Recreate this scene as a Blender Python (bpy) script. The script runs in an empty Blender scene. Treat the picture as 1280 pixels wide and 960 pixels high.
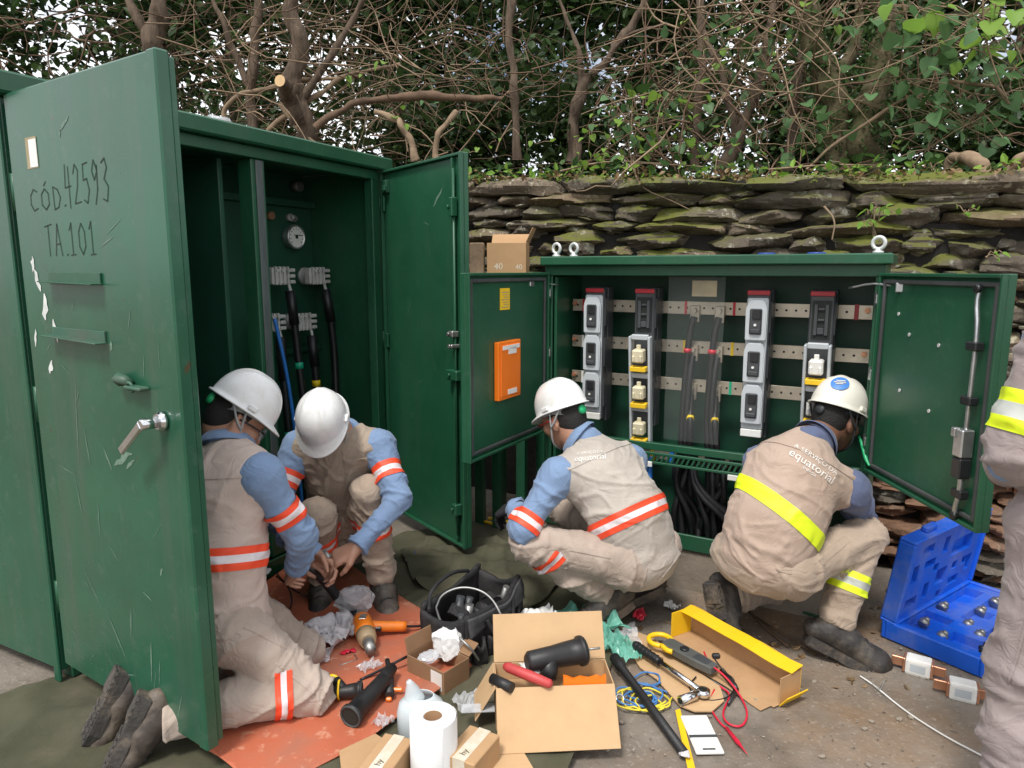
import bpy, bmesh, math, random
import numpy as np
from mathutils import Vector, Matrix, Quaternion
from mathutils.bvhtree import BVHTree

random.seed(7)
RNG = np.random.default_rng(7)
SC = bpy.context.scene
COL = SC.collection
R = math.radians

# ---------------------------------------------------------------- camera, sky, sun, exposure
EYE = 1.5
PITCH = math.atan(142 / 880)
cam = bpy.data.cameras.new('camera')
cam.sensor_width = 36
cam.lens = 36 * 880 / 1280
cam.clip_start = 0.05
cam.clip_end = 500
cam_ob = bpy.data.objects.new('camera', cam)
COL.objects.link(cam_ob)
cam_ob.location = (0, 0, EYE)
cam_ob.rotation_euler = (math.pi / 2 - PITCH, 0, 0)
SC.camera = cam_ob

SUN_EL, SUN_AZ = R(60), R(205)          # azimuth clockwise from +Y: behind the camera, a little to its left
world = bpy.data.worlds.new('World')
SC.world = world
world.use_nodes = True
wn = world.node_tree
wn.nodes.clear()
w_out = wn.nodes.new('ShaderNodeOutputWorld')
w_bg = wn.nodes.new('ShaderNodeBackground')
w_sky = wn.nodes.new('ShaderNodeTexSky')
w_sky.sky_type = 'NISHITA'
w_sky.sun_disc = False
w_sky.sun_elevation = SUN_EL
w_sky.sun_rotation = SUN_AZ
w_sky.dust_density = 3.0
w_sky.air_density = 1.0
# broken white cloud over the blue
w_tc = wn.nodes.new('ShaderNodeTexCoord')
w_noise = wn.nodes.new('ShaderNodeTexNoise')
w_noise.inputs['Scale'].default_value = 2.6
w_noise.inputs['Detail'].default_value = 6
w_ramp = wn.nodes.new('ShaderNodeValToRGB')
w_ramp.color_ramp.elements[0].position = 0.36
w_ramp.color_ramp.elements[1].position = 0.52
w_mix = wn.nodes.new('ShaderNodeMix')
w_mix.data_type = 'RGBA'
w_mix.inputs[7].default_value = (11.5, 11.7, 12.0, 1)
wn.links.new(w_tc.outputs['Generated'], w_noise.inputs['Vector'])
wn.links.new(w_noise.outputs['Fac'], w_ramp.inputs['Fac'])
wn.links.new(w_ramp.outputs['Color'], w_mix.inputs['Factor'])
wn.links.new(w_sky.outputs['Color'], w_mix.inputs[6])
wn.links.new(w_mix.outputs[2], w_bg.inputs['Color'])
w_bg.inputs['Strength'].default_value = 0.085
wn.links.new(w_bg.outputs['Background'], w_out.inputs['Surface'])

sun = bpy.data.lights.new('sun', 'SUN')
sun.energy = 2.1
sun.angle = R(12)
sun.color = (1.0, 0.96, 0.9)
sun_ob = bpy.data.objects.new('sun', sun)
COL.objects.link(sun_ob)
sd = Vector((math.sin(SUN_AZ) * math.cos(SUN_EL), math.cos(SUN_AZ) * math.cos(SUN_EL), math.sin(SUN_EL)))
sun_ob.rotation_euler = (-sd).to_track_quat('-Z', 'Y').to_euler()
sun_ob.location = (0, 0, 8)

SC.view_settings.view_transform = 'Standard'
SC.view_settings.look = 'None'
SC.view_settings.exposure = 0.58
SC.cycles.max_bounces = 6
SC.cycles.diffuse_bounces = 3
SC.cycles.glossy_bounces = 3
SC.cycles.transparent_max_bounces = 8
SC.view_settings.gamma = 1
SC.view_settings.use_curve_mapping = False

# ---------------------------------------------------------------- materials
MATS = {}


def nd(nt, kind, **kw):
    n = nt.nodes.new(kind)
    for k, v in kw.items():
        n.inputs[k].default_value = v
    return n


def mat(name, col, rough=0.6, metal=0.0, var=0.25, vscale=6.0, bump=0.0, bscale=60.0, dirt=None, dirt_amt=0.0,
        dirt_scale=3.0, spec=0.5, alpha=1.0, trans=0.0, sss=0.0, coat=0.0, stretch=None, rvar=0.12, speck=None, speck_amt=0.0, speck_scale=40, sheen=0.0):
    """Principled material: base colour varied by noise, dirt patches, flecks, fine bump (object coordinates)."""
    m = bpy.data.materials.new(name)
    m.use_nodes = True
    nt = m.node_tree
    b = nt.nodes['Principled BSDF']
    L = nt.links.new
    tc = nt.nodes.new('ShaderNodeTexCoord')
    vec = tc.outputs['Object']
    if stretch:
        mp = nt.nodes.new('ShaderNodeMapping')
        mp.inputs['Scale'].default_value = stretch
        L(vec, mp.inputs['Vector'])
        vec = mp.outputs['Vector']
    n1 = nd(nt, 'ShaderNodeTexNoise', Scale=vscale, Detail=4.0, Roughness=0.66)
    L(vec, n1.inputs['Vector'])
    ramp = nt.nodes.new('ShaderNodeValToRGB')
    c = np.array(col[:3])
    ramp.color_ramp.elements[0].position = 0.28
    ramp.color_ramp.elements[1].position = 0.72
    ramp.color_ramp.elements[0].color = (*(c * (1 - var)), 1)
    ramp.color_ramp.elements[1].color = (*np.minimum(c * (1 + var), 0.95), 1)
    L(n1.outputs['Fac'], ramp.inputs['Fac'])
    out = ramp.outputs['Color']

    def over(out, colr, amt, scale, lo, hi, det=4.5):
        n2 = nd(nt, 'ShaderNodeTexNoise', Scale=scale, Detail=det, Roughness=0.68)
        L(vec, n2.inputs['Vector'])
        r2 = nt.nodes.new('ShaderNodeMapRange')
        r2.inputs['From Min'].default_value = lo
        r2.inputs['From Max'].default_value = hi
        r2.inputs['To Max'].default_value = amt
        L(n2.outputs['Fac'], r2.inputs['Value'])
        mx = nt.nodes.new('ShaderNodeMix')
        mx.data_type = 'RGBA'
        mx.inputs[7].default_value = (*colr[:3], 1)
        L(r2.outputs['Result'], mx.inputs['Factor'])
        L(out, mx.inputs[6])
        return mx.outputs[2]
    if dirt is not None:
        out = over(out, dirt, dirt_amt, dirt_scale, 0.46, 0.66)
    if speck is not None:
        out = over(out, speck, speck_amt, speck_scale, 0.58, 0.66, 3.0)
    L(out, b.inputs['Base Color'])
    rr = nt.nodes.new('ShaderNodeMapRange')
    rr.inputs['To Min'].default_value = max(0.03, rough - rvar)
    rr.inputs['To Max'].default_value = min(1.0, rough + rvar)
    L(n1.outputs['Fac'], rr.inputs['Value'])
    L(rr.outputs['Result'], b.inputs['Roughness'])
    b.inputs['Metallic'].default_value = metal
    b.inputs['Specular IOR Level'].default_value = spec
    b.inputs['Alpha'].default_value = alpha
    b.inputs['Transmission Weight'].default_value = trans
    b.inputs['Coat Weight'].default_value = coat
    b.inputs['Sheen Weight'].default_value = sheen
    if sss:
        b.inputs['Subsurface Weight'].default_value = sss
        b.inputs['Subsurface Radius'].default_value = (0.012, 0.005, 0.003)
    if bump:
        n3 = nd(nt, 'ShaderNodeTexNoise', Scale=bscale, Detail=3.0, Roughness=0.6)
        L(vec, n3.inputs['Vector'])
        bp = nt.nodes.new('ShaderNodeBump')
        bp.inputs['Strength'].default_value = bump
        bp.inputs['Distance'].default_value = 0.01
        L(n3.outputs['Fac'], bp.inputs['Height'])
        L(bp.outputs['Normal'], b.inputs['Normal'])
    MATS[name] = m
    return m


def overlay(m, col, amt, mapping, scale, lo, hi):
    """Another layer of wear over a material's colour: drips, rust, dust patches."""
    nt = m.node_tree; L = nt.links.new; b = nt.nodes['Principled BSDF']
    src = b.inputs['Base Color'].links[0].from_socket
    tc = nt.nodes.new('ShaderNodeTexCoord'); mp = nt.nodes.new('ShaderNodeMapping'); mp.inputs['Scale'].default_value = mapping
    L(tc.outputs['Object'], mp.inputs['Vector'])
    n = nd(nt, 'ShaderNodeTexNoise', Scale=scale, Detail=4.0, Roughness=0.65); L(mp.outputs['Vector'], n.inputs['Vector'])
    r = nt.nodes.new('ShaderNodeMapRange'); r.inputs['From Min'].default_value = lo; r.inputs['From Max'].default_value = hi; r.inputs['To Max'].default_value = amt
    L(n.outputs['Fac'], r.inputs['Value'])
    mx = nt.nodes.new('ShaderNodeMix'); mx.data_type = 'RGBA'; mx.inputs[7].default_value = (*col, 1)
    L(r.outputs['Result'], mx.inputs['Factor']); L(src, mx.inputs[6]); L(mx.outputs[2], b.inputs['Base Color'])


def mat_fabric(name, col, weave=0.15, rough=0.85, crease=0.5, dirt=None, dirt_amt=0.0):
    """Cotton work cloth: mottled colour, soft creases at two scales, fine weave."""
    m = mat(name, col, rough, var=0.10, vscale=5, dirt=dirt, dirt_amt=dirt_amt, dirt_scale=4, spec=0.2, sheen=0.15)
    nt = m.node_tree
    L = nt.links.new
    b = nt.nodes['Principled BSDF']
    tc = nt.nodes.new('ShaderNodeTexCoord')
    nz = nd(nt, 'ShaderNodeTexNoise', Scale=5.0, Detail=2.0)
    L(tc.outputs['Object'], nz.inputs['Vector'])
    mx = nt.nodes.new('ShaderNodeMix')
    mx.data_type = 'RGBA'
    mx.blend_type = 'ADD'
    mx.inputs['Factor'].default_value = 0.32
    L(tc.outputs['Object'], mx.inputs[6])
    L(nz.outputs['Color'], mx.inputs[7])
    v = nd(nt, 'ShaderNodeTexNoise', Scale=11.0, Detail=3.0, Distortion=0.9)
    L(mx.outputs[2], v.inputs['Vector'])
    # ridged creases
    s = nt.nodes.new('ShaderNodeMath'); s.operation = 'SUBTRACT'; s.inputs[1].default_value = 0.5
    L(v.outputs['Fac'], s.inputs[0])
    a = nt.nodes.new('ShaderNodeMath'); a.operation = 'ABSOLUTE'
    L(s.outputs[0], a.inputs[0])
    b1 = nt.nodes.new('ShaderNodeBump')
    b1.inputs['Strength'].default_value = crease * 0.75
    b1.inputs['Distance'].default_value = 0.02
    L(a.outputs[0], b1.inputs['Height'])
    w = nd(nt, 'ShaderNodeTexNoise', Scale=420.0, Detail=2.0)
    L(tc.outputs['Object'], w.inputs['Vector'])
    b2 = nt.nodes.new('ShaderNodeBump')
    b2.inputs['Strength'].default_value = weave
    b2.inputs['Distance'].default_value = 0.002
    L(w.outputs['Fac'], b2.inputs['Height'])
    L(b1.outputs['Normal'], b2.inputs['Normal'])
    L(b2.outputs['Normal'], b.inputs['Normal'])
    return m


GREEN = (0.013, 0.084, 0.040)
mat('green_paint', GREEN, 0.38, var=0.14, vscale=3, bump=0.04, bscale=35, dirt=(0.035, 0.105, 0.062), dirt_amt=0.3, dirt_scale=2.2, speck=(0.10, 0.17, 0.13), speck_amt=0.12, speck_scale=26)
mat('green_door', (0.018, 0.096, 0.053), 0.27, var=0.25, vscale=1.6, bump=0.14, bscale=3.2, dirt=(0.030, 0.075, 0.045), dirt_amt=0.45, dirt_scale=2.0, speck=(0.12, 0.18, 0.15), speck_amt=0.14, speck_scale=16)
overlay(MATS['green_door'], (0.055, 0.095, 0.068), .6, (11, 11, .55), 1.0, .50, .72)      # rain streaks
overlay(MATS['green_door'], (0.085, 0.045, 0.022), .75, (1, 1, 1), 13.0, .69, .74)        # rust freckles
overlay(MATS['green_paint'], (0.045, 0.085, 0.058), .35, (9, 9, .8), 1.0, .52, .74)
overlay(MATS['green_paint'], (0.08, 0.045, 0.022), .7, (1, 1, 1), 15.0, .70, .75)
mat('green_worn', (0.035, 0.11, 0.07), 0.55, var=0.25, vscale=9, dirt=(0.10, 0.10, 0.075), dirt_amt=0.7, dirt_scale=7)
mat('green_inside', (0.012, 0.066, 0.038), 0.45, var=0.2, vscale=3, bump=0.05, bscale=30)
mat('recess_shade', (0.010, 0.016, 0.013), 0.7)  # near-black that paints the shade inside holes, bores and cavities
mat('black_rubber', (0.014, 0.014, 0.015), 0.5, var=0.3, bump=0.1)
mat('gasket', (0.05, 0.055, 0.055), 0.7, var=0.3)
mat('black_plastic', (0.018, 0.019, 0.021), 0.36, var=0.3)
mat('dark_grey_plastic', (0.055, 0.06, 0.065), 0.42)
mat('grey_plastic', (0.52, 0.56, 0.59), 0.4, var=0.08, dirt=(0.2, 0.2, 0.19), dirt_amt=0.3)
mat('cream_plastic', (0.66, 0.60, 0.42), 0.45, var=0.08)
mat('red_plastic', (0.36, 0.02, 0.03), 0.4)
mat('yellow_label', (0.85, 0.55, 0.02), 0.5, var=0.06)
mat('label_print', (0.06, 0.05, 0.02), 0.6)
mat('white_label', (0.78, 0.78, 0.76), 0.5, var=0.06, dirt=(0.5, 0.47, 0.4), dirt_amt=0.4)
mat('peeled_label', (0.36, 0.30, 0.18), 0.8)
mat('orange_plastic', (0.86, 0.19, 0.012), 0.35, var=0.06)
mat('tinned_copper', (0.52, 0.47, 0.38), 0.38, metal=0.75, var=0.18, vscale=14)
mat('copper', (0.60, 0.30, 0.18), 0.4, metal=0.7, var=0.2)
mat('zinc', (0.55, 0.56, 0.57), 0.35, metal=0.9, var=0.18, vscale=20)
mat('chrome', (0.72, 0.73, 0.75), 0.16, metal=1.0, var=0.08, dirt=(0.3, 0.27, 0.22), dirt_amt=0.25, dirt_scale=30)
mat('dull_steel', (0.33, 0.33, 0.32), 0.45, metal=0.8, var=0.25, vscale=20)
mat('post_grey', (0.085, 0.10, 0.10), 0.45, var=0.3, vscale=10, stretch=(6, 6, 0.6))
mat('cable_black', (0.011, 0.011, 0.013), 0.42, var=0.3, bump=0.03)
mat('tape_red', (0.62, 0.02, 0.05), 0.4)
mat('tape_yellow', (0.80, 0.55, 0.01), 0.4)
mat('tape_green', (0.01, 0.36, 0.20), 0.4)
mat('tape_blue', (0.02, 0.16, 0.52), 0.4)
mat('silicone', (0.50, 0.50, 0.48), 0.45, var=0.2, vscale=40, dirt=(0.25, 0.24, 0.2), dirt_amt=0.5, dirt_scale=20)
mat('gauge_face', (0.80, 0.80, 0.76), 0.35, var=0.04)
mat('ink', (0.012, 0.028, 0.02), 0.7, var=0.4, vscale=60)
mat('white_paint', (0.62, 0.64, 0.62), 0.6, var=0.2, vscale=20)
mat('bare_scratch', (0.13, 0.21, 0.16), 0.55, var=0.3, vscale=30)
mat('galv', (0.62, 0.63, 0.62), 0.5, metal=0.3, var=0.15)
mat('blue_case', (0.008, 0.105, 0.62), 0.42, var=0.12, vscale=6, dirt=(0.25, 0.26, 0.30), dirt_amt=0.35, dirt_scale=5)
mat('cardboard', (0.46, 0.29, 0.155), 0.82, var=0.10, vscale=4, bump=0.05, bscale=30, dirt=(0.36, 0.21, 0.11), dirt_amt=0.35, dirt_scale=5, spec=0.15)
mat('cardboard_pale', (0.54, 0.36, 0.20), 0.82, var=0.08, vscale=4, bump=0.05, bscale=30, dirt=(0.44, 0.28, 0.15), dirt_amt=0.3, dirt_scale=5, spec=0.15)
mat('cardboard_dark', (0.27, 0.16, 0.09), 0.85, var=0.12, spec=0.1)
mat('packing_tape', (0.62, 0.54, 0.42), 0.3, var=0.08, dirt=(0.75, 0.72, 0.66), dirt_amt=0.6, dirt_scale=20)
mat('yellow_card', (0.86, 0.53, 0.01), 0.5, var=0.05, dirt=(0.6, 0.36, 0.03), dirt_amt=0.25, dirt_scale=6)
mat('paper', (0.78, 0.78, 0.77), 0.8, var=0.05, spec=0.1)
mat('tissue', (0.86, 0.86, 0.86), 0.95, var=0.03, bump=0.1, bscale=120, spec=0.05)
mat('rag', (0.60, 0.58, 0.60), 0.9, var=0.25, vscale=14, dirt=(0.28, 0.24, 0.22), dirt_amt=0.6, dirt_scale=12)
mat('print_blue', (0.015, 0.06, 0.30), 0.4)
mat('olive_canvas', (0.062, 0.062, 0.034), 0.85, var=0.25, vscale=3, bump=0.15, bscale=90, dirt=(0.13, 0.11, 0.075), dirt_amt=0.55, dirt_scale=2.5)
mat('orange_mat', (0.47, 0.125, 0.062), 0.62, var=0.16, vscale=3, bump=0.10, bscale=45, dirt=(0.24, 0.13, 0.09), dirt_amt=0.6, dirt_scale=3.0, speck=(0.62, 0.33, 0.22), speck_amt=0.5, speck_scale=18)
mat('bag_black', (0.013, 0.013, 0.015), 0.75, var=0.3, vscale=20, bump=0.25, bscale=220, dirt=(0.06, 0.055, 0.05), dirt_amt=0.5, dirt_scale=5)
mat('bag_grey', (0.06, 0.062, 0.065), 0.75, var=0.3, vscale=20, bump=0.2, bscale=220)
mat('gun_orange', (0.80, 0.20, 0.012), 0.42, var=0.08, dirt=(0.35, 0.12, 0.03), dirt_amt=0.35, dirt_scale=14)
mat('gun_tan', (0.36, 0.26, 0.15), 0.5, var=0.15)
mat('meter_grey', (0.085, 0.09, 0.085), 0.5, var=0.15)
mat('meter_yellow', (0.86, 0.54, 0.015), 0.4, var=0.06)
mat('lead_red', (0.62, 0.015, 0.045), 0.4)
mat('red_handle', (0.48, 0.05, 0.05), 0.5, dirt=(0.25, 0.05, 0.05), dirt_amt=0.4)
mat('wire_yellow', (0.72, 0.60, 0.05), 0.4)
mat('wire_blue', (0.06, 0.20, 0.48), 0.4)
mat('ceramic', (0.78, 0.77, 0.73), 0.25, var=0.05)
mat('milky_plastic', (0.72, 0.80, 0.84), 0.35, var=0.06, alpha=0.72)
mat('teal_film', (0.16, 0.46, 0.36), 0.3, var=0.15, alpha=0.8)
mat('clear_film', (0.70, 0.72, 0.75), 0.15, var=0.2, vscale=20, alpha=0.46, spec=0.8)
mat('acrylic', (0.40, 0.44, 0.42), 0.05, var=0.1, alpha=0.05, spec=0.9, rvar=0.02)
mat('helmet_white', (0.80, 0.81, 0.81), 0.28, var=0.03, dirt=(0.56, 0.53, 0.47), dirt_amt=0.45, dirt_scale=9, coat=0.2)
mat('helmet_cream', (0.78, 0.76, 0.68), 0.32, var=0.04, dirt=(0.5, 0.46, 0.38), dirt_amt=0.35, dirt_scale=6, coat=0.15)
mat('strap_grey', (0.34, 0.36, 0.36), 0.6)
mat('strap_dark', (0.03, 0.033, 0.036), 0.55)
mat('ratchet_green', (0.02, 0.42, 0.16), 0.4)
mat('logo_blue', (0.06, 0.22, 0.62), 0.4, var=0.1)
mat('skin_tan', (0.40, 0.21, 0.14), 0.5, var=0.10, vscale=25, bump=0.06, bscale=220, sss=0.12)
mat('skin_brown', (0.20, 0.095, 0.06), 0.5, var=0.10, vscale=25, bump=0.06, bscale=220, sss=0.1)
mat('hair_black', (0.012, 0.010, 0.009), 0.6, var=0.5, vscale=90, bump=0.6, bscale=260)
mat('eye_white', (0.7, 0.68, 0.65), 0.2)
mat('lens_clear', (0.55, 0.6, 0.62), 0.08, alpha=0.3, spec=0.9)
mat('glasses_red', (0.5, 0.04, 0.03), 0.3)
mat('boot_black', (0.030, 0.027, 0.025), 0.55, var=0.35, vscale=12, bump=0.15, bscale=80, dirt=(0.17, 0.14, 0.11), dirt_amt=0.75, dirt_scale=7)
mat('boot_sole', (0.045, 0.04, 0.036), 0.75, var=0.3, vscale=15, bump=0.5, bscale=45, dirt=(0.20, 0.155, 0.115), dirt_amt=0.8, dirt_scale=8)
mat('boot_brown', (0.045, 0.034, 0.028), 0.6, var=0.3, vscale=12, bump=0.2, bscale=80, dirt=(0.20, 0.16, 0.12), dirt_amt=0.7, dirt_scale=7)
mat('refl_silver', (0.72, 0.66, 0.68), 0.5, var=0.08, vscale=30, bump=0.1, bscale=300)
mat('refl_orange', (0.86, 0.075, 0.025), 0.55, var=0.05)
mat('refl_yellow', (0.74, 0.90, 0.02), 0.55, var=0.05)
mat('refl_grey', (0.46, 0.48, 0.44), 0.5, var=0.08)
mat('print_white', (0.74, 0.72, 0.68), 0.8, var=0.15, vscale=60)
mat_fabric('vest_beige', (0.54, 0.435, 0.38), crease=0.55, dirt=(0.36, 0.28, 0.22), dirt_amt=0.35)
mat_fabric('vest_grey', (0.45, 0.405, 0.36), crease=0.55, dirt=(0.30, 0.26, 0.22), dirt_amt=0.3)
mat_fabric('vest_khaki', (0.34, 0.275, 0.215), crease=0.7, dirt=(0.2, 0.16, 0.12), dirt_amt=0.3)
mat_fabric('shirt_rose', (0.44, 0.335, 0.27), crease=0.6, dirt=(0.34, 0.25, 0.19), dirt_amt=0.35)
mat_fabric('shirt_blue', (0.19, 0.275, 0.43), crease=0.65, dirt=(0.11, 0.17, 0.30), dirt_amt=0.3)
mat_fabric('shirt_slate', (0.11, 0.135, 0.23), crease=0.6)
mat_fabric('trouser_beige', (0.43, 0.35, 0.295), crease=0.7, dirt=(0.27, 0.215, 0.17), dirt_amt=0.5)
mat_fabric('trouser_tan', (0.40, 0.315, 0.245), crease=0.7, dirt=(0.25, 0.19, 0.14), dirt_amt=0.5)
mat_fabric('trouser_mauve', (0.31, 0.26, 0.255), crease=0.7, dirt=(0.25, 0.2, 0.18), dirt_amt=0.4)
mat('glove_black', (0.015, 0.015, 0.018), 0.8)
mat('bark', (0.115, 0.085, 0.062), 0.9, var=0.45, vscale=9, bump=0.9, bscale=28, stretch=(3, 3, 0.7), spec=0.15)
mat('bark_mossy', (0.12, 0.10, 0.06), 0.9, var=0.45, vscale=9, bump=0.9, bscale=26, dirt=(0.05, 0.075, 0.02), dirt_amt=0.75, dirt_scale=6, spec=0.15)
mat('twig_tan', (0.25, 0.18, 0.12), 0.85, var=0.4, vscale=7, bump=0.3, bscale=60, spec=0.15)
mat('twig_brown', (0.135, 0.088, 0.06), 0.85, var=0.45, vscale=7, bump=0.3, bscale=60, spec=0.15)
mat('cut_wood', (0.62, 0.42, 0.22), 0.8, var=0.12, vscale=30)
mat('litter', (0.10, 0.07, 0.045), 0.95, var=0.5, vscale=14, bump=0.8, bscale=30, dirt=(0.05, 0.07, 0.02), dirt_amt=0.5, dirt_scale=3)
mat('gap_shade', (0.016, 0.014, 0.012), 0.95, var=0.4, vscale=12, bump=0.8, bscale=25)  # darkened so the gaps between stones read as deep shade
mat('concrete', (0.26, 0.22, 0.175), 0.9, var=0.2, vscale=8, bump=0.3, bscale=60)


def mat_leaf(name, c1, c2, translucency=0.25, rough=0.5, scale=3.0):
    m = bpy.data.materials.new(name)
    m.use_nodes = True
    nt = m.node_tree
    L = nt.links.new
    b = nt.nodes['Principled BSDF']
    g = nt.nodes.new('ShaderNodeNewGeometry')
    ramp = nt.nodes.new('ShaderNodeValToRGB')
    ramp.color_ramp.elements[0].color = (*c1, 1)
    ramp.color_ramp.elements[1].color = (*c2, 1)
    L(g.outputs['Random Per Island'], ramp.inputs['Fac'])
    L(ramp.outputs['Color'], b.inputs['Base Color'])
    b.inputs['Roughness'].default_value = rough
    b.inputs['Specular IOR Level'].default_value = 0.35
    tr = nt.nodes.new('ShaderNodeBsdfTranslucent')
    L(ramp.outputs['Color'], tr.inputs['Color'])
    mx = nt.nodes.new('ShaderNodeMixShader')
    mx.inputs['Fac'].default_value = translucency
    out = nt.nodes['Material Output']
    L(b.outputs['BSDF'], mx.inputs[1])
    L(tr.outputs['BSDF'], mx.inputs[2])
    L(mx.outputs['Shader'], out.inputs['Surface'])
    MATS[name] = m
    return m


mat_leaf('leaf_dark', (0.014, 0.032, 0.010), (0.052, 0.095, 0.024), 0.32)
mat_leaf('leaf_mid', (0.035, 0.085, 0.022), (0.09, 0.17, 0.045), 0.35)
mat_leaf('leaf_vine', (0.085, 0.19, 0.075), (0.19, 0.33, 0.13), 0.4)
mat_leaf('leaf_bright', (0.17, 0.34, 0.045), (0.32, 0.50, 0.09), 0.45)
mat_leaf('leaf_dry', (0.16, 0.10, 0.05), (0.30, 0.20, 0.10), 0.2)
mat_leaf('leaf_lime', (0.20, 0.36, 0.05), (0.34, 0.50, 0.10), 0.5)
mat_leaf('moss', (0.05, 0.075, 0.012), (0.13, 0.16, 0.03), 0.1, 0.9)
mat_leaf('grit', (0.10, 0.085, 0.07), (0.38, 0.34, 0.29), 0.0, 0.9)


def mat_ground():
    m = mat('dirt_ground', (0.21, 0.182, 0.152), 0.92, var=0.34, vscale=2.4, bump=0.55, bscale=38, dirt=(0.225, 0.135, 0.07), dirt_amt=0.75, dirt_scale=1.1,
            speck=(0.36, 0.32, 0.27), speck_amt=0.5, speck_scale=55, spec=0.2)
    return m


mat_ground()
overlay(MATS['dirt_ground'], (0.10, 0.085, 0.07), .7, (1, 1, 1), 1.7, .50, .66)      # damp stains


def mat_stone():
    """Schist: each stone its own tone, lichen flecks, moss on top faces (the growth itself, not shade)."""
    m = mat('stone', (0.168, 0.145, 0.116), 0.88, var=0.5, vscale=7, bump=0.9, bscale=30, dirt=(0.085, 0.07, 0.055), dirt_amt=0.7, dirt_scale=4,
            speck=(0.42, 0.43, 0.36), speck_amt=0.75, speck_scale=17, spec=0.2)
    nt = m.node_tree
    L = nt.links.new
    b = nt.nodes['Principled BSDF']
    src = b.inputs['Base Color'].links[0].from_socket
    oi = nt.nodes.new('ShaderNodeObjectInfo')
    rp = nt.nodes.new('ShaderNodeValToRGB')
    els = rp.color_ramp.elements
    els[0].color = (0.75, 0.72, 0.70, 1)
    els[1].color = (1.3, 1.12, 0.95, 1)
    e = els.new(0.5); e.color = (1.0, 1.0, 1.0, 1)
    L(oi.outputs['Random'], rp.inputs['Fac'])
    mu = nt.nodes.new('ShaderNodeMix'); mu.data_type = 'RGBA'; mu.blend_type = 'MULTIPLY'
    mu.inputs['Factor'].default_value = 1
    L(src, mu.inputs[6]); L(rp.outputs['Color'], mu.inputs[7])
    # moss: upward faces of some patches
    g = nt.nodes.new('ShaderNodeNewGeometry')
    sx = nt.nodes.new('ShaderNodeSeparateXYZ')
    L(g.outputs['Normal'], sx.inputs[0])
    nz = nd(nt, 'ShaderNodeTexNoise', Scale=1.8, Detail=5.0)
    L(g.outputs['Position'], nz.inputs['Vector'])
    ad = nt.nodes.new('ShaderNodeMath'); ad.operation = 'MULTIPLY_ADD'
    ad.inputs[1].default_value = 0.35
    L(sx.outputs['Z'], ad.inputs[0]); L(nz.outputs['Fac'], ad.inputs[2])
    mr = nt.nodes.new('ShaderNodeMapRange')
    mr.inputs['From Min'].default_value = 0.68; mr.inputs['From Max'].default_value = 0.92
    L(ad.outputs[0], mr.inputs['Value'])
    # moss only grows on the upper courses
    sp = nt.nodes.new('ShaderNodeSeparateXYZ'); L(g.outputs['Position'], sp.inputs[0])
    mz = nt.nodes.new('ShaderNodeMapRange'); mz.inputs['From Min'].default_value = 0.9; mz.inputs['From Max'].default_value = 1.6
    L(sp.outputs['Z'], mz.inputs['Value'])
    mm = nt.nodes.new('ShaderNodeMath'); mm.operation = 'MULTIPLY'
    L(mr.outputs['Result'], mm.inputs[0]); L(mz.outputs['Result'], mm.inputs[1])
    mx = nt.nodes.new('ShaderNodeMix'); mx.data_type = 'RGBA'
    mx.inputs[7].default_value = (0.12, 0.13, 0.028, 1)
    L(mm.outputs[0], mx.inputs['Factor']); L(mu.outputs[2], mx.inputs[6])
    L(mx.outputs[2], b.inputs['Base Color'])


mat_stone()
mat('stone_red', (0.24, 0.135, 0.085), 0.9, var=0.5, vscale=6, bump=0.9, bscale=30, dirt=(0.11, 0.08, 0.06), dirt_amt=0.7, dirt_scale=4, speck=(0.34, 0.26, 0.19), speck_amt=0.5, speck_scale=14, spec=0.2)

# ---------------------------------------------------------------- mesh helpers


def link(name, me, m, parent=None, smooth=False, loc=None, rot=None):
    if isinstance(me, bmesh.types.BMesh):
        bm = me
        me = bpy.data.meshes.new(name)
        bm.normal_update()
        bm.to_mesh(me)
        bm.free()
    ms = m if isinstance(m, (list, tuple)) else [m]
    if not me.materials:
        for x in ms:
            me.materials.append(MATS[x])
    if smooth:
        me.polygons.foreach_set('use_smooth', [True] * len(me.polygons))
    o = bpy.data.objects.new(name, me)
    COL.objects.link(o)
    if parent is not None:
        o.parent = parent
    if loc is not None:
        o.location = loc
    if rot is not None:
        o.rotation_euler = rot
    return o


def tag(o, label=None, cat=None, group=None, kind=None):
    if label: o['label'] = label
    if cat: o['category'] = cat
    if group: o['group'] = group
    if kind: o['kind'] = kind
    return o


def empty(name, loc=(0, 0, 0), rz=0.0, label=None, cat=None, group=None):
    o = bpy.data.objects.new(name, None)
    COL.objects.link(o)
    o.location = loc
    o.rotation_euler = (0, 0, rz)
    o.empty_display_size = 0.1
    return tag(o, label, cat, group)


def T(loc=(0, 0, 0), rx=0, ry=0, rz=0):
    return Matrix.Translation(loc) @ Matrix.Rotation(rz, 4, 'Z') @ Matrix.Rotation(ry, 4, 'Y') @ Matrix.Rotation(rx, 4, 'X')


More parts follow.
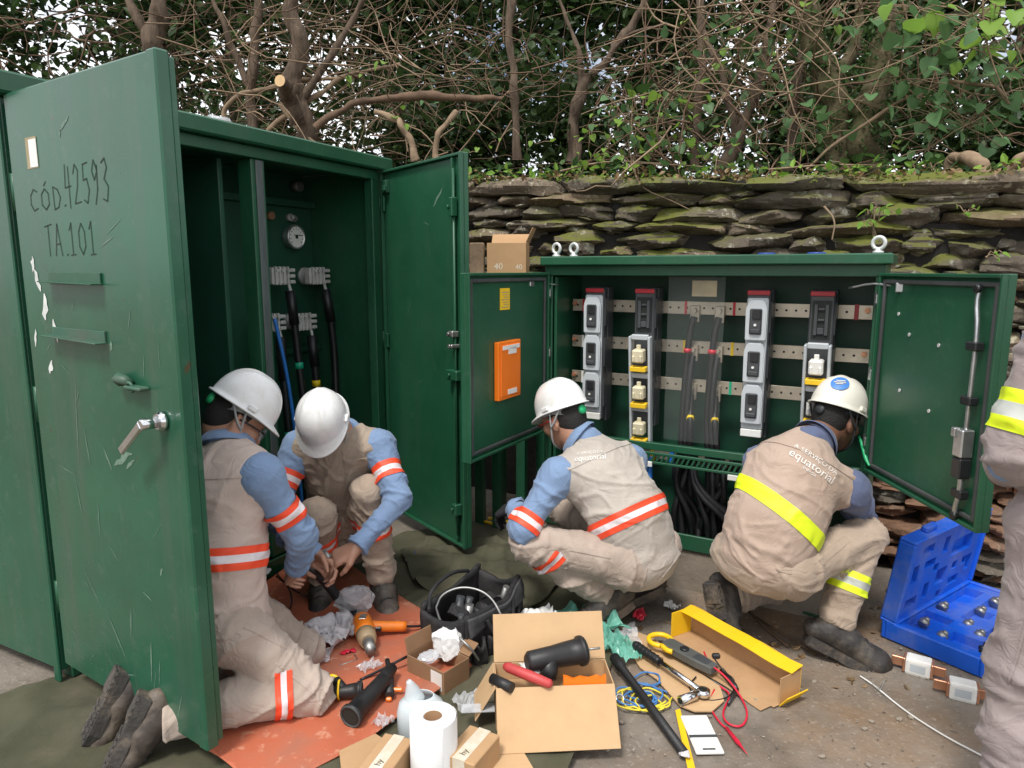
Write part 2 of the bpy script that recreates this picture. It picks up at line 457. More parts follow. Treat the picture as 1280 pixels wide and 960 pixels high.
def box(bm, c, s, M=None, bev=0.0, mi=0, seg=1):
    """Box of size s centred on c (optionally transformed by M), edges bevelled."""
    g = bmesh.ops.create_cube(bm, size=1.0)
    vs = g['verts']
    for v in vs:
        v.co = Vector((v.co.x * s[0] + c[0], v.co.y * s[1] + c[1], v.co.z * s[2] + c[2]))
    fs = {f for v in vs for f in v.link_faces}
    for f in fs: f.material_index = mi
    if bev > 0:
        es = list({e for v in vs for e in v.link_edges})
        r = bmesh.ops.bevel(bm, geom=es, offset=min(bev, min(s) * 0.45), segments=seg, affect='EDGES', profile=0.6)
        vs = list({v for f in r['faces'] for v in f.verts} | {v for v in vs if v.is_valid})
        for f in {f for v in vs for f in v.link_faces}: f.material_index = mi
    if M is not None:
        bmesh.ops.transform(bm, matrix=M, verts=vs)
    return vs


def b3(bm, x0, x1, y0, y1, z0, z1, bev=0.0, mi=0, M=None):
    return box(bm, ((x0 + x1) / 2, (y0 + y1) / 2, (z0 + z1) / 2), (abs(x1 - x0), abs(y1 - y0), abs(z1 - z0)), M, bev, mi)


def frame_of(d):
    d = Vector(d).normalized()
    u = d.cross(Vector((0, 0, 1)))
    if u.length < 1e-3: u = d.cross(Vector((1, 0, 0)))
    u.normalize()
    return u, d.cross(u).normalized()


def tube(bm, pts, r, n=8, mi=0, cap=True, smooth_path=0):
    """Tube along a polyline; r is a number or a list."""
    pts = [Vector(p) for p in pts]
    rs = list(r) if hasattr(r, '__len__') else [r] * len(pts)
    for _ in range(smooth_path):
        np_, nr = [pts[0]], [rs[0]]
        for i in range(len(pts) - 1):
            a, b = pts[i], pts[i + 1]
            np_ += [a * .75 + b * .25, a * .25 + b * .75]
            nr += [rs[i] * .75 + rs[i + 1] * .25, rs[i] * .25 + rs[i + 1] * .75]
        pts, rs = np_ + [pts[-1]], nr + [rs[-1]]
    rings = []
    u = None
    for i, p in enumerate(pts):
        a = pts[max(i - 1, 0)]; b = pts[min(i + 1, len(pts) - 1)]
        d = (b - a)
        if d.length < 1e-9: d = Vector((0, 0, 1))
        d.normalize()
        if u is None:
            u, _ = frame_of(d)
        u = (u - d * u.dot(d))
        if u.length < 1e-5: u, _ = frame_of(d)
        u.normalize()
        w = d.cross(u)
        rings.append([bm.verts.new(p + (u * math.cos(2 * math.pi * k / n) + w * math.sin(2 * math.pi * k / n)) * rs[i]) for k in range(n)])
    for i in range(len(rings) - 1):
        for k in range(n):
            f = bm.faces.new((rings[i][k], rings[i][(k + 1) % n], rings[i + 1][(k + 1) % n], rings[i + 1][k]))
            f.material_index = mi; f.smooth = True
    if cap:
        f = bm.faces.new(rings[0][::-1]); f.material_index = mi
        f = bm.faces.new(rings[-1]); f.material_index = mi
    return [v for rg in rings for v in rg]


def cyl(bm, a, b, r, n=16, mi=0, r2=None, cap=True):
    return tube(bm, [a, b], [r, r if r2 is None else r2], n, mi, cap)


def lathe(bm, prof, n=24, M=None, mi=0, cap=True):
    """Revolve (r, z) profile about z."""
    rings = []
    for (r, z) in prof:
        rings.append([bm.verts.new((r * math.cos(2 * math.pi * k / n), r * math.sin(2 * math.pi * k / n), z)) for k in range(n)])
    for i in range(len(rings) - 1):
        for k in range(n):
            f = bm.faces.new((rings[i][k], rings[i][(k + 1) % n], rings[i + 1][(k + 1) % n], rings[i + 1][k]))
            f.material_index = mi; f.smooth = True
    if cap:
        for rg in (rings[0][::-1], rings[-1]):
            f = bm.faces.new(rg); f.material_index = mi
    vs = [v for rg in rings for v in rg]
    if M is not None: bmesh.ops.transform(bm, matrix=M, verts=vs)
    return vs


def torus(bm, c, axis, R_, r, n=20, m=8, mi=0):
    u, w = frame_of(axis)
    c = Vector(c)
    pts = [c + (u * math.cos(2 * math.pi * k / n) + w * math.sin(2 * math.pi * k / n)) * R_ for k in range(n)]
    ax = Vector(axis).normalized()
    rings = []
    for k in range(n):
        rad = (pts[k] - c).normalized()
        rings.append([bm.verts.new(pts[k] + (rad * math.cos(2 * math.pi * j / m) + ax * math.sin(2 * math.pi * j / m)) * r) for j in range(m)])
    for k in range(n):
        for j in range(m):
            f = bm.faces.new((rings[k][j], rings[(k + 1) % n][j], rings[(k + 1) % n][(j + 1) % m], rings[k][(j + 1) % m]))
            f.smooth = True; f.material_index = mi


def prism(bm, poly, z0, z1, M=None, mi=0):
    """Extrude a 2-D polygon (x, y) from z0 to z1."""
    lo = [bm.verts.new((x, y, z0)) for x, y in poly]
    hi = [bm.verts.new((x, y, z1)) for x, y in poly]
    n = len(poly)
    fs = [bm.faces.new(lo[::-1]), bm.faces.new(hi)]
    for i in range(n):
        fs.append(bm.faces.new((lo[i], lo[(i + 1) % n], hi[(i + 1) % n], hi[i])))
    for f in fs: f.material_index = mi
    bmesh.ops.recalc_face_normals(bm, faces=fs)
    if M is not None: bmesh.ops.transform(bm, matrix=M, verts=lo + hi)
    return lo + hi


def BM():
    return bmesh.new()


def mesh_np(name, V, Fq, mats, midx=None, smooth=True):
    me = bpy.data.meshes.new(name)
    V = np.asarray(V, dtype=np.float32); Fq = np.asarray(Fq, dtype=np.int32)
    k = Fq.shape[1]
    me.vertices.add(len(V)); me.vertices.foreach_set('co', V.ravel())
    me.loops.add(Fq.size); me.loops.foreach_set('vertex_index', Fq.ravel())
    me.polygons.add(len(Fq))
    me.polygons.foreach_set('loop_start', np.arange(0, Fq.size, k, dtype=np.int32))
    me.polygons.foreach_set('loop_total', np.full(len(Fq), k, dtype=np.int32))
    for x in mats: me.materials.append(MATS[x])
    if midx is not None: me.polygons.foreach_set('material_index', np.asarray(midx, dtype=np.int32))
    me.polygons.foreach_set('use_smooth', np.full(len(Fq), smooth))
    me.update()
    me.validate()
    return me


# ---------------------------------------------------------------- noise
_H = RNG.random((32, 32, 32)).astype(np.float32)


def vnoise(P, seed=0):
    P = np.asarray(P, dtype=np.float32) + seed * 7.31
    i = np.floor(P).astype(np.int32); f = P - i
    f = f * f * (3 - 2 * f)
    r = 0
    for dx in (0, 1):
        wx = f[..., 0] if dx else 1 - f[..., 0]
        for dy in (0, 1):
            wy = f[..., 1] if dy else 1 - f[..., 1]
            for dz in (0, 1):
                wz = f[..., 2] if dz else 1 - f[..., 2]
                r = r + wx * wy * wz * _H[(i[..., 0] + dx) % 32, (i[..., 1] + dy) % 32, (i[..., 2] + dz) % 32]
    return r * 2 - 1


def fbm(P, oct=3, seed=0):
    P = np.asarray(P); a = 1; s = 0; t = 0
    for o in range(oct):
        s = s + a * vnoise(P * 2 ** o, seed + o); t += a; a *= .5
    return s / t

# ---------------------------------------------------------------- ground, wall, bank
def grid_sheet(xs, ys, zf):
    X, Y = np.meshgrid(xs, ys, indexing='ij')
    Z = zf(X, Y)
    nx, ny = len(xs), len(ys)
    V = np.stack([X, Y, Z], -1).reshape(-1, 3)
    i = np.arange(nx - 1)[:, None] * ny + np.arange(ny - 1)[None]
    Fq = np.stack([i, i + ny, i + ny + 1, i + 1], -1).reshape(-1, 4)
    return V, Fq


def ground_z(X, Y):
    P = np.stack([X, Y, 0 * X], -1)
    near = np.exp(-((X - 0.3) ** 2 + (Y - 2.5) ** 2) / 18)
    return (fbm(P * 1.3, 3, 3) * 0.012 + fbm(P * 9, 3, 5) * 0.005) * near - 0.004


xs = np.concatenate([np.linspace(-120, -4, 30)[:-1], np.linspace(-4, 4, 260), np.linspace(4, 120, 30)[1:]])
ys = np.concatenate([np.linspace(-60, 0.6, 20)[:-1], np.linspace(0.6, 5.2, 170), np.linspace(5.2, 160, 30)[1:]])
V, Fq = grid_sheet(xs, ys, ground_z)
tag(link('ground', mesh_np('ground', V, Fq, ['dirt_ground']), []), kind='structure')

WALL_O = Vector((-0.9, 4.98, 0)); WALL_A = R(-30)
wall = empty('stone_wall', WALL_O, WALL_A, 'dry stone retaining wall of mossy flat slabs behind the cabinets', 'stone wall')
WLEN = 5.0


def wall_top(s): return 2.15 - 0.055 * s


def stone_mesh(L_, D_, H_, seed):
    """Split schist block: a box knocked to facets by random planes, with thin ledges and pitting."""
    bm = bmesh.new()
    bmesh.ops.create_cube(bm, size=2)
    bmesh.ops.subdivide_edges(bm, edges=bm.edges[:], cuts=8, use_grid_fill=True)
    V = np.array([v.co[:] for v in bm.verts])
    q = 14.0
    V = V / (np.abs(V) ** q).sum(1, keepdims=True) ** (1 / q)
    rs = np.random.default_rng(seed)
    tl, tr = rs.uniform(0.6, 1.05, 2)
    V[:, 2] *= np.where(V[:, 0] < 0, 1 + (tl - 1) * -V[:, 0], 1 + (tr - 1) * V[:, 0])
    V[:, 2] += rs.uniform(-0.16, 0.16) * V[:, 0]
    for _ in range(12):
        n = rs.normal(size=3); n[1] = -abs(n[1]) * 1.3; n /= np.linalg.norm(n)
        d = rs.uniform(0.66, 1.02)
        over = np.maximum(V @ n - d, 0)
        V = V - over[:, None] * n
    S = np.array([L_, D_, H_]) / 2
    W = V * S
    n = V / np.linalg.norm(V, axis=1, keepdims=True)
    a = fbm(W * np.array([9, 9, 22]), 3, seed % 97) * 0.022 + fbm(W * 34, 2, seed % 89) * 0.011
    W = W + n * a[:, None]
    st = np.floor(W[:, 2] / 0.016 + fbm(W * 6, 2, seed % 53) * 1.5)
    W[:, 1] += (np.sin(st * 12.9898 + seed) * 43758.5453 % 1 - .5) * 0.014 * (n[:, 1] < 0)
    for v, c in zip(bm.verts, W): v.co = c
    me = bpy.data.meshes.new('stone')
    bm.to_mesh(me); bm.free()
    me.polygons.foreach_set('use_smooth', [True] * len(me.polygons))
    me.set_sharp_from_angle(angle=R(24))
    return me


core = BM()
b3(core, -3.5, WLEN + 3, 0.14, 0.75, -0.1, 1.72)
link('wall_core', core, 'gap_shade', wall)
# packing behind the face, its near-black colour standing in for shade in the gaps
gx = np.linspace(-.6, WLEN, 190); gz = np.linspace(0, 1, 80)
SX, SZ = np.meshgrid(gx, gz, indexing='ij')
ZZ = SZ * (wall_top(SX) - .02)
PP = np.stack([SX, 0 * SX, ZZ], -1)
YY = .175 + .05 * (ZZ - 1).clip(0) + np.abs(fbm(PP * np.array([9, 1, 22]), 2, 71)) * -.07 + fbm(PP * 30, 2, 73) * .02
ii = np.arange(189)[:, None] * 80 + np.arange(79)[None]
po = link('packing', mesh_np('packing', np.stack([SX, YY, ZZ], -1).reshape(-1, 3), np.stack([ii, ii + 80, ii + 81, ii + 1], -1).reshape(-1, 4), ['gap_shade']), [], wall)
po['kind'] = 'stuff'
z = 0.0
course = 0
sid = 1
while True:
    low = z < 0.95
    h = random.uniform(0.055, 0.085) if low else random.uniform(0.055, 0.088)
    top_course = z + h > 1.0 * 2.0
    s = -0.3 + random.uniform(-0.2, 0.1)
    # rows that stand wholly behind the cabinets start where the eye can reach them
    if z < 1.15: s = 2.35 + random.uniform(-.15, .15)
    while s < WLEN:
        w = random.choice((random.uniform(0.18, 0.32), random.uniform(0.30, 0.62))) if not low else random.uniform(0.2, 0.5)
        if top_course: w = random.uniform(0.35, 0.8)
        zz = (z + h / 2) * wall_top(s + w / 2) / 2.08
        hh = h * random.uniform(1.15, 1.42)
        d = random.uniform(0.22, 0.34)
        yo = random.uniform(-0.035, 0.03) - (0.03 if top_course else 0) + 0.06 * max(0, (zz - 1.0))
        sid += 1
        st = link('stone', stone_mesh(w * 1.09, d, hh, sid), 'stone_red' if (low and random.random() < .8) or random.random() < .05 else 'stone', wall,
                  loc=(s + w / 2, d / 2 + yo, zz), rot=(random.uniform(-.05, .08), random.uniform(-.07, .07), random.uniform(-.09, .09)))
        s += w + random.uniform(0.0, 0.012)
    z += h
    course += 1
    if z > 2.04: break

# small wedges driven into the joints
cb = BM()
for k in range(150):
    s = random.uniform(-.2, WLEN) if k % 3 else random.uniform(2.5, WLEN); zz = random.uniform(1.2, 1.98) if k % 3 else random.uniform(.02, 1.2)
    me = stone_mesh(random.uniform(.08, .2), .14, random.uniform(.03, .06), 900 + k)
    me.transform(Matrix.Translation((s, .13 + .05 * max(0, zz - 1), zz * wall_top(s) / 2.08)) @ Matrix.Rotation(random.uniform(-.2, .2), 4, 'Y'))
    cb.from_mesh(me); bpy.data.meshes.remove(me)
co = link('chinking', cb, 'stone', wall); co['kind'] = 'stuff'

# bank of soil held up by the wall
def bank_z(X, Y):
    P = np.stack([X, Y, 0 * X], -1)
    d = (X - WALL_O.x) * 0.5 + (Y - WALL_O.y) * 0.866
    return 1.93 - 0.055 * ((X - WALL_O.x) * .866 - (Y - WALL_O.y) * .5).clip(-1, 5) + 0.06 * d.clip(0, 8) + fbm(P * 2.2, 3, 9) * 0.06


u = np.linspace(-7, 8, 90); t_ = np.linspace(0.2, 14, 60)
U_, T_ = np.meshgrid(u, t_, indexing='ij')
X = WALL_O.x + .866 * U_ + .5 * T_; Y = WALL_O.y - .5 * U_ + .866 * T_
V = np.stack([X, Y, bank_z(X, Y)], -1).reshape(-1, 3)
i = np.arange(89)[:, None] * 60 + np.arange(59)[None]
tag(link('bank', mesh_np('bank', V, np.stack([i, i + 60, i + 61, i + 1], -1).reshape(-1, 4), ['litter']), []), kind='structure')

# ---------------------------------------------------------------- lettering


def text_bm(s, size, extr=0.0, align='LEFT', shear=0.0):
    cu = bpy.data.curves.new('t', 'FONT')
    cu.body = s; cu.size = size; cu.extrude = extr; cu.align_x = align; cu.shear = shear
    cu.resolution_u = 3
    o = bpy.data.objects.new('t', cu)
    COL.objects.link(o)
    dg = bpy.context.evaluated_depsgraph_get()
    me = bpy.data.meshes.new_from_object(o.evaluated_get(dg))
    bpy.data.objects.remove(o)
    bm = bmesh.new(); bm.from_mesh(me)
    bpy.data.meshes.remove(me)
    return bm


STROKES = {  # hand-drawn marker characters on a 1 x 1.6 cell
    'C': [[(.85, 1.3), (.5, 1.5), (.15, 1.1), (.1, .5), (.4, .05), (.85, .2)]],
    'O': [[(.5, 1.45), (.12, 1.1), (.1, .4), (.5, .05), (.9, .4), (.88, 1.1), (.5, 1.45)], [(.45, 1.65), (.7, 1.9)]],
    'D': [[(.2, 0), (.18, 1.5), (.65, 1.3), (.9, .75), (.65, .15), (.2, 0)]],
    '.': [[(.3, .0), (.42, .06)]],
    '4': [[(.3, 1.6), (.15, .7), (.95, .75)], [(.72, 1.5), (.66, -.1)]],
    '2': [[(.12, 1.2), (.4, 1.55), (.78, 1.3), (.6, .7), (.1, .05), (.95, .1)]],
    '5': [[(.85, 1.55), (.25, 1.5), (.2, .9), (.65, .95), (.88, .5), (.55, .02), (.12, .15)]],
    '9': [[(.8, 1.2), (.45, 1.6), (.15, 1.2), (.4, .85), (.78, 1.15), (.8, 1.4), (.72, .5), (.35, -.05)]],
    '3': [[(.15, 1.45), (.6, 1.6), (.8, 1.25), (.4, .85), (.85, .55), (.6, .02), (.1, .12)]],
    'T': [[(.05, 1.45), (.98, 1.55)], [(.52, 1.5), (.48, 0)]],
    'A': [[(.05, 0), (.5, 1.55), (.92, .0)], [(.22, .55), (.8, .58)]],
    '1': [[(.2, 1.2), (.5, 1.55), (.48, .02)], [(.2, 0), (.8, .03)]],
    '0': [[(.5, 1.5), (.15, 1.1), (.12, .4), (.5, .02), (.88, .4), (.86, 1.1), (.5, 1.5)]],
}


def handwriting(bm, word, x0, z0, w, h, y, lw=0.0036):
    x = x0
    for ch in word:
        adv = w * (0.5 if ch == '.' else 1.0)
        for st in STROKES[ch]:
            p = [(x + px * w * .8, y, z0 + pz / 1.6 * h) for px, pz in st]
            for a, b in zip(p[:-1], p[1:]):
                A, B = Vector(a), Vector(b)
                d = (B - A).normalized(); n = Vector((-d.z, 0, d.x)) * lw / 2
                e = d * lw * .4
                vs = [bm.verts.new(q) for q in (A - n - e, B - n + e, B + n + e, A + n - e)]
                bm.faces.new(vs)
        x += adv


def decal_strokes(bm, items, y):
    """Thin chips and scratches: (x, z, length, width, angle)."""
    for (x, z_, l, w, a) in items:
        n = 5
        ca, sa = math.cos(a), math.sin(a)
        up, dn = [], []
        for k in range(n + 1):
            t = k / n
            wob = random.uniform(-.25, .25) * w
            hw = w * (0.25 + math.sin(math.pi * t)) * random.uniform(.6, 1.1) / 2
            px, pz = (t - .5) * l, wob
            up.append(bm.verts.new((x + px * ca - (pz + hw) * sa, y, z_ + px * sa + (pz + hw) * ca)))
            dn.append(bm.verts.new((x + px * ca - (pz - hw) * sa, y, z_ + px * sa + (pz - hw) * ca)))
        for k in range(n):
            bm.faces.new((dn[k], dn[k + 1], up[k + 1], up[k]))


# ---------------------------------------------------------------- left: transformer cabinet
LC = empty('transformer_cabinet', (-1.636, 2.363, 0), R(63), 'tall green steel transformer cabinet with writing on its near open door', 'cabinet')
LW, LD = 1.97, 1.30
bm = BM(); b3(bm, -0.045, LW + .045, -.055, LD + .05, 2.052, 2.122, .008); link('roof', bm, 'green_paint', LC)
bm = BM(); b3(bm, 0, .03, 0.002, LD, .06, 2.05, .004)
b3(bm, -.012, 0.0, .0, .035, .02, 2.05, .004); b3(bm, -.006, 0.0, .62, .66, .06, 2.05, .002)
link('side_panel', bm, 'green_door', LC)
bm = BM(); b3(bm, LW - .03, LW, 0.002, LD, .06, 2.05, .004); link('side_panel', bm, 'green_paint', LC)
bm = BM(); b3(bm, .031, LW - .031, LD - .03, LD - .001, .06, 2.05); link('back_panel', bm, 'green_inside', LC)
bm = BM(); b3(bm, .031, LW - .031, .003, LD - .031, .04, .10); link('floor_pan', bm, 'green_inside', LC)
bm = BM()
b3(bm, .031, .07, -.004, .05, .10, 2.0, .003); b3(bm, LW - .09, LW - .031, -.004, .05, .10, 2.0, .003)
b3(bm, .031, LW - .031, -.006, .05, 2.0, 2.05, .003); b3(bm, .031, LW - .031, -.006, .05, .02, .10, .003)
b3(bm, LW - .10, LW - .088, -.012, .0, .10, 2.0, .002)
link('door_frame', bm, 'green_paint', LC)
bm = BM(); b3(bm, 1.035, 1.115, .012, .10, .10, 2.0, .004); link('centre_post', bm, 'green_paint', LC)
bm = BM(); b3(bm, 1.055, 1.098, .004, .0115, .5, 1.995, .002); link('post_cover', bm, 'post_grey', LC)
# tank wall with gauge, seen in the right compartment
bm = BM(); b3(bm, .95, LW - .031, .50, .53, .10, 1.88, .004); b3(bm, .95, LW - .031, .56, .60, 1.88, 2.05)
b3(bm, .95, LW - .031, .46, .50, 1.86, 1.90, .004); b3(bm, 1.40, LW - .031, .46, .50, 1.02, 1.06, .004)
link('tank_wall', bm, 'green_inside', LC)
bm = BM(); b3(bm, .96, .985, .14, .50, .10, 2.0, .003); link('partition', bm, 'green_inside', LC)
bm = BM()
b3(bm, .08, .95, .62, .65, .10, 1.95); b3(bm, .66, .70, .55, .62, .5, 1.80, .004); b3(bm, .80, .84, .55, .62, .3, 1.80, .004)
b3(bm, .60, .90, .52, .62, 1.79, 1.83, .004); b3(bm, .60, .92, .48, .62, 1.00, 1.04, .004)
for zz in (.6, .9, 1.25, 1.5, 1.7): cyl(bm, (.82, .55, zz), (.82, .535, zz), .012, 8)
link('inner_frame', bm, 'green_inside', LC)
bm = BM(); b3(bm, .70, .84, .40, .52, 1.46, 1.53, .01); cyl(bm, (.77, .5, 1.47), (.77, .30, 1.44), .035, 12); link('tap_changer_handle', bm, 'black_plastic', LC)
bm = BM(); box(bm, (.66, .53, 1.32), (.05, .03, .05), None, .006); link('terminal_tag', bm, 'silicone', LC)
# gauge
bm = BM(); MT = T((1.754, .50, 1.69), rx=R(90))
lathe(bm, [(.060, 0), (.066, .01), (.070, .045), (.070, .055), (.062, .058), (.060, .052), (.001, .052)], 28, MT, cap=False); ga = link('temperature_gauge', bm, 'zinc', LC)
bm = BM(); lathe(bm, [(.059, .0525), (.0005, .0530)], 28, MT, cap=False); link('dial', bm, 'gauge_face', ga)
bm = BM(); box(bm, (1.764, .4465, 1.70), (.060, .001, .004), T(), 0); cyl(bm, (1.754, .447, 1.69), (1.754, .443, 1.69), .010, 12)
for k in range(11):
    a = R(-40 + k * 26)
    box(bm, (0, 0, 0), (.012, .001, .003), Matrix.Translation((1.754 + .048 * math.cos(a), .4468, 1.69 + .048 * math.sin(a))) @ Matrix.Rotation(-a, 4, 'Y'))
link('needle', bm, 'ink', ga)
for (x, zz) in ((1.772, 1.795), (1.745, 1.80)):
    bm = BM(); cyl(bm, (x, .50, zz), (x, .47, zz), .020, 12); cyl(bm, (x, .47, zz), (x, .455, zz), .011, 6); link('valve_cap', bm, 'dull_steel' if x > 1.75 else 'silicone', LC)
bm = BM(); cyl(bm, (1.60, .5, 1.80), (1.60, .47, 1.80), .022, 12); link('valve_cap', bm, 'copper', LC)
bm = BM(); cyl(bm, (1.86, .56, 1.985), (1.86, .50, 1.985), .03, 12); cyl(bm, (1.86, .5, 1.985), (1.86, .49, 1.985), .018, 6); link('valve_cap', bm, 'dull_steel', LC)
for s, x, zz in (('3', 1.513, 1.515), ('2', 1.513, 1.30)):
    bm = text_bm(s, .075, .0005); bmesh.ops.transform(bm, matrix=Matrix.Translation((x, .4985, zz)) @ Matrix.Rotation(R(90), 4, 'X'), verts=bm.verts); link('phase_number', bm, 'white_paint', LC)


def bushing(x, zz, cable_pts, tapes, two=False):
    bm = BM()
    MT = T((x, .5, zz), rx=R(90))
    lathe(bm, [(.05, 0), (.05, .02), (.034, .03), (.034, .05), (.040, .055), (.040, .065), (.03, .07), (.03, .10)], 16, MT)
    bo = link('bushing', bm, 'silicone', LC, False)
    bm = BM()
    # spring-clamp connector: block with ribs and claw
    box(bm, (x - .03, .385, zz), (.12, .05, .095), None, .008)
    for k in range(4): box(bm, (x - .075 + .03 * k, .357, zz + .002), (.012, .02, .10), None, .003)
    for k in (-1, 0, 1): box(bm, (x + .047, .37, zz + .032 * k), (.04, .045, .020), None, .004)
    tube(bm, [(x + .02, .36, zz - .04), (x + .02, .345, zz - .085), (x - .005, .345, zz - .10)], .009, 8, smooth_path=1)
    for k in range(3):
        cyl(bm, (x - .07 + .04 * k, .35, zz + .03), (x - .07 + .04 * k, .34, zz + .03), .010, 6)
    link('connector', bm, 'silicone', bo)
    bm = BM()
    tube(bm, cable_pts, .021, 10, smooth_path=2)
    tube(bm, cable_pts[:2], .027, 10)
    cb = link('cable', bm, 'cable_black', bo)
    for (t, c) in tapes:
        n = len(cable_pts) - 1
        i = min(int(t * n), n - 1); f = t * n - i
        a, b = Vector(cable_pts[i]), Vector(cable_pts[i + 1])
        p = a.lerp(b, f); d = (b - a).normalized()
        bm = BM(); cyl(bm, p - d * .018, p + d * .018, .0245, 12); link('phase_tape', bm, c, cb)


bushing(1.563, 1.469, [(1.575, .345, 1.39), (1.59, .335, 1.20), (1.60, .33, 1.0), (1.60, .30, .7), (1.56, .28, .3), (1.5, .2, .14)], [(.10, 'tape_green'), (.42, 'tape_green')])
bushing(1.848, 1.467, [(1.862, .345, 1.39), (1.89, .335, 1.2), (1.905, .33, .95), (1.86, .30, .6), (1.80, .26, .25), (1.7, .2, .14)], [(.17, 'tape_red')])
bushing(1.719, 1.208, [(1.73, .345, 1.13), (1.735, .335, .95), (1.74, .33, .75), (1.73, .30, .5), (1.70, .26, .25), (1.62, .2, .14)], [(.30, 'tape_yellow')])
bushing(1.475, 1.218, [(1.487, .345, 1.14), (1.48, .33, .9), (1.47, .3, .6), (1.45, .28, .3), (1.40, .22, .14)], [(.5, 'tape_green')])
bm = BM(); tube(bm, [(1.36, .25, 1.25), (1.40, .22, .95), (1.42, .2, .6), (1.44, .2, .2)], .010, 8, smooth_path=2); link('cable', bm, 'tape_blue', LC)

# near door, swung out to the camera's left
ND = bpy.data.objects.new('door', None)
DT = .034
bm = BM(); b3(bm, .03, .885, -.002, DT, .10, 2.052, .006)
b3(bm, .845, .889, -.0045, DT + .002, .0985, 2.0535, .005)
b3(bm, .03, .048, DT, DT + .02, .11, 2.04, .003); b3(bm, .868, .884, DT, DT + .02, .11, 2.04, .003)
b3(bm, .05, .86, DT, DT + .02, .11, .126, .003); b3(bm, .05, .86, DT, DT + .02, 2.03, 2.045, .003)
bpy.data.objects.remove(ND)
ND = link('door', bm, 'green_door', LC, loc=(0, 0, 0), rot=(0, 0, R(-96.3)))
ND['label'] = 'near door leaf with handwritten code, scratches and chrome lever'
for zz in (.35, 1.05, 1.75):
    bm = BM(); cyl(bm, (.012, .012, zz - .06), (.012, .012, zz + .06), .012, 10); box(bm, (.025, .012, zz), (.02, .016, .10), None, .003); link('hinge', bm, 'green_paint', ND)


def angle_bracket(x0, x1, zz, lean):
    bm = BM()
    box(bm, ((x0 + x1) / 2, -.006, zz), (x1 - x0, .006, .036), T(), .001)
    vs = box(bm, (0, 0, 0), (x1 - x0 + .012, .036, .004), None, .001)
    bmesh.ops.transform(bm, matrix=Matrix.Translation(((x0 + x1) / 2 + .004, -.025, zz - .012)) @ Matrix.Rotation(lean, 4, 'Y'), verts=vs)
    return bm


link('document_bracket', angle_bracket(.225, .535, 1.475, R(1.0)), 'green_paint', ND)
link('document_bracket', angle_bracket(.21, .53, 1.305, R(1.5)), 'green_worn', ND)
bm = BM()   # bent padlock tab
tube(bm, [(.60, -.012, 1.185), (.625, -.03, 1.192), (.648, -.02, 1.188), (.66, -.010, 1.178)], [.016, .02, .018, .014], 4)
box(bm, (.70, -.020, 1.172), (.085, .032, .010), None, .003)
torus(bm, (.672, -.022, 1.172), (0, 1, 0.2), .014, .005, 14, 6)
link('padlock_tab', bm, 'green_worn', ND)
bm = BM(); lathe(bm, [(.028, 0), (.028, .010), (.022, .014), (.022, .018)], 20, T((.795, -.004, 1.085), rx=R(90))); lathe(bm, [(.016, .018), (.016, .062), (.012, .066)], 16, T((.795, -.004, 1.085), rx=R(90)))
vs = box(bm, (0, 0, 0), (.15, .012, .028), None, .005)
bmesh.ops.transform(bm, matrix=Matrix.Translation((.735, -.066, 1.04)) @ Matrix.Rotation(R(-38), 4, 'Y'), verts=vs)
link('lever_handle', bm, 'chrome', ND)
bm = BM(); handwriting(bm, 'COD', .140, 1.682, .072, .072, -.0032); handwriting(bm, '.', .345, 1.69, .06, .08, -.0032); handwriting(bm, '42593', .365, 1.69, .053, .118, -.0032); link('marker_writing', bm, 'ink', ND)
bm = BM(); handwriting(bm, 'TA.101', .215, 1.545, .058, .098, -.0032); link('marker_writing', bm, 'ink', ND)
bm = BM(); b3(bm, .150, .222, -.0034, -.003, 1.812, 1.905); link('sticker', bm, 'peeled_label', ND)
bm = BM(); b3(bm, .172, .221, -.0044, -.0036, 1.815, 1.898); link('sticker', bm, 'white_label', ND)
bm = BM()
decal_strokes(bm, [(.115, 1.52, .05, .018, R(80)), (.135, 1.468, .075, .022, R(-70)), (.165, 1.385, .085, .030, R(85)), (.22, 1.31, .075, .022, R(-75)), (.165, 1.19, .05, .02, R(60)),
                   (.08, 1.28, .06, .012, R(75))], -.0034)
link('bare_metal_chip', bm, 'white_paint', ND)
bm = BM()
sc = [(.30, 1.02, .30, .003, R(84)), (.26, .78, .18, .003, R(-80)), (.38, .72, .12, .003, R(86)), (.56, .94, .12, .022, R(28)), (.60, .93, .06, .012, R(35)), (.47, .93, .08, .007, R(-60)), (.35, .95, .12, .004, R(-82)),
      (.20, .85, .10, .003, R(-10)), (.45, .62, .07, .003, R(-40)), (.63, .52, .05, .004, R(-20)), (.30, .45, .16, .003, R(-50)), (.52, .40, .10, .006, R(80)), (.62, .30, .14, .006, R(84)), (.66, .27, .10, .004, R(80)),
      (.55, 1.28, .03, .012, R(70)), (.62, 1.62, .10, .003, R(25)), (.58, 1.58, .08, .003, R(20)), (.40, 1.92, .07, .010, R(30)), (.37, 1.90, .03, .008, R(80)), (.72, .62, .03, .008, R(60)), (.42, .33, .20, .004, R(-55)), (.76, .20, .08, .004, R(70))]
for k in range(16): sc.append((random.uniform(.08, .8), random.uniform(.16, 1.9), random.uniform(.02, .09), random.uniform(.0012, .003), random.uniform(0, 3.1)))
decal_strokes(bm, sc, -.0031)
link('scratch', bm, 'bare_scratch', ND)

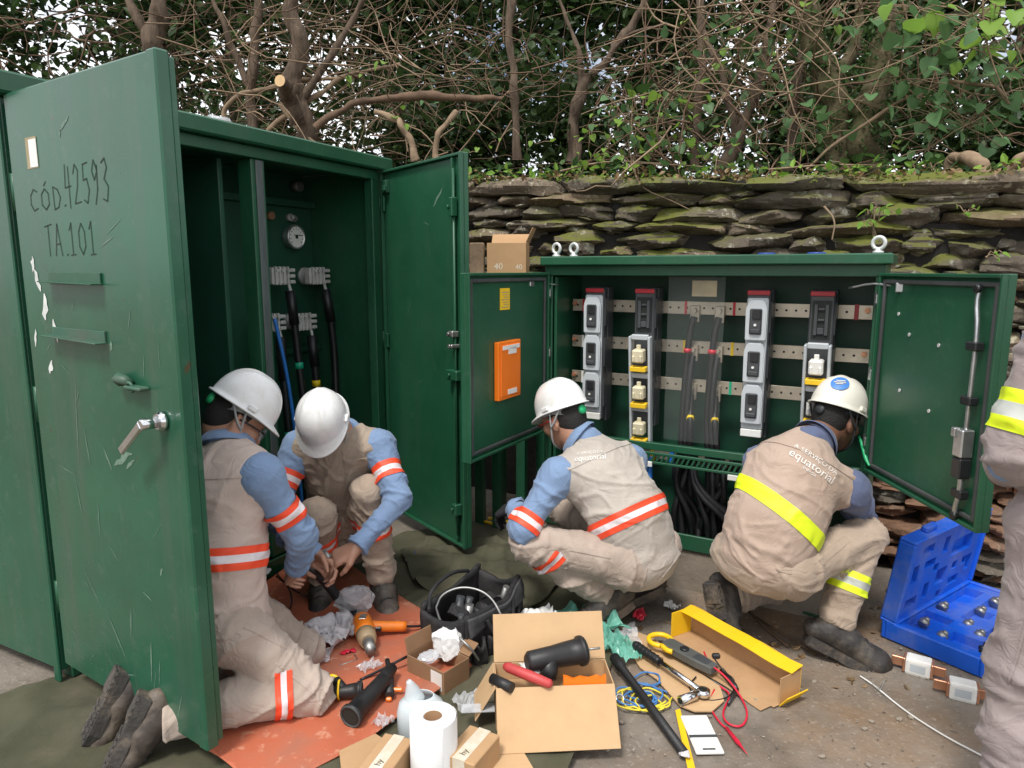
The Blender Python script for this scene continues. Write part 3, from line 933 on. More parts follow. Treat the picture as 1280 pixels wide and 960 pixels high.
# far door leaf
bm = BM(); b3(bm, .02, .86, 0, .03, .09, 2.05, .005)
b3(bm, .775, .787, -.020, 0, .12, 2.03, .003); b3(bm, .845, .862, -.022, 0, .09, 2.05, .003)
b3(bm, .02, .035, -.02, 0, .09, 2.05, .003); b3(bm, .036, .844, -.02, 0, 2.035, 2.049, .003); b3(bm, .036, .844, -.02, 0, .091, .105, .003)
FD = link('door', bm, 'green_paint', LC, loc=(LW, 0, 0), rot=(0, 0, R(-116.3)))
for zz in (.35, 1.10, 1.87):
    bm = BM(); cyl(bm, (.0, -.012, zz - .05), (.0, -.012, zz + .05), .012, 10); box(bm, (-.02, -.014, zz), (.05, .014, .085), None, .003); box(bm, (.035, -.012, zz), (.05, .012, .085), None, .003); link('hinge', bm, 'green_paint', FD)
bm = BM(); box(bm, (.075, -.012, 1.96), (.06, .024, .07), None, .004); box(bm, (.095, -.028, 1.95), (.03, .02, .03), None, .003); link('door_stop', bm, 'green_paint', FD)
for (x, zz, s) in ((.80, 1.80, (.03, .035, .09)), (.79, 1.19, (.04, .04, .03)), (.80, 1.13, (.02, .05, .02)), (.79, .985, (.10, .04, .05)), (.80, .29, (.04, .04, .06))):
    bm = BM(); box(bm, (x, -.024, zz), s, None, .004); cyl(bm, (x - .01, -.044, zz), (x - .01, -.055, zz), .010, 8); link('latch', bm, 'green_paint' if s[2] > .04 else 'dull_steel', FD)
bm = BM(); cyl(bm, (.80, -.02, .15), (.80, -.02, 1.98), .007, 8); link('lock_rod', bm, 'green_paint', FD)
bm = BM(); decal_strokes(bm, [(.62, 1.86, .12, .016, R(40)), (.5, 1.74, .06, .003, R(-20)), (.3, 1.3, .1, .002, R(60)), (.4, .9, .07, .002, R(20)), (.3, .7, .04, .003, R(80))], -.0006); link('scratch', bm, 'bare_scratch', FD)

# ---------------------------------------------------------------- right: distribution cabinet
RC = empty('distribution_cabinet', (0.17, 3.526, 0), R(-30), 'low green distribution cabinet with fuse switches and both doors open', 'cabinet')
W, DP = 1.49, .42
bm = BM(); b3(bm, -.008, W + .022, -.055, DP + .04, 1.524, 1.566, .005); link('roof', bm, 'green_paint', RC)
bm = BM(); b3(bm, 0, .012, .012, DP, .20, 1.523, .002); link('side_panel', bm, 'green_paint', RC)
bm = BM(); b3(bm, W - .012, W, .012, DP, .20, 1.523, .002); link('side_panel', bm, 'green_paint', RC)
bm = BM(); b3(bm, .013, W - .013, .315, .327, .205, 1.52); link('back_panel', bm, 'green_inside', RC)
bm = BM(); b3(bm, .013, W - .013, .0125, .327, .205, .225); link('floor_pan', bm, 'green_inside', RC)
bm = BM()
b3(bm, 0, .035, -.004, .0115, .20, 1.476, .003); b3(bm, W - .035, W, -.004, .0115, .20, 1.476, .003)
b3(bm, -.001, W + .001, -.010, .0115, 1.476, 1.5235, .003); b3(bm, .035, W - .035, -.004, .0115, .20, .275, .003)
b3(bm, .035, W - .035, .02, .05, .655, .69, .003); b3(bm, .035, .05, .02, .30, .27, 1.47, .002)
link('door_frame', bm, 'green_paint', RC)
bm = BM(); b3(bm, .0, W, .01, DP + .02, -.02, .198, .01); link('plinth', bm, 'concrete', RC)

# busbars
for zz in (1.325, 1.140, .955):
    bm = BM(); b3(bm, .06, 1.445, .185, .195, zz - .03, zz + .03, .001)
    bb = link('busbar', bm, 'tinned_copper', RC)
    bm = BM()
    for k in range(34):
        x = .09 + k * .0405
        cyl(bm, (x, .1851, zz), (x, .1843, zz), .0055, 8)
    link('hole_shade', bm, 'recess_shade', bb)  # dark discs on the bar, painting the shade of its holes
    bm = BM()
    for x in (.075, 1.425):
        cyl(bm, (x, .185, zz + .008), (x, .172, zz + .008), .012, 6); cyl(bm, (x, .172, zz + .008), (x, .165, zz + .008), .006, 8)
    link('bolt', bm, 'copper', bb)
    c = {1.325: 'tape_red', 1.140: 'tape_yellow', .955: 'tape_green'}[zz]
    for x in (.115, .645, .87):
        bm = BM(); b3(bm, x, x + .012, .183, .1845, zz - .031, zz + .031); link('phase_tape', bm, c if x > .2 or zz > 1.2 else 'white_label', bb)
bm = BM(); b3(bm, 1.375, 1.392, .181, .1845, 1.292, 1.358); link('phase_tape', bm, 'red_plastic', RC)


def fuse_switch(x0, opened, n_open):
    w = .098
    bm = BM()
    b3(bm, x0, x0 + w, .065, .178, .765, 1.415, .006)
    b3(bm, x0 - .004, x0 + w + .004, .11, .178, .75, 1.42, .004)
    for zz in (1.30, 1.10, .90): b3(bm, x0 + w, x0 + w + .006, .07, .11, zz - .07, zz + .07, .003)
    fs = link('fuse_switch', bm, 'dark_grey_plastic', RC)
    bm = BM(); b3(bm, x0 + .002, x0 + w - .002, .058, .0648, 1.394, 1.414, .002); link('brand_strip', bm, 'red_plastic', fs)
    if not opened:
        bm = BM(); b3(bm, x0 + .004, x0 + w - .004, .052, .0645, .80, 1.382, .005); link('front_plate', bm, 'grey_plastic', fs)
        for k in range(3):
            zc = 1.285 - .185 * k
            cv = BM()
            poly = [(x0 + .006, zc - .088), (x0 + w - .006, zc - .088), (x0 + w - .004, zc + .05), (x0 + w - .018, zc + .088), (x0 + .018, zc + .088), (x0 + .004, zc + .05)]
            prism(cv, [(a, b) for a, b in poly], 0, .021, Matrix.Translation((0, .0515, 0)) @ Matrix.Rotation(R(90), 4, 'X'))
            bmesh.ops.bevel(cv, geom=[e for e in cv.edges], offset=.005, segments=2, affect='EDGES')
            link('fuse_cover', cv, 'grey_plastic', fs)
            bm = BM(); box(bm, (x0 + w / 2, .027, zc - .004), (.052, .012, .112), None, .006); link('window_frame', bm, 'dark_grey_plastic', fs)
            bm = BM(); box(bm, (x0 + w / 2 + .004, .0175, zc + .028), (.034, .006, .042), None, .002); link('window', bm, 'black_plastic', fs)
            bm = BM(); box(bm, (x0 + w / 2, .0195, zc - .045), (.042, .006, .018), None, .003); link('pull_tab', bm, 'dark_grey_plastic', fs)
            bm = BM(); cyl(bm, (x0 + w / 2, .0188, zc - .018), (x0 + w / 2, .0165, zc - .018), .006, 10); link('test_hole', bm, 'white_label', fs)
        bm = BM(); b3(bm, x0 + .004, x0 + w - .004, .045, .0645, .766, .800, .003); link('label_plate', bm, 'white_label', fs)
        bm = BM(); b3(bm, x0 + .02, x0 + .075, .0595, .0645, .806, .822, .001); link('warning_label', bm, 'red_plastic', fs)
    else:
        bm = BM()
        b3(bm, x0 + .012, x0 + w - .012, .0606, .066, 1.215, 1.375); link('cavity_shade', bm, 'recess_shade', fs)  # black slab on the housing, painted shade of the empty slot
        bm = BM()
        for (a, b_, c, d) in ((.02, .035, 1.23, 1.36), (.063, .078, 1.23, 1.36), (.036, .062, 1.29, 1.30), (.036, .062, 1.335, 1.345), (.036, .062, 1.235, 1.262)):
            b3(bm, x0 + a, x0 + b_, .052, .0605, c, d, .002)
        link('contact_frame', bm, 'dark_grey_plastic', fs)
        # carrier swung down and forward, its fuses still clipped in
        tilt = R(6)
        MC = Matrix.Translation((x0 + w / 2, .055, 1.20)) @ Matrix.Rotation(tilt, 4, 'X')
        bm = BM()
        for sx in (-1, 1):
            b3(bm, sx * .047 - .006, sx * .047 + .006, -.06, -.02, -.53, .0, .004)
        for zz in (-.005, -.19, -.355, -.525): b3(bm, -.041, .041, -.05, -.03, zz - .012, zz + .012, .003)
        bmesh.ops.transform(bm, matrix=MC, verts=bm.verts); link('fuse_carrier', bm, 'grey_plastic', fs)
        for k in range(n_open):
            zc = -.09 - .178 * k
            bm = BM()
            box(bm, (0, -.062, zc), (.056, .048, .062), None, .006)
            box(bm, (0.0, -.062, zc + .038), (.020, .010, .030), None, .002); box(bm, (-.018, -.088, zc - .01), (.012, .012, .03), None, .003); box(bm, (.018, -.088, zc - .01), (.012, .012, .03), None, .003)
            bmesh.ops.transform(bm, matrix=MC, verts=bm.verts); link('fuse', bm, 'cream_plastic' if x0 < 1 else 'ceramic', fs)
            bm = BM(); box(bm, (0, -.064, zc - .062), (.078, .04, .022), None, .002); bmesh.ops.transform(bm, matrix=MC, verts=bm.verts); link('fuse_label', bm, 'yellow_label', fs)


fuse_switch(.185, False, 0)
fuse_switch(.440, True, 3)
fuse_switch(.955, False, 0)
fuse_switch(1.212, True, 3)

# feeder cables behind the clear guard
for j, x in enumerate((.700, .815)):
    for k, (zz, c) in enumerate(((1.325, 'tape_red'), (1.140, 'tape_red'), (.955, 'tape_yellow'))):
        bm = BM(); b3(bm, x - .022, x + .022, .165, .1845, zz - .065, zz + .012, .002); cyl(bm, (x, .165, zz - .01), (x, .145, zz - .01), .013, 6)
        lug = link('cable_lug', bm, 'tinned_copper', RC)
        off = (-.030, -.006, .018)[k]
        pts = [(x, .158, zz - .04), (x + off * .6, .14 - .01 * k, zz - .14), (x + off, .13 - .015 * k, .80), (x + off + .03 * j, .12, .5), (x + off * 1.5 + .02, .16, .23)]
        bm = BM(); tube(bm, pts, .0155, 10, smooth_path=2); cb = link('cable', bm, 'cable_black', lug)
        t = .55
        p = Vector(pts[1]).lerp(Vector(pts[2]), .15 + .1 * k)
        d = (Vector(pts[2]) - Vector(pts[1])).normalized()
        if k == 1: continue
        bm = BM(); cyl(bm, p - d * .010, p + d * .010, .0180, 12); link('phase_tape', bm, c, lug)
bm = BM()
b3(bm, .613, .868, .028, .032, .715, 1.472); link('clear_guard', bm, 'acrylic', RC)
bm = BM(); b3(bm, .72, .83, .034, .036, 1.385, 1.455); link('warning_sticker', bm, 'peeled_label', RC)
# lower earth bar and slotted cable rail
bm = BM(); b3(bm, .40, 1.10, .20, .212, .565, .635, .001)
for k in range(9): cyl(bm, (.44 + k * .08, .20, .60), (.44 + k * .08, .182, .60), .014, 6)
eb = link('earth_bar', bm, 'tinned_copper', RC)
for (x, c) in ((.60, 'tape_blue'), (.82, 'tape_blue'), (.50, 'tape_yellow')):
    bm = BM(); b3(bm, x, x + .02, .18, .1985, .56, .64); link('phase_tape', bm, c, eb)
bm = BM()
b3(bm, .36, 1.40, -.02, -.005, .642, .655, .002); b3(bm, .36, 1.40, -.02, -.005, .598, .610, .002)
for k in range(44):
    x = .365 + k * .0238
    vs = box(bm, (0, 0, 0), (.009, .012, .050), None, .001)
    bmesh.ops.transform(bm, matrix=Matrix.Translation((x, -.0125, .626)) @ Matrix.Rotation(R(24), 4, 'Y'), verts=vs)
link('slotted_rail', bm, 'green_paint', RC)
for k in range(13):
    x = .70 + random.uniform(-.02, .26)
    bm = BM(); x2 = .66 + k * .028
    tube(bm, [(x, random.uniform(.04, .12), .66), (x + random.uniform(-.04, .04), random.uniform(.03, .1), .50), (x2, random.uniform(.03, .16), .35), (x2 + random.uniform(-.03, .03), random.uniform(.05, .16), .22)], .015, 8, smooth_path=2)
    link('cable', bm, 'cable_black', RC)
bm = BM(); tube(bm, [(.55, .02, .62), (.56, .0, .5), (.545, .01, .38)], .016, 10, smooth_path=1); link('cable_sleeve', bm, 'tape_blue', RC)
bm = BM(); b3(bm, .93, .985, -.028, -.02, .575, .600, .002); b3(bm, .545, .58, -.03, -.021, .585, .61, .002); link('cable_tag', bm, 'white_label', RC)

# doors of the low cabinet (inner faces towards the camera)
def inner_door(hx, rot, wd, side, z0=.70, z1=1.490, label=None):
    bm = BM()
    b3(bm, .006, wd, -.013, .013, z0, z1, .003)
    y0, y1 = (.013, .032) if side > 0 else (-.032, -.013)
    for (a, b_, c, d) in ((.006, .018, z0, z1), (wd - .012, wd, z0, z1), (.018, wd - .012, z0, z0 + .012), (.018, wd - .012, z1 - .012, z1)):
        b3(bm, a, b_, y0, y1, c, d, .002)
    dr = link('door', bm, 'green_paint', RC, loc=(hx, -.016, 0), rot=(0, 0, rot))
    if label: dr['label'] = label
    bm = BM()
    y0, y1 = (.0132, .026) if side > 0 else (-.026, -.0132)
    for (a, b_, c, d) in ((.030, .046, z0 + .024, z1 - .024), (wd - .040, wd - .024, z0 + .024, z1 - .024), (.046, wd - .040, z0 + .024, z0 + .040), (.046, wd - .040, z1 - .040, z1 - .024)):
        b3(bm, a, b_, y0, y1, c, d, .004)
    link('gasket', bm, 'gasket', dr)
    for zz in (z0 + .12, (z0 + z1) / 2, z1 - .10):
        bm = BM(); box(bm, (0, side * .02, zz), (.035, .02, .055), None, .003); box(bm, (.004, side * .032, zz), (.016, .008, .035), None, .002); link('hinge', bm, 'zinc', dr)
    return dr


d1 = inner_door(0.0, R(-89.4), .738, 1, label='left door leaf holding an orange document pocket')
bm = BM(); box(bm, (.42, .0145, 1.375), (.085, .002, .095), None, 0); lb = link('notice', bm, 'yellow_label', d1)
bm = BM()
for k in range(7): box(bm, (.42 - .005 * (k % 3), .0160, 1.405 - k * .011), (.066 - .012 * (k % 3), .0006, .0035))
link('notice_print', bm, 'peeled_label', lb)
bm = BM(); box(bm, (.415, .026, 1.06), (.20, .024, .26), None, .004, seg=2); pk = link('document_pocket', bm, 'orange_plastic', d1)
bm = BM(); box(bm, (.415, .0395, 1.06), (.17, .004, .23), None, .002); link('pocket_lip', bm, 'orange_plastic', pk)
bm = BM(); box(bm, (.41, .0425, 1.163), (.15, .002, .018), T(), 0); box(bm, (.40, .0425, 1.147), (.07, .002, .03), T(), 0); box(bm, (.40, .0425, .962), (.08, .002, .022), T(), 0); link('paper_label', bm, 'white_label', pk)
d2 = inner_door(W, R(-59.6), .70, -1, label='right door leaf with a galvanised locking rod')
bm = BM()
tube(bm, [(.600, -.030, 1.44), (.600, -.034, 1.40), (.622, -.038, 1.33), (.625, -.04, 1.20), (.622, -.04, .98)], .0075, 8, smooth_path=1)
tube(bm, [(.622, -.04, .93), (.622, -.04, .80), (.598, -.034, .745), (.598, -.03, .725)], .009, 8, smooth_path=1)
rod = link('locking_rod', bm, 'zinc', d2)
for zz in (1.27, 1.10, .80):
    bm = BM(); box(bm, (.615, -.036, zz), (.05, .03, .028), None, .004); link('rod_guide', bm, 'black_plastic', rod)
bm = BM(); box(bm, (.615, -.04, .965), (.045, .04, .09), None, .004); box(bm, (.61, -.065, 1.0), (.02, .02, .03), None, .003); link('lock_case', bm, 'zinc', rod)
bm = BM(); box(bm, (.615, -.04, .885), (.045, .038, .065), None, .004); link('lock_handle', bm, 'black_plastic', rod)
for zz in (1.445, .722):
    bm = BM(); lathe(bm, [(.014, 0), (.014, .012), (.008, .014)], 14, T((.60 if zz > 1 else .598, -.030, zz), rx=R(90))); link('rod_roller', bm, 'black_plastic', rod)
bm = BM()
for (x, zz) in ((.14, 1.34), (.22, 1.27), (.40, 1.25), (.19, 1.06), (.38, 1.02)): cyl(bm, (x, -.0135, zz), (x, -.0165, zz), .007, 8)
link('rivet', bm, 'galv', d2)
# wind stays at the top corners
bm = BM(); tube(bm, [(.05, .03, 1.43), (.01, -.03, 1.435), (-.012, -.10, 1.43), (.004, -.17, 1.435)], .005, 6, smooth_path=1); b3(bm, -.02, .02, -.20, -.16, 1.425, 1.45, .003); link('door_stay', bm, 'zinc', RC)
bm = BM(); tube(bm, [(1.36, .02, 1.43), (1.44, -.02, 1.45), (1.50, -.06, 1.445), (1.545, -.11, 1.435)], .005, 6, smooth_path=1); b3(bm, 1.53, 1.56, -.15, -.10, 1.42, 1.455, .003); link('door_stay', bm, 'zinc', RC)
# earth braid in the lower right corner
bm = BM(); tube(bm, [(1.44, .01, .83), (1.46, -.02, .79), (1.475, -.05, .75), (1.49, -.07, .73)], [.005, .008, .008, .004], 8, smooth_path=2); link('earth_wire', bm, 'ratchet_green', RC)
# lifting eyes
for (x, y) in ((.045, .02), (.125, .05), (1.455, .02)):
    bm = BM(); lathe(bm, [(.020, 0), (.020, .008), (.011, .012), (.011, .02)], 14, T((x, y, 1.566))); torus(bm, (x, y, 1.606), (.25, 1, 0), .023, .0075, 22, 8); link('lifting_eye', bm, 'galv', RC)
for x in (1.02, 1.22):
    bm = BM(); lathe(bm, [(.036, 0), (.037, .006), (.034, .008), (.001, .008)], 20, T((x, .10, 1.567)), cap=False); o = link('jar_lid', bm, 'print_blue', None)
    o.matrix_world = Matrix.Translation((0.17, 3.526, 0)) @ Matrix.Rotation(R(-30), 4, 'Z')
    tag(o, 'blue screw lid lying flat on the low cabinet roof, %s one' % ('left' if x < 1.1 else 'right'), 'lid', 'lids on the cabinet roof')

# green steel stand behind the open doors, with a carton on it
ST = empty('steel_stand', (-0.06, 4.02, 0), R(-30), 'narrow green steel stand in shadow under the open cabinet door', 'stand')
for (x, y) in ((-.10, -.08), (.02, -.08), (.18, -.08), (-.10, .16), (.18, .16)):
    bm = BM(); b3(bm, x - .028, x + .028, y - .02, y + .02, 0, 1.455, .003); link('leg', bm, 'green_paint', ST)
bm = BM(); b3(bm, -.15, .23, -.12, .20, 1.455, 1.475, .003); link('shelf', bm, 'green_paint', ST)

# ---------------------------------------------------------------- growth on the bank
_F = Vector((0, math.cos(PITCH), -math.sin(PITCH))); _U = Vector((0, math.sin(PITCH), math.cos(PITCH)))


def at(px, py, Y):
    """Point at distance Y along the line of sight through a photograph pixel (1280 x 960)."""
    d = _F + Vector(((px - 640) / 880, 0, 0)) + _U * ((480 - py) / 880)
    return Vector((0, 0, EYE)) + d * (Y / d.y)


def on(px, py, z=0.0):
    """Point at height z along the line of sight through a photograph pixel."""
    d = _F + Vector(((px - 640) / 880, 0, 0)) + _U * ((480 - py) / 880)
    return Vector((0, 0, EYE)) + d * ((z - EYE) / d.z)


def leaf_cloud(centres, n, spread, size, rng, flat=.5):
    """n folded leaves scattered in gaussian clumps -> verts, quads."""
    C = centres[rng.integers(0, len(centres), n)] + rng.normal(size=(n, 3)) * spread
    a = rng.uniform(0, 2 * math.pi, n); el = rng.normal(0, .6, n)
    d = np.stack([np.cos(a) * np.cos(el), np.sin(a) * np.cos(el), np.sin(el)], 1)
    up = rng.normal(size=(n, 3)) * flat + np.array([0, 0, 1.])
    s = np.cross(d, up); s /= np.linalg.norm(s, axis=1, keepdims=True) + 1e-9
    nn = np.cross(s, d)
    L_ = size * rng.uniform(.6, 1.35, n)[:, None]
    w = L_ * .30
    P = np.stack([C, C + d * L_ * .38 + s * w + nn * L_ * .07, C + d * L_ * .78 + s * w * .62 + nn * L_ * .03, C + d * L_ - nn * L_ * .08,
                  C + d * L_ * .78 - s * w * .62 + nn * L_ * .03, C + d * L_ * .38 - s * w + nn * L_ * .07], 1)
    i = np.arange(n)[:, None] * 6
    Q = np.concatenate([i + np.array([[0, 1, 2, 3]]), i + np.array([[0, 3, 4, 5]])])
    return P.reshape(-1, 3), Q


rngv = np.random.default_rng(21)


def limb(p0, p1, r0, r1, wob, n=8):
    p0, p1 = Vector(p0), Vector(p1)
    pts = []
    L_ = (p1 - p0).length
    off = [Vector(rngv.normal(size=3)) * wob * L_ for _ in range(3)]
    for k in range(n + 1):
        t = k / n
        e = off[0] * math.sin(math.pi * t) + off[1] * math.sin(2 * math.pi * t) * .5 + off[2] * math.sin(3 * math.pi * t) * .3
        pts.append(p0.lerp(p1, t) + e)
    return pts, list(np.linspace(r0, r1, n + 1))


def leafy_tree(x, y, z0, h, rx, rz, r, n, label, m='leaf_dark', size=.085, clumps=46):
    t = empty('leafy_tree', (x, y, z0), 0, label, 'tree', 'trees on the bank behind the wall')
    bm = BM(); cc = []
    top = Vector((rngv.uniform(-.3, .3), rngv.uniform(-.2, .2), h * .8))
    pts, rs = limb((0, 0, -.1), top, r, r * .35, .04); tube(bm, pts, rs, 8)
    for k in range(9):
        a = rngv.uniform(0, 6.28); s = pts[int(rngv.integers(2, 8))]
        e = s + Vector((math.cos(a) * rx * rngv.uniform(.5, .95), math.sin(a) * rx * rngv.uniform(.4, .8), rngv.uniform(.1, .35) * h))
        p2, r2 = limb(s, e, r * .4, r * .1, .07); tube(bm, p2, r2, 6); cc += [p2[4], p2[6], p2[8]]
        for j in range(3):
            s2 = p2[int(rngv.integers(3, 8))]; e2 = s2 + Vector(rngv.normal(size=3)) * .35
            p3, r3 = limb(s2, e2, r * .14, r * .05, .08, 5); tube(bm, p3, r3, 4); cc += [p3[3], p3[5]]
    link('trunk', bm, 'bark', t)
    g = rngv.normal(size=(clumps, 3)); g /= np.linalg.norm(g, axis=1, keepdims=True)
    g = g * rngv.uniform(.25, 1.0, (clumps, 1)) ** .5 * np.array([rx, rx * .8, rz]) + np.array([0, 0, h * .52])
    cc = np.concatenate([np.array([c[:] for c in cc]), g])
    V, Q = leaf_cloud(cc, n, .17, size, rngv)
    V = V[:, :] ; V[:, 2] = np.maximum(V[:, 2], -.05 + rngv.uniform(0, .1, len(V)))
    mi = (rngv.random(len(Q) // 2) < .22).astype(int); mi = np.concatenate([mi, mi])
    link('crown', mesh_np('crown', V, Q, [m, 'leaf_mid'], mi, smooth=False), [], t)
    return t


TB = [(-6.9, 8.6, 'broad dark tree at far left beyond the left cabinet roof'), (-5.0, 9.4, 'dark leafy tree left of the big cabinet door top'), (-3.2, 8.4, 'dark leafy tree above the near open door'),
      (-1.5, 9.0, 'dark leafy tree behind the cut branch stub'), (0.1, 8.2, 'dark leafy tree behind the thin upright stem'), (1.5, 8.6, 'dark leafy tree behind the forked stem'),
      (3.1, 7.8, 'dark leafy tree behind the leaning brown stems'), (4.6, 7.4, 'dark leafy tree behind the two mossy trunks'), (5.9, 6.2, 'dark leafy tree at right beyond the climbing leaves'), (7.6, 6.8, 'dark leafy tree at the far right edge')]
for i, (x, y, lb) in enumerate(TB):
    z0 = float(bank_z(np.array([x]), np.array([y]))[0])
    leafy_tree(x, y, z0, rngv.uniform(3.6, 4.4), 1.35, 2.0, .085, 3900 if i < 3 else 5300, lb, 'leaf_dark', .125, 44)
# low dark undergrowth closing the foot of the trees
for i, (x, y, lb) in enumerate(((-5.6, 7.6, 'low dark shrub at the left foot of the trees'), (-3.9, 7.3, 'low dark shrub over the big cabinet roof'), (-2.3, 7.1, 'low dark shrub behind the brambles'), (-.7, 6.7, 'low dark shrub behind the far door leaf'),
                             (.9, 6.3, 'low dark shrub under the forked stem'), (2.3, 5.7, 'low dark shrub beside the leaning stems'), (3.6, 5.3, 'low dark shrub behind the mossy trunks'), (4.9, 4.7, 'low dark shrub beside the thick root'))):
    z0 = float(bank_z(np.array([x]), np.array([y]))[0])
    t = empty('shrub', (x, y, z0), 0, lb, 'shrub', 'undergrowth on the bank')
    bm = BM(); cc = []
    for k in range(9):
        a = rngv.uniform(0, 6.28); p2, r2 = limb((rngv.uniform(-.2, .2), rngv.uniform(-.2, .2), -.05), (math.cos(a) * .7, math.sin(a) * .5, rngv.uniform(.5, 1.3)), .018, .005, .08); tube(bm, p2, r2, 5); cc += [c[:] for c in p2[3:]]
    link('stem', bm, 'twig_brown', t)
    V, Q = leaf_cloud(np.array(cc), 4400, .19, .080, rngv); link('foliage', mesh_np('foliage', V, Q, ['leaf_dark'], smooth=False), [], t)


def stem_tree(name, label, segs, m, cat='tree', ivy=0, cut=None):
    """A trunk or stem given as runs of (px, py, Y, radius)."""
    r0 = at(*segs[0][0][:3])
    t = empty(name, r0, 0, label, cat, 'bare stems on the bank')
    for j, sg in enumerate(segs):
        pts = []; rs = []
        for q in sg:
            pts.append(at(*q[:3]) - r0); rs.append(q[3])
        # add wander between the given points
        P2 = [pts[0]]; R2 = [rs[0]]
        for a, b, ra, rb in zip(pts[:-1], pts[1:], rs[:-1], rs[1:]):
            for k in (1, 2, 3):
                f = k / 3
                P2.append(a.lerp(b, f) + (Vector(rngv.normal(size=3)) * ra * .35 if k < 3 else Vector((0, 0, 0)))); R2.append((ra + (rb - ra) * f) * rngv.uniform(.72, .95))
        bm = BM(); tube(bm, P2, R2, 14, smooth_path=3)
        bm.normal_update(); VV = np.array([v.co[:] for v in bm.verts]); rm = max(R2)
        nz = fbm((VV + np.array(r0[:])) * np.array([14, 14, 6]), 3, 5) * rm * .42
        for v, e in zip(bm.verts, nz): v.co += v.normal * float(e)
        o = link('trunk' if j == 0 else 'branch', bm, m, t, True)
        if cut and cut == j:
            e = P2[-1]; d = (P2[-1] - P2[-2]).normalized()
            bm = BM(); cyl(bm, e - d * .002, e + d * .004, R2[-1] * .98, 18); link('cut_face', bm, 'cut_wood', t)
    if ivy:
        C = []
        for sg in segs[:1]:
            for a, b in zip(sg[:-1], sg[1:]):
                for k in range(ivy):
                    f = rngv.random(); p = at(*a[:3]).lerp(at(*b[:3]), f) - r0; rr = a[3] + (b[3] - a[3]) * f
                    an = rngv.uniform(0, 6.28); C.append((p + Vector((math.cos(an) * rr, math.sin(an) * rr, 0)))[:])
        V, Q = leaf_cloud(np.array(C), ivy * 9, .012, .028, rngv, 1.5); o = link('ivy', mesh_np('ivy', V, Q, ['leaf_mid'], smooth=False), [], t); o['kind'] = 'stuff'
    return t


stem_tree('mossy_tree', 'thick mossy trunk leaning left, behind the right end of the wall', [[(1052, 225, 4.35, .095), (1046, 150, 4.35, .085), (1036, 95, 4.38, .085), (1012, 40, 4.4, .075), (1000, -40, 4.45, .06)], [(1038, 100, 4.4, .05), (1070, 60, 4.5, .04), (1075, -30, 4.6, .03)]], 'bark_mossy', ivy=120)
stem_tree('mossy_tree', 'thick mossy trunk growing straight, right of the leaning mossy one', [[(1082, 225, 4.25, .10), (1086, 150, 4.25, .09), (1098, 70, 4.25, .085), (1112, -40, 4.3, .07)]], 'bark_mossy', ivy=120)
stem_tree('brown_tree', 'slanting brown stem rising over the middle of the wall', [[(900, 218, 4.7, .05), (925, 165, 4.7, .042), (955, 90, 4.75, .035), (975, -20, 4.8, .03)], [(920, 170, 4.72, .03), (905, 100, 4.8, .025), (880, 40, 4.9, .02)]], 'bark')
stem_tree('brown_tree', 'slim brown stem left of the slanting one over the wall', [[(868, 215, 4.9, .035), (872, 150, 4.9, .03), (878, 60, 4.9, .03), (870, -30, 5, .02)]], 'bark')
stem_tree('brown_tree', 'dark brown stem between the slim and the mossy trunks', [[(985, 215, 4.7, .04), (992, 140, 4.75, .036), (1000, 40, 4.8, .03), (990, -30, 4.8, .02)]], 'bark')
stem_tree('forked_tree', 'forked brown stem with its right arm reaching up', [[(716, 205, 5.6, .06), (716, 150, 5.6, .055), (728, 105, 5.6, .045), (765, 65, 5.6, .035), (800, 15, 5.6, .03), (825, -40, 5.6, .025)], [(728, 105, 5.6, .03), (722, 60, 5.6, .02), (705, 15, 5.7, .014), (690, -30, 5.7, .01)], [(765, 65, 5.6, .018), (790, 40, 5.5, .012), (835, 30, 5.5, .008)]], 'bark')
stem_tree('slender_tree', 'straight slender stem rising above the far door leaf', [[(646, 200, 5.4, .042), (644, 135, 5.4, .038), (640, 70, 5.4, .036), (638, -40, 5.4, .032)]], 'bark')
stem_tree('brown_tree', 'thick brown trunk above the big door top', [[(215, 170, 5.9, .12), (205, 80, 5.9, .10), (196, 30, 5.9, .095), (190, -40, 5.9, .08)], [(203, 60, 5.9, .05), (170, 20, 5.9, .04), (150, -40, 6, .03)]], 'bark')
stem_tree('sawn_tree', 'brown trunk with a pale sawn branch stub', [[(385, 205, 5.7, .10), (378, 140, 5.7, .085), (372, 80, 5.7, .08), (366, 0, 5.7, .07), (362, -40, 5.7, .06)], [(372, 150, 5.65, .06), (358, 118, 5.5, .058), (350, 101, 5.30, .055)], [(380, 120, 5.7, .035), (420, 60, 5.7, .03), (470, -30, 5.7, .02)]], 'bark', cut=1)
stem_tree('brown_tree', 'twin brown stem between the near door and the sawn trunk', [[(320, 190, 6.0, .05), (312, 110, 6.0, .045), (318, 40, 6, .04), (328, -30, 6, .03)], [(312, 110, 6, .03), (285, 50, 6, .03), (262, -20, 6, .02)]], 'bark')
stem_tree('fallen_branch', 'long horizontal branch lying across the thicket', [[(395, 160, 5.2, .028), (440, 128, 5.2, .03), (520, 120, 5.2, .032), (580, 122, 5.2, .028), (628, 124, 5.2, .02)]], 'twig_brown', 'branch')
stem_tree('bent_vine_stem', 'pale bent vine stem arching over the cabinet roof corner', [[(275, 160, 5.75, 0.022), (285, 130, 5.75, 0.022), (310, 115, 5.75, 0.022), (370, 100, 5.85, 0.020), (450, 95, 5.85, 0.013)]], 'twig_tan', 'vine')
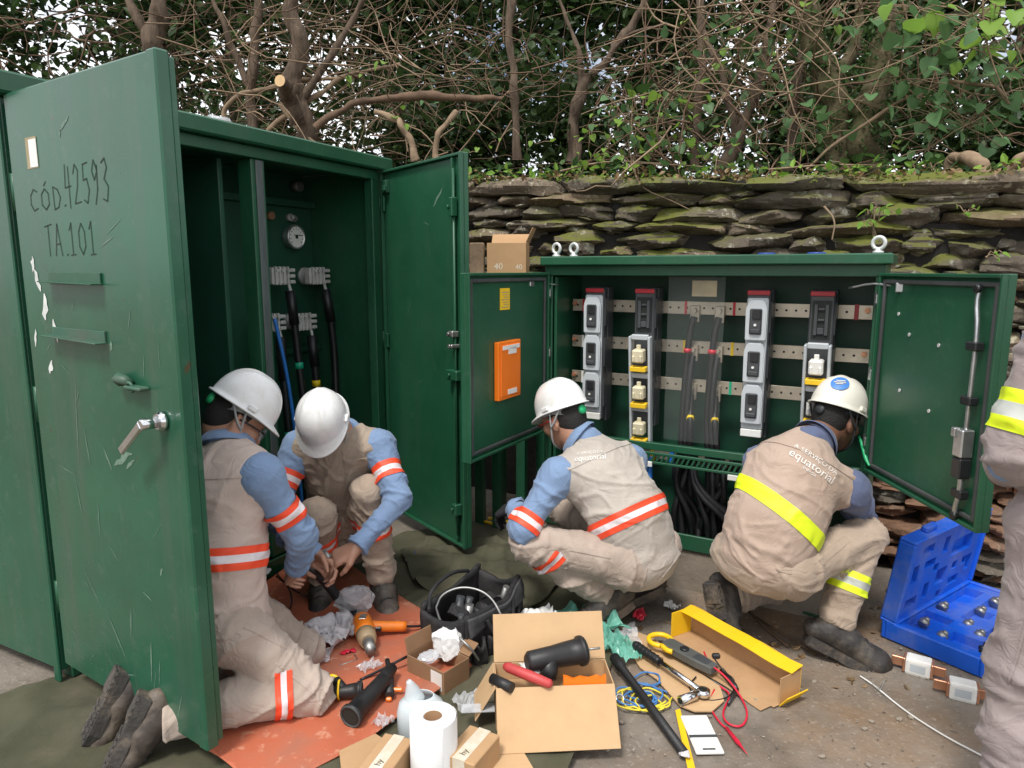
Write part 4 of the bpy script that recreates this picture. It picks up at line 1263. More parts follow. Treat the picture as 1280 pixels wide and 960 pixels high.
stem_tree('bent_vine_stem', 'pale crossing vine stems above the left cabinet roof', [[(320, 180, 5.75, 0.024), (350, 150, 5.75, 0.024), (395, 120, 5.75, 0.024), (430, 95, 5.85, 0.020), (500, 80, 5.95, 0.013)], [(350, 130, 5.75, 0.018), (375, 165, 5.70, 0.015), (400, 182, 5.65, 0.013)]], 'twig_tan', 'vine')
stem_tree('bent_vine_stem', 'thick pale stem curving down behind the far door leaf', [[(520, 200, 5.0, .03), (512, 172, 5.0, .03), (500, 150, 5.0, .026), (470, 140, 5.1, .02)], [(545, 200, 5.1, .025), (548, 165, 5.1, .024), (570, 140, 5.2, .02)]], 'twig_tan', 'vine')
stem_tree('tree_root', 'thick pale root lying over the right end of the wall top', [[(1186, 212, 3.75, .03), (1192, 196, 3.72, .036), (1208, 196, 3.65, .04), (1228, 216, 3.58, .042), (1252, 226, 3.5, .046), (1300, 214, 3.4, .05)], [(1245, 224, 3.5, .03), (1268, 206, 3.48, .03), (1300, 184, 3.45, .028)]], 'twig_tan', 'root')
stem_tree('bent_vine_stem', 'long pale vine shoot slanting right of the mossy trunks', [[(1008, 212, 4.1, .008), (1040, 182, 4.1, .011), (1118, 130, 4.05, .011), (1180, 100, 3.95, .010), (1245, 108, 3.85, .009), (1262, 130, 3.8, .008)], [(1140, 118, 4.0, .006), (1160, 90, 4.0, .005), (1155, 40, 4.0, .004)]], 'twig_tan', 'vine')

# tangle of twigs too many to count
def twig_mass(name, n, region, Yr, m, rr, lr, droop=.3):
    bm = BM()
    for k in range(n):
        p = at(rngv.uniform(region[0], region[1]), rngv.uniform(region[2], region[3]), rngv.uniform(*Yr))
        zb = 1.95
        a = rngv.uniform(0, 6.28); d = Vector((math.cos(a), math.sin(a) * .5, rngv.normal(.15, .55))).normalized()
        L_ = rngv.uniform(*lr); r = rngv.uniform(*rr); pts = [p]; st = 9
        bend = Vector(rngv.normal(size=3)) * .22
        for j in range(st):
            d = (d + bend * .5 + Vector(rngv.normal(size=3)) * .16 - Vector((0, 0, droop * .07))).normalized()
            q = pts[-1] + d * L_ / st
            dw = (q.x - WALL_O.x) * .5 + (q.y - WALL_O.y) * .866
            if q.z < zb: q.z = zb + rngv.uniform(0, .03)
            if dw < -.05: q += Vector((.5, .866, 0)) * (-.05 - dw)
            pts.append(q)
        tube(bm, pts, list(np.linspace(r, r * .35, st + 1)), 4, cap=False)
    return tag(link(name, bm, m), None, None, None, 'stuff')


twig_mass('bramble_thicket', 240, (150, 640, -20, 200), (5.5, 6.8), 'twig_brown', (.002, .006), (.5, 1.6))
twig_mass('bramble_thicket', 120, (180, 620, 20, 200), (5.4, 6.2), 'twig_tan', (.002, .007), (.5, 1.5))
twig_mass('bramble_thicket', 40, (-60, 220, 10, 120), (6.4, 7.6), 'twig_brown', (.003, .010), (.6, 1.8))
twig_mass('bramble_thicket', 50, (620, 900, 60, 215), (4.7, 5.6), 'twig_brown', (.002, .006), (.4, 1.2))
twig_mass('bramble_thicket', 90, (820, 1060, -10, 210), (4.2, 5.0), 'twig_brown', (.003, .008), (.5, 1.4))
twig_mass('bramble_thicket', 70, (820, 1060, 0, 160), (4.1, 4.6), 'twig_tan', (.003, .007), (.5, 1.4))
twig_mass('bramble_thicket', 40, (1060, 1330, 0, 210), (3.9, 4.8), 'twig_brown', (.002, .006), (.4, 1.1))

# climbing vines with leaves one can pick out
def leaf_mesh(name, kind, m):
    """Heart-shaped or pointed leaf, cupped along its midrib."""
    out = [(0, 0), (.30, -.06), (.48, .12), (.46, .38), (.30, .66), (.10, .92), (0, 1.05)] if kind == 'heart' else [(0, 0), (.22, .10), (.33, .32), (.28, .58), (.14, .82), (0, 1.0)]
    bm = BM(); mid = []
    n = len(out)
    c = [bm.verts.new((0, y if i else 0, -.02 * math.sin(3 * y))) for i, (x, y) in enumerate(out)]
    for s in (-1, 1):
        e = [bm.verts.new((s * x, y, abs(x) * .35 - .12 * y * y)) if 0 < i < n - 1 else c[i] for i, (x, y) in enumerate(out)]
        for i in range(n - 1):
            q = [c[i], c[i + 1], e[i + 1], e[i]]
            q = [v for k, v in enumerate(q) if v not in q[:k]]
            if len(q) >= 3: bm.faces.new(q if s < 0 else q[::-1])
    me = bpy.data.meshes.new(name); bm.to_mesh(me); bm.free(); me.materials.append(MATS[m])
    me.polygons.foreach_set('use_smooth', [True] * len(me.polygons))
    return me


LEAVES = {(k, m): leaf_mesh('leaf', k, m) for k in ('heart', 'point') for m in ('leaf_vine', 'leaf_bright', 'leaf_mid', 'leaf_lime')}


def vine(label, path, nodes, size, kinds, name='climbing_vine', cat='vine', per=(8, 14), group='leafy climbers over the wall', spread=None):
    """path: (px, py, Y) run of the stem; nodes: (px, py, Y) where leaf sprays sit."""
    r0 = at(*path[0])
    t = empty(name, r0, 0, label, cat, group)
    bm = BM(); tube(bm, [at(*p) - r0 for p in path], list(np.linspace(.006, .003, len(path))), 5, smooth_path=2)
    link('stem', bm, 'twig_tan', t)
    stalks = BM()
    for nd_ in nodes:
        c = at(*nd_) - r0
        for k in range(int(rngv.integers(*per))):
            s = size * rngv.uniform(.4, 1.0)
            p = c + Vector(rngv.normal(size=3)) * (spread or size * 1.1)
            kd = kinds[int(rngv.integers(len(kinds)))]
            o = bpy.data.objects.new('leaf', LEAVES[kd]); COL.objects.link(o); o.parent = t
            o.location = p; o.scale = (s, s, s)
            o.rotation_euler = (rngv.uniform(-1.5, -.2) if rngv.random() < .75 else rngv.uniform(.2, 1.2), rngv.uniform(-.5, .5), rngv.uniform(0, 6.28) if rngv.random() < .4 else math.pi + rngv.uniform(-1.2, 1.2))
            tube(stalks, [c, (c + p) / 2 + Vector((0, 0, .01)), p], .0022, 4, cap=False)
    link('leaf_stalk', stalks, 'twig_tan', t)
    return t


HV = [('heart', 'leaf_vine')]; BV = [('heart', 'leaf_bright'), ('heart', 'leaf_vine'), ('heart', 'leaf_lime')]; MV = [('heart', 'leaf_mid'), ('heart', 'leaf_vine'), ('point', 'leaf_vine')]
vine('leafy climber hanging in the top right corner', [(1230, -30, 3.7), (1228, 30, 3.7), (1240, 80, 3.7), (1262, 130, 3.7)], [(1215, 20, 3.7), (1245, 8, 3.7), (1262, 45, 3.7), (1205, 60, 3.75), (1270, 85, 3.7), (1275, 20, 3.65), (1150, 12, 3.75)], .11, BV + HV)
vine('leafy climber drooping right of the mossy trunks', [(1120, -30, 3.95), (1135, 30, 3.95), (1150, 80, 3.95), (1145, 120, 3.95)], [(1150, 30, 3.95), (1165, 45, 3.95), (1130, 15, 3.95), (1112, 75, 3.95), (1125, 95, 3.95), (1140, 105, 3.9), (1180, 60, 3.9)], .105, HV + MV)
vine('leafy climber along the pale shoot at right', [(1180, 100, 3.95), (1215, 120, 3.9), (1255, 118, 3.85)], [(1200, 120, 3.9), (1225, 138, 3.9), (1252, 118, 3.85), (1210, 160, 3.85), (1258, 88, 3.85), (1180, 150, 3.9), (1160, 186, 3.85)], .10, HV)
vine('leafy climber low between the leaning stems and the mossy trunks', [(985, 215, 4.2), (985, 160, 4.2), (1000, 140, 4.2)], [(985, 145, 4.2), (998, 160, 4.2), (1020, 178, 4.15), (968, 110, 4.3), (945, 180, 4.2), (960, 95, 4.3), (1035, 168, 4.1)], .085, HV + MV, per=(5, 9))
vine('leafy climber spilling over the wall top at its middle', [(845, 215, 4.5), (835, 170, 4.5), (815, 120, 4.5), (860, 85, 4.6)], [(815, 165, 4.5), (838, 125, 4.5), (790, 140, 4.5), (800, 155, 4.5), (775, 160, 4.55), (850, 130, 4.55), (830, 150, 4.45), (790, 205, 4.45), (765, 130, 4.6), (870, 100, 4.6)], .085, BV + HV + MV, per=(8, 14))
vine('leafy climber hanging above the middle of the wall', [(900, -20, 4.5), (915, 40, 4.5), (930, 90, 4.5)], [(905, 20, 4.5), (940, 15, 4.5), (925, 60, 4.5), (955, 45, 4.5), (880, 60, 4.6), (960, 80, 4.5), (990, 20, 4.4), (1055, 15, 4.2)], .08, MV + BV, per=(7, 12))
vine('bright leafy climber trailing along the wall top at its middle', [(700, 214, 4.6), (760, 200, 4.55), (830, 205, 4.45), (900, 210, 4.3)], [(720, 205, 4.6), (760, 185, 4.6), (790, 180, 4.55), (815, 195, 4.5), (850, 190, 4.45), (880, 200, 4.4), (905, 185, 4.35), (740, 165, 4.7), (860, 160, 4.5)], .07, BV, per=(5, 9))
vine('bright leafy climber trailing along the wall top at right', [(960, 212, 4.1), (1040, 205, 4.0), (1130, 208, 3.9)], [(960, 200, 4.15), (1000, 205, 4.1), (1060, 208, 4.0), (1100, 205, 3.95), (1140, 200, 3.9), (1120, 170, 3.95)], .065, BV, per=(4, 7))
vine('sparse bright sprig caught in the brambles at left', [(510, 190, 5.0), (505, 160, 5.0), (490, 140, 5.0)], [(500, 150, 5.0), (505, 135, 5.0), (545, 145, 5.1), (430, 95, 5.1), (445, 88, 5.1), (465, 75, 5.2), (560, 150, 5.1)], .075, BV, per=(1, 4), spread=.05)
vine('small bright sprig above the far door leaf', [(620, 190, 5.2), (625, 175, 5.2), (640, 150, 5.2)], [(620, 176, 5.2), (640, 160, 5.2), (598, 190, 5.1), (670, 180, 5.1)], .06, BV, per=(1, 3), spread=.05)
vine('young bright green plant rooted in the wall above the low cabinet', [(1092, 296, 3.32), (1092, 280, 3.30), (1094, 258, 3.30)], [(1085, 268, 3.30), (1096, 258, 3.30), (1104, 266, 3.30), (1088, 280, 3.28), (1098, 276, 3.28)], .062, [('point', 'leaf_bright')], 'wall_plant', 'plant', (2, 4), 'plants in the wall joints', .022)
vine('tiny green seedling in the wall at far right', [(1208, 270, 3.2), (1208, 264, 3.2)], [(1205, 265, 3.2), (1212, 264, 3.2)], .035, [('point', 'leaf_bright')], 'wall_plant', 'plant', (2, 4), 'plants in the wall joints', .015)
vine('small green seedling at the right foot of the wall plants', [(1232, 322, 3.15), (1238, 318, 3.15)], [(1235, 318, 3.14), (1245, 316, 3.14)], .04, [('point', 'leaf_bright')], 'wall_plant', 'plant', (2, 4), 'plants in the wall joints', .015)
vine('green sprig on the wall top beside the root', [(1165, 216, 3.6), (1168, 208, 3.6)], [(1165, 210, 3.6), (1175, 212, 3.6)], .06, [('heart', 'leaf_bright')], 'wall_plant', 'plant', (2, 4), 'plants in the wall joints', .03)
vine('pale trailing stem hanging down the wall face', [(790, 205, 4.2), (800, 235, 4.1), (838, 250, 4.05), (862, 262, 4.0)], [(792, 200, 4.25)], .05, BV, 'trailing_stem', 'vine', (1, 3))
vine('pale dry stem hanging above the cabinet roof', [(1030, 258, 3.45), (1045, 275, 3.42), (1040, 300, 3.4)], [(1028, 225, 3.6)], .04, BV, 'trailing_stem', 'vine', (1, 3))

# moss, dead leaves and seedlings along the wall top
def strip(n, size, m, name, off=(.0, .45), up=(0.0, .05), flat=.5):
    s = rngv.uniform(.3, 5.0, n); d = rngv.uniform(*off, n)
    X = WALL_O.x + .866 * s + .5 * d; Y = WALL_O.y - .5 * s + .866 * d
    Z = wall_top(s) - .05 + rngv.uniform(*up, n)
    V, Q = leaf_cloud(np.stack([X, Y, Z], 1), n, .012, size, rngv, flat)
    return tag(link(name, mesh_np(name, V, Q, [m], smooth=False), []), kind='stuff')


strip(1500, .035, 'leaf_dry', 'dead_leaves', (.02, .6), (0, .05))
strip(1300, .022, 'moss', 'moss_tufts', (.0, .4), (-.01, .04), 1.5)
strip(220, .05, 'leaf_bright', 'ground_ivy', (.05, .45), (.02, .09))
strip(700, .06, 'leaf_mid', 'ground_ivy', (.25, .8), (.0, .14))
# clear cup on the big cabinet's roof
bm = BM(); c = at(302, 150, 4.0); c.z = 2.122 + .036
lathe(bm, [(.026, 0), (.030, .01), (.036, .11), (.034, .112), (.028, .012), (.001, .010)], 18, Matrix.Translation((-1.36, 3.30, 2.159)) @ Matrix.Rotation(R(70), 4, 'Z') @ Matrix.Rotation(R(88), 4, 'Y'), cap=False)
tag(link('plastic_cup', bm, 'clear_film', None, True), 'clear plastic cup lying on the big cabinet roof', 'cup')

# ---------------------------------------------------------------- figures: one continuous skinned surface from blended limb volumes
class Field:
    def __init__(s):
        s.pr = []; s.cuts = []

    def cap(s, a, b, ra, rb, k=.02, flat=None):
        s.pr.append(('c', np.array(a, float), np.array(b, float), ra, rb, k, flat)); return s

    def ell(s, c, ax, rad, k=.02):
        s.pr.append(('e', np.array(c, float), np.array(ax, float), np.array(rad, float), 0, k, None)); return s

    def cut(s, p, n):
        s.cuts.append((np.array(p, float), np.array(n, float))); return s

    def bounds(s):
        lo, hi = [], []
        for p in s.pr:
            if p[0] == 'c':
                r = max(p[3], p[4]) * (1.3 if p[6] else 1.0)
                lo.append(np.minimum(p[1], p[2]) - r); hi.append(np.maximum(p[1], p[2]) + r)
            else:
                r = p[3].max(); lo.append(p[1] - r); hi.append(p[1] + r)
        return np.min(lo, 0) - .03, np.max(hi, 0) + .03

    def __call__(s, P):
        d = None
        for kind, a, b, c, e, k, flat in s.pr:
            if kind == 'c':
                Q = P - a; ba = b - a
                sc = 1.0
                if flat is not None:
                    ax, f = flat
                    ax = np.asarray(ax, float)
                    ax = ax - ba * (ax @ ba) / (ba @ ba + 1e-9); ax = ax / np.linalg.norm(ax)
                    Q = Q + np.outer(Q @ ax, ax) * (1 / f - 1); sc = min(1., f)
                t = np.clip(Q @ ba / (ba @ ba + 1e-9), 0, 1)
                di = (np.linalg.norm(Q - t[:, None] * ba, axis=1) - (c + (e - c) * t)) * (sc ** .5)
            else:
                Q = (P - a) @ b.T
                k0 = np.linalg.norm(Q / c, axis=1); k1 = np.linalg.norm(Q / (c * c), axis=1) + 1e-9
                di = k0 * (k0 - 1) / k1
            if d is None: d = di
            else:
                h = np.clip(.5 + .5 * (d - di) / k, 0, 1)
                d = d * (1 - h) + di * h - k * h * (1 - h)
        for p, n in s.cuts:
            d = np.maximum(d, (P - p) @ n)
        return d


def surface(F, h):
    """Sparse surface nets of field F with cell h -> vertices, quads."""
    lo, hi = F.bounds()
    m = 4
    nb = np.ceil((hi - lo) / (h * m)).astype(int) + 1
    H = h * m
    ax = [lo[i] + np.arange(nb[i] + 1) * H for i in range(3)]
    G = np.stack(np.meshgrid(*ax, indexing='ij'), -1).reshape(-1, 3)
    D = F(G).reshape(nb + 1)
    n = nb * m + 1
    Df = np.repeat(np.repeat(np.repeat(D, m, 0), m, 1), m, 2)[:n[0], :n[1], :n[2]]
    near = np.abs(D) < H * 1.9
    nf = np.repeat(np.repeat(np.repeat(near, m, 0), m, 1), m, 2)[:n[0], :n[1], :n[2]]
    # points of a block lie up to one block beyond its corner sample
    idx = np.argwhere(nf)
    vals = np.where(Df > 0, 1., -1.).astype(np.float64) * 9
    P = lo + idx * h
    vals[idx[:, 0], idx[:, 1], idx[:, 2]] = F(P)
    S = vals < 0
    c = [S[a:n[0] - 1 + a, b:n[1] - 1 + b, d:n[2] - 1 + d] for a in (0, 1) for b in (0, 1) for d in (0, 1)]
    cnt = sum(x.astype(np.int8) for x in c)
    act = (cnt > 0) & (cnt < 8)
    ci = np.argwhere(act)
    vid = -np.ones(act.shape, dtype=np.int64)
    vid[act] = np.arange(len(ci))
    acc = np.zeros((len(ci), 3)); w = np.zeros(len(ci))
    corners = np.array([(a, b, d) for a in (0, 1) for b in (0, 1) for d in (0, 1)])
    cv = np.stack([vals[ci[:, 0] + a, ci[:, 1] + b, ci[:, 2] + d] for a, b, d in corners], 1)
    for i in range(8):
        for j in range(i + 1, 8):
            if np.abs(corners[i] - corners[j]).sum() != 1: continue
            x = (cv[:, i] < 0) != (cv[:, j] < 0)
            t = np.clip(cv[x, i] / (cv[x, i] - cv[x, j]), 0, 1)
            acc[x] += corners[i] + t[:, None] * (corners[j] - corners[i]); w[x] += 1
    V = lo + (ci + acc / w[:, None]) * h
    quads = []
    for a in range(3):
        b, c_ = (a + 1) % 3, (a + 2) % 3
        sl0 = [slice(None)] * 3; sl1 = [slice(None)] * 3
        sl0[a] = slice(0, -1); sl1[a] = slice(1, None)
        s0, s1 = S[tuple(sl0)], S[tuple(sl1)]
        for flip in (False, True):
            e = np.argwhere((s0 & ~s1) if not flip else (~s0 & s1))
            e = e[(e[:, b] > 0) & (e[:, c_] > 0) & (e[:, b] < n[b] - 1) & (e[:, c_] < n[c_] - 1)]
            if len(e) == 0: continue
            o = []
            for db, dc in ((0, 0), (-1, 0), (-1, -1), (0, -1)):
                f = e.copy(); f[:, b] += db; f[:, c_] += dc
                o.append(vid[f[:, 0], f[:, 1], f[:, 2]])
            q = np.stack(o, 1)
            if flip: q = q[:, ::-1]
            quads.append(q)
    Q = np.concatenate(quads)
    Q = Q[(Q >= 0).all(1)]
    return V, Q


def gather(idx, W, n):
    return np.stack([np.bincount(idx, W[:, i], n) for i in range(3)], 1)


def relax(V, Q, it=2, f=.5):
    n = len(V)
    i0 = np.concatenate([Q[:, k] for k in range(4) for j in (1, 3)]); i1 = np.concatenate([Q[:, (k + j) % 4] for k in range(4) for j in (1, 3)])
    C = np.maximum(np.bincount(i0, None, n), 1)[:, None]
    for _ in range(it):
        V = V * (1 - f) + f * gather(i0, V[i1], n) / C
    return V


def vnormals(V, Q):
    fn = np.cross(V[Q[:, 2]] - V[Q[:, 0]], V[Q[:, 3]] - V[Q[:, 1]])
    N = sum(gather(Q[:, k], fn, len(V)) for k in range(4))
    return N / (np.linalg.norm(N, axis=1, keepdims=True) + 1e-12)


def unit(v):
    v = np.asarray(v, float); return v / (np.linalg.norm(v) + 1e-12)


def wrinkle(V, N, joints, seed, amp=.008, base=.004):
    """Cloth folds: narrow broken ridges, long along the fold and short across it, deeper round the bent joints."""
    w = fbm(V * 4, 2, seed)
    r1 = np.clip(1 - np.abs(fbm(V * np.array([6, 6, 8]) + w[:, None] * 1.1, 2, seed + 11)) * 5, 0, 1)
    r2 = np.clip(1 - np.abs(fbm(V[:, [1, 2, 0]] * 11 + w[:, None] * 1.4, 2, seed + 17)) * 5, 0, 1)
    a = base * (r1 ** 1.3 * .9 + r2 ** 1.3 * .45 - .35)
    for i, (p, ax, rad, wl) in enumerate(joints):
        p = np.asarray(p); ax = unit(ax)
        rel = V - p
        fall = np.exp(-(rel ** 2).sum(1) / (2 * rad * rad))
        t = rel @ ax
        S = (rel - np.outer(t, ax)) / (wl * 6.0) + np.outer(t / (wl * 1.6), ax)
        S = S + ax * (w * .7)[:, None]
        rr = np.clip(1 - np.abs(vnoise(S + 20, seed + i)) * 4.2, 0, 1) ** 1.2
        a = a + amp * fall * (rr - .25)
    return V + N * a[:, None]


def cloth(name, F, h, m, parent, joints=(), seed=1, amp=.008, base=.004, it=2):
    V, Q = surface(F, h)
    V = relax(V, Q, it)
    N = vnormals(V, Q)
    V = wrinkle(V, N, joints, seed, amp, base)
    o = link(name, mesh_np(name, V, Q, [m]), [], parent)
    return o, V, Q


def band(name, V, Q, p, n, widths, mats, parent, keep=None, inflate=.0035):
    """Tape sewn round a garment: the garment's own surface between planes, lifted off it. widths are offsets along n from p."""
    n = unit(n); p = np.asarray(p)
    d = (V - p) @ n
    C = V[Q].mean(1)
    sel = (np.abs(d[Q] - (widths[0] + widths[-1]) / 2).min(1) < (widths[-1] - widths[0]))
    if keep is not None: sel &= keep(C)
    q = Q[sel]
    if len(q) == 0: return None
    used, inv = np.unique(q, return_inverse=True)
    q = inv.reshape(-1, 4)
    N = vnormals(V, Q)[used]
    W = V[used] + N * inflate
    bm = bmesh.new()
    vs = [bm.verts.new(x) for x in W]
    for f in q:
        try: bm.faces.new([vs[i] for i in f])
        except ValueError: pass
    for x in widths:
        g = bm.verts[:] + bm.edges[:] + bm.faces[:]
        bmesh.ops.bisect_plane(bm, geom=g, plane_co=Vector(p + n * x), plane_no=Vector(n), clear_inner=(x == widths[0]), clear_outer=(x == widths[-1]))
    for f in bm.faces:
        c = np.array(f.calc_center_median()); t = (c - p) @ n
        i = 0
        while i < len(mats) - 1 and t > widths[i + 1]: i += 1
        f.material_index = i; f.smooth = True
    return link(name, bm, mats, parent)


def hand_field(F, wr, tip, palm_n, side, curl=.6, spread=.0, sc=1.0):
    """Palm, four jointed fingers and a thumb. side: direction of the thumb."""
    wr = np.asarray(wr); d = unit(np.asarray(tip) - wr); pn = unit(np.asarray(palm_n)); pn = unit(pn - d * (pn @ d)); sd = unit(np.cross(d, pn))
    if sd @ np.asarray(side) < 0: sd = -sd
    L_ = .095 * sc
    for k, off in enumerate((.030, .010, -.011, -.031)):
        a = wr + d * .012 + sd * off * .6 * sc; b = wr + d * L_ * (.95 if k < 3 else .88) + sd * off * sc
        F.cap(a, b, .017 * sc, .0135 * sc, .014)
        l = (.040, .045, .041, .032)[k] * sc; r = (.0092, .0095, .009, .008)[k] * sc
        p = b; ang = curl * (1 + .12 * k) * .75
        dirn = unit(d + sd * spread * (1.5 - k) * .12)
        for j in range(3):
            dn = dirn * math.cos(ang) + pn * math.sin(ang)
            q = p + dn * l * (1, .68, .52)[j]
            F.cap(p, q, r * (1, .95, .88)[j], r * (.95, .88, .75)[j], .004)
            p = q; ang += curl * (.9, .75, 0)[j]
    a = wr + d * .022 * sc + sd * .026 * sc; b = a + (d * .65 + sd * .62 + pn * .25) * .042 * sc
    F.cap(a, b, .017 * sc, .0125 * sc, .012)
    c = b + unit(d * .85 + sd * .10 + pn * .55) * .034 * sc; e = c + unit(d * .8 - sd * .25 + pn * .6) * .027 * sc
    F.cap(b, c, .0115 * sc, .0105 * sc, .005); F.cap(c, e, .0105 * sc, .008 * sc, .004)


def head_field(F, c, f, u, neck):
    f = unit(f); u = unit(u - f * (np.asarray(u) @ f)); r = np.cross(f, u); c = np.asarray(c)
    A = np.stack([r, f, u])
    F.ell(c + u * .028 - f * .012, A, (.076, .098, .092), .02)
    F.ell(c - u * .035 + f * .030, A, (.060, .064, .075), .03)
    F.ell(c - u * .085 + f * .058, A, (.030, .026, .022), .03)          # chin
    F.cap(c + f * .088 + u * .010, c + f * .108 - u * .030, .010, .014, .012)   # nose
    F.ell(c + f * .080 + u * .028, A, (.052, .016, .012), .02)           # brow
    F.ell(c + f * .084 - u * .058, A, (.026, .012, .010), .01)           # mouth
    for s in (-1, 1):
        F.ell(c + r * s * .078 - f * .006 - u * .008, np.stack([r, f, u]), (.010, .022, .034), .006)
        F.cap(c + r * s * .083 - f * .022 + u * .02, c + r * s * .083 - f * .020 - u * .02, .007, .006, .006)
        F.ell(c + r * s * .045 + f * .066 - u * .015, A, (.022, .022, .022), .02)   # cheek
    nb = np.asarray(neck)
    F.cap(c - u * .055 - f * .030, nb, .056, .066, .03)
    return A


def helmet(parent, c, f, u, m, strap, knob, logo=None, ridge='V'):
    """Hard hat: ridged dome, peak, rain gutter, head band with ratchet."""
    f = unit(f); u = unit(u - f * (np.asarray(u) @ f)); r = np.cross(f, u)
    M = Matrix(((r[0], f[0], u[0], c[0]), (r[1], f[1], u[1], c[1]), (r[2], f[2], u[2], c[2]), (0, 0, 0, 1)))
    nt, npz = 48, 16
    bm = BM(); rings = []
    for j in range(npz + 1):
        ph = j / npz * math.pi / 2
        rg = []
        for k in range(nt):
            a = 2 * math.pi * k / nt
            x, y = math.cos(a), math.sin(a)       # y forward
            rr = math.cos(ph) ** .82
            z = math.sin(ph) ** .95 * .132
            px, py = x * .103 * rr, y * .125 * rr
            # central ridges over the crown, front to back
            cr = math.exp(-((px) / .016) ** 2) * .006 + math.exp(-((abs(px) - .040) / .010) ** 2) * .004
            if ridge == 'V': cr = math.exp(-((abs(px) - (.010 + .050 * max(0, (py + .09) / .21))) / .009) ** 2) * .009 + .002 * math.exp(-(px / .03) ** 2)
            z2 = z + cr * (1 if j < npz else 1) * math.sin(ph)
            rg.append(bm.verts.new((px, py, z2)))
            if j == npz: break
        rings.append(rg)
    # brim: gutter all round, wide peak in front
    brim = []
    for k in range(nt):
        a = 2 * math.pi * k / nt
        x, y = math.cos(a), math.sin(a)
        pk = max(0., y) ** 1.6
        w = .010 + .030 * pk
        brim.append((bm.verts.new((x * (.103 + w * .75), y * (.125 + w), -.004 - .016 * pk)), bm.verts.new((x * (.103 + w * .75 + .001), y * (.125 + w + .001), -.010 - .017 * pk)),
                     bm.verts.new((x * .101, y * .123, -.005))))
    for k in range(nt):
        k2 = (k + 1) % nt
        bm.faces.new((brim[k][0], brim[k2][0], rings[0][k2], rings[0][k]))
        bm.faces.new((brim[k][1], brim[k2][1], brim[k2][0], brim[k][0]))
        bm.faces.new((brim[k][2], brim[k2][2], brim[k2][1], brim[k][1]))
        for j in range(npz - 1):
            bm.faces.new((rings[j][k], rings[j][k2], rings[j + 1][k2], rings[j + 1][k]))
        bm.faces.new((rings[npz - 1][k], rings[npz - 1][k2], rings[npz][0]))
    # inner shell
    inn = []
    for j in range(7):
        ph = j / 6 * math.pi / 2
        inn.append([bm.verts.new((math.cos(2 * math.pi * k / nt) * .100 * math.cos(ph) ** .82, math.sin(2 * math.pi * k / nt) * .122 * math.cos(ph) ** .82, -.004 + math.sin(ph) * .127)) for k in range(nt if j < 6 else 1)])
    for k in range(nt):
        k2 = (k + 1) % nt
        bm.faces.new((brim[k][2], inn[0][k], inn[0][k2], brim[k2][2]))
        for j in range(5): bm.faces.new((inn[j][k], inn[j + 1][k], inn[j + 1][k2], inn[j][k2]))
        bm.faces.new((inn[5][k], inn[6][0], inn[5][k2]))
    bmesh.ops.recalc_face_normals(bm, faces=bm.faces)
    bmesh.ops.transform(bm, matrix=M, verts=bm.verts)
    hm = link('helmet', bm, m, parent, True)
    # slots at the sides
    for s in (-1, 1):
        bm = BM(); box(bm, (s * .106, .0, .012), (.012, .036, .02), None, .004); bmesh.ops.transform(bm, matrix=M, verts=bm.verts); link('side_slot', bm, m, hm)
    # head band below the shell at the back, with ratchet
    bm = BM()
    n = 40
    lo, hi, lo2, hi2 = [], [], [], []
    for k in range(n):
        a = 2 * math.pi * k / n
        x, y = math.cos(a) * .084, math.sin(a) * .104
        dz = -.030 * max(0, -math.sin(a)) ** 1.2 - .004
        hh = .026 + .012 * max(0, -math.sin(a)) ** 2
        for lst, e, zz in ((lo, 1.0, dz - hh / 2), (hi, 1.0, dz + hh / 2), (lo2, .96, dz - hh / 2), (hi2, .96, dz + hh / 2)):
            lst.append(bm.verts.new((x * e, y * e, zz)))
    for k in range(n):
        k2 = (k + 1) % n
        for q in ((lo[k], lo[k2], hi[k2], hi[k]), (hi[k], hi[k2], hi2[k2], hi2[k]), (hi2[k], hi2[k2], lo2[k2], lo2[k]), (lo2[k], lo2[k2], lo[k2], lo[k])): bm.faces.new(q)
    bmesh.ops.transform(bm, matrix=M, verts=bm.verts)
    hb = link('head_band', bm, strap, hm, True)
    bm = BM(); vs = lathe(bm, [(.020, 0), (.020, .012), (.016, .016), (.001, .017)], 18, cap=False); bmesh.ops.transform(bm, matrix=M @ Matrix.Translation((0, -.104, -.034)) @ Matrix.Rotation(R(90), 4, 'X'), verts=bm.verts)
    link('ratchet_knob', bm, knob, hb)
    # chin strap: down behind each ear and under the chin
    bm = BM()
    for s in (-1, 1):
        tube(bm, [(s * .094, -.01, -.004), (s * .090, .012, -.07), (s * .07, .05, -.14), (0, .072, -.168)], .0042, 6, smooth_path=2)
        tube(bm, [(s * .090, -.06, -.008), (s * .093, -.02, -.05), (s * .092, .012, -.07)], .0042, 6, smooth_path=1)
    bmesh.ops.transform(bm, matrix=M, verts=bm.verts); link('chin_strap', bm, strap, hm)
    if logo:
        # oval sticker following the shell
        a0, ph0 = logo
        bm = BM(); ctr = None; ring = []
        def P(a, ph, e=.0035):
            rr = math.cos(ph) ** .82
            return Vector((math.cos(a) * (.103 * rr + e), math.sin(a) * (.125 * rr + e), math.sin(ph) ** .95 * .132 + e * math.sin(ph)))
        ctr = bm.verts.new(P(a0, ph0, .0045)); prev = None
        for q in (.5, 1.0):
            cur = [bm.verts.new(P(a0 + math.cos(t) * .38 * q, ph0 + math.sin(t) * .30 * q, .0045)) for t in np.linspace(0, 2 * math.pi, 25)[:-1]]
            if prev is None:
                for i in range(24): bm.faces.new((ctr, cur[i], cur[(i + 1) % 24]))
            else:
                for i in range(24): bm.faces.new((prev[i], cur[i], cur[(i + 1) % 24], prev[(i + 1) % 24]))
            prev = cur
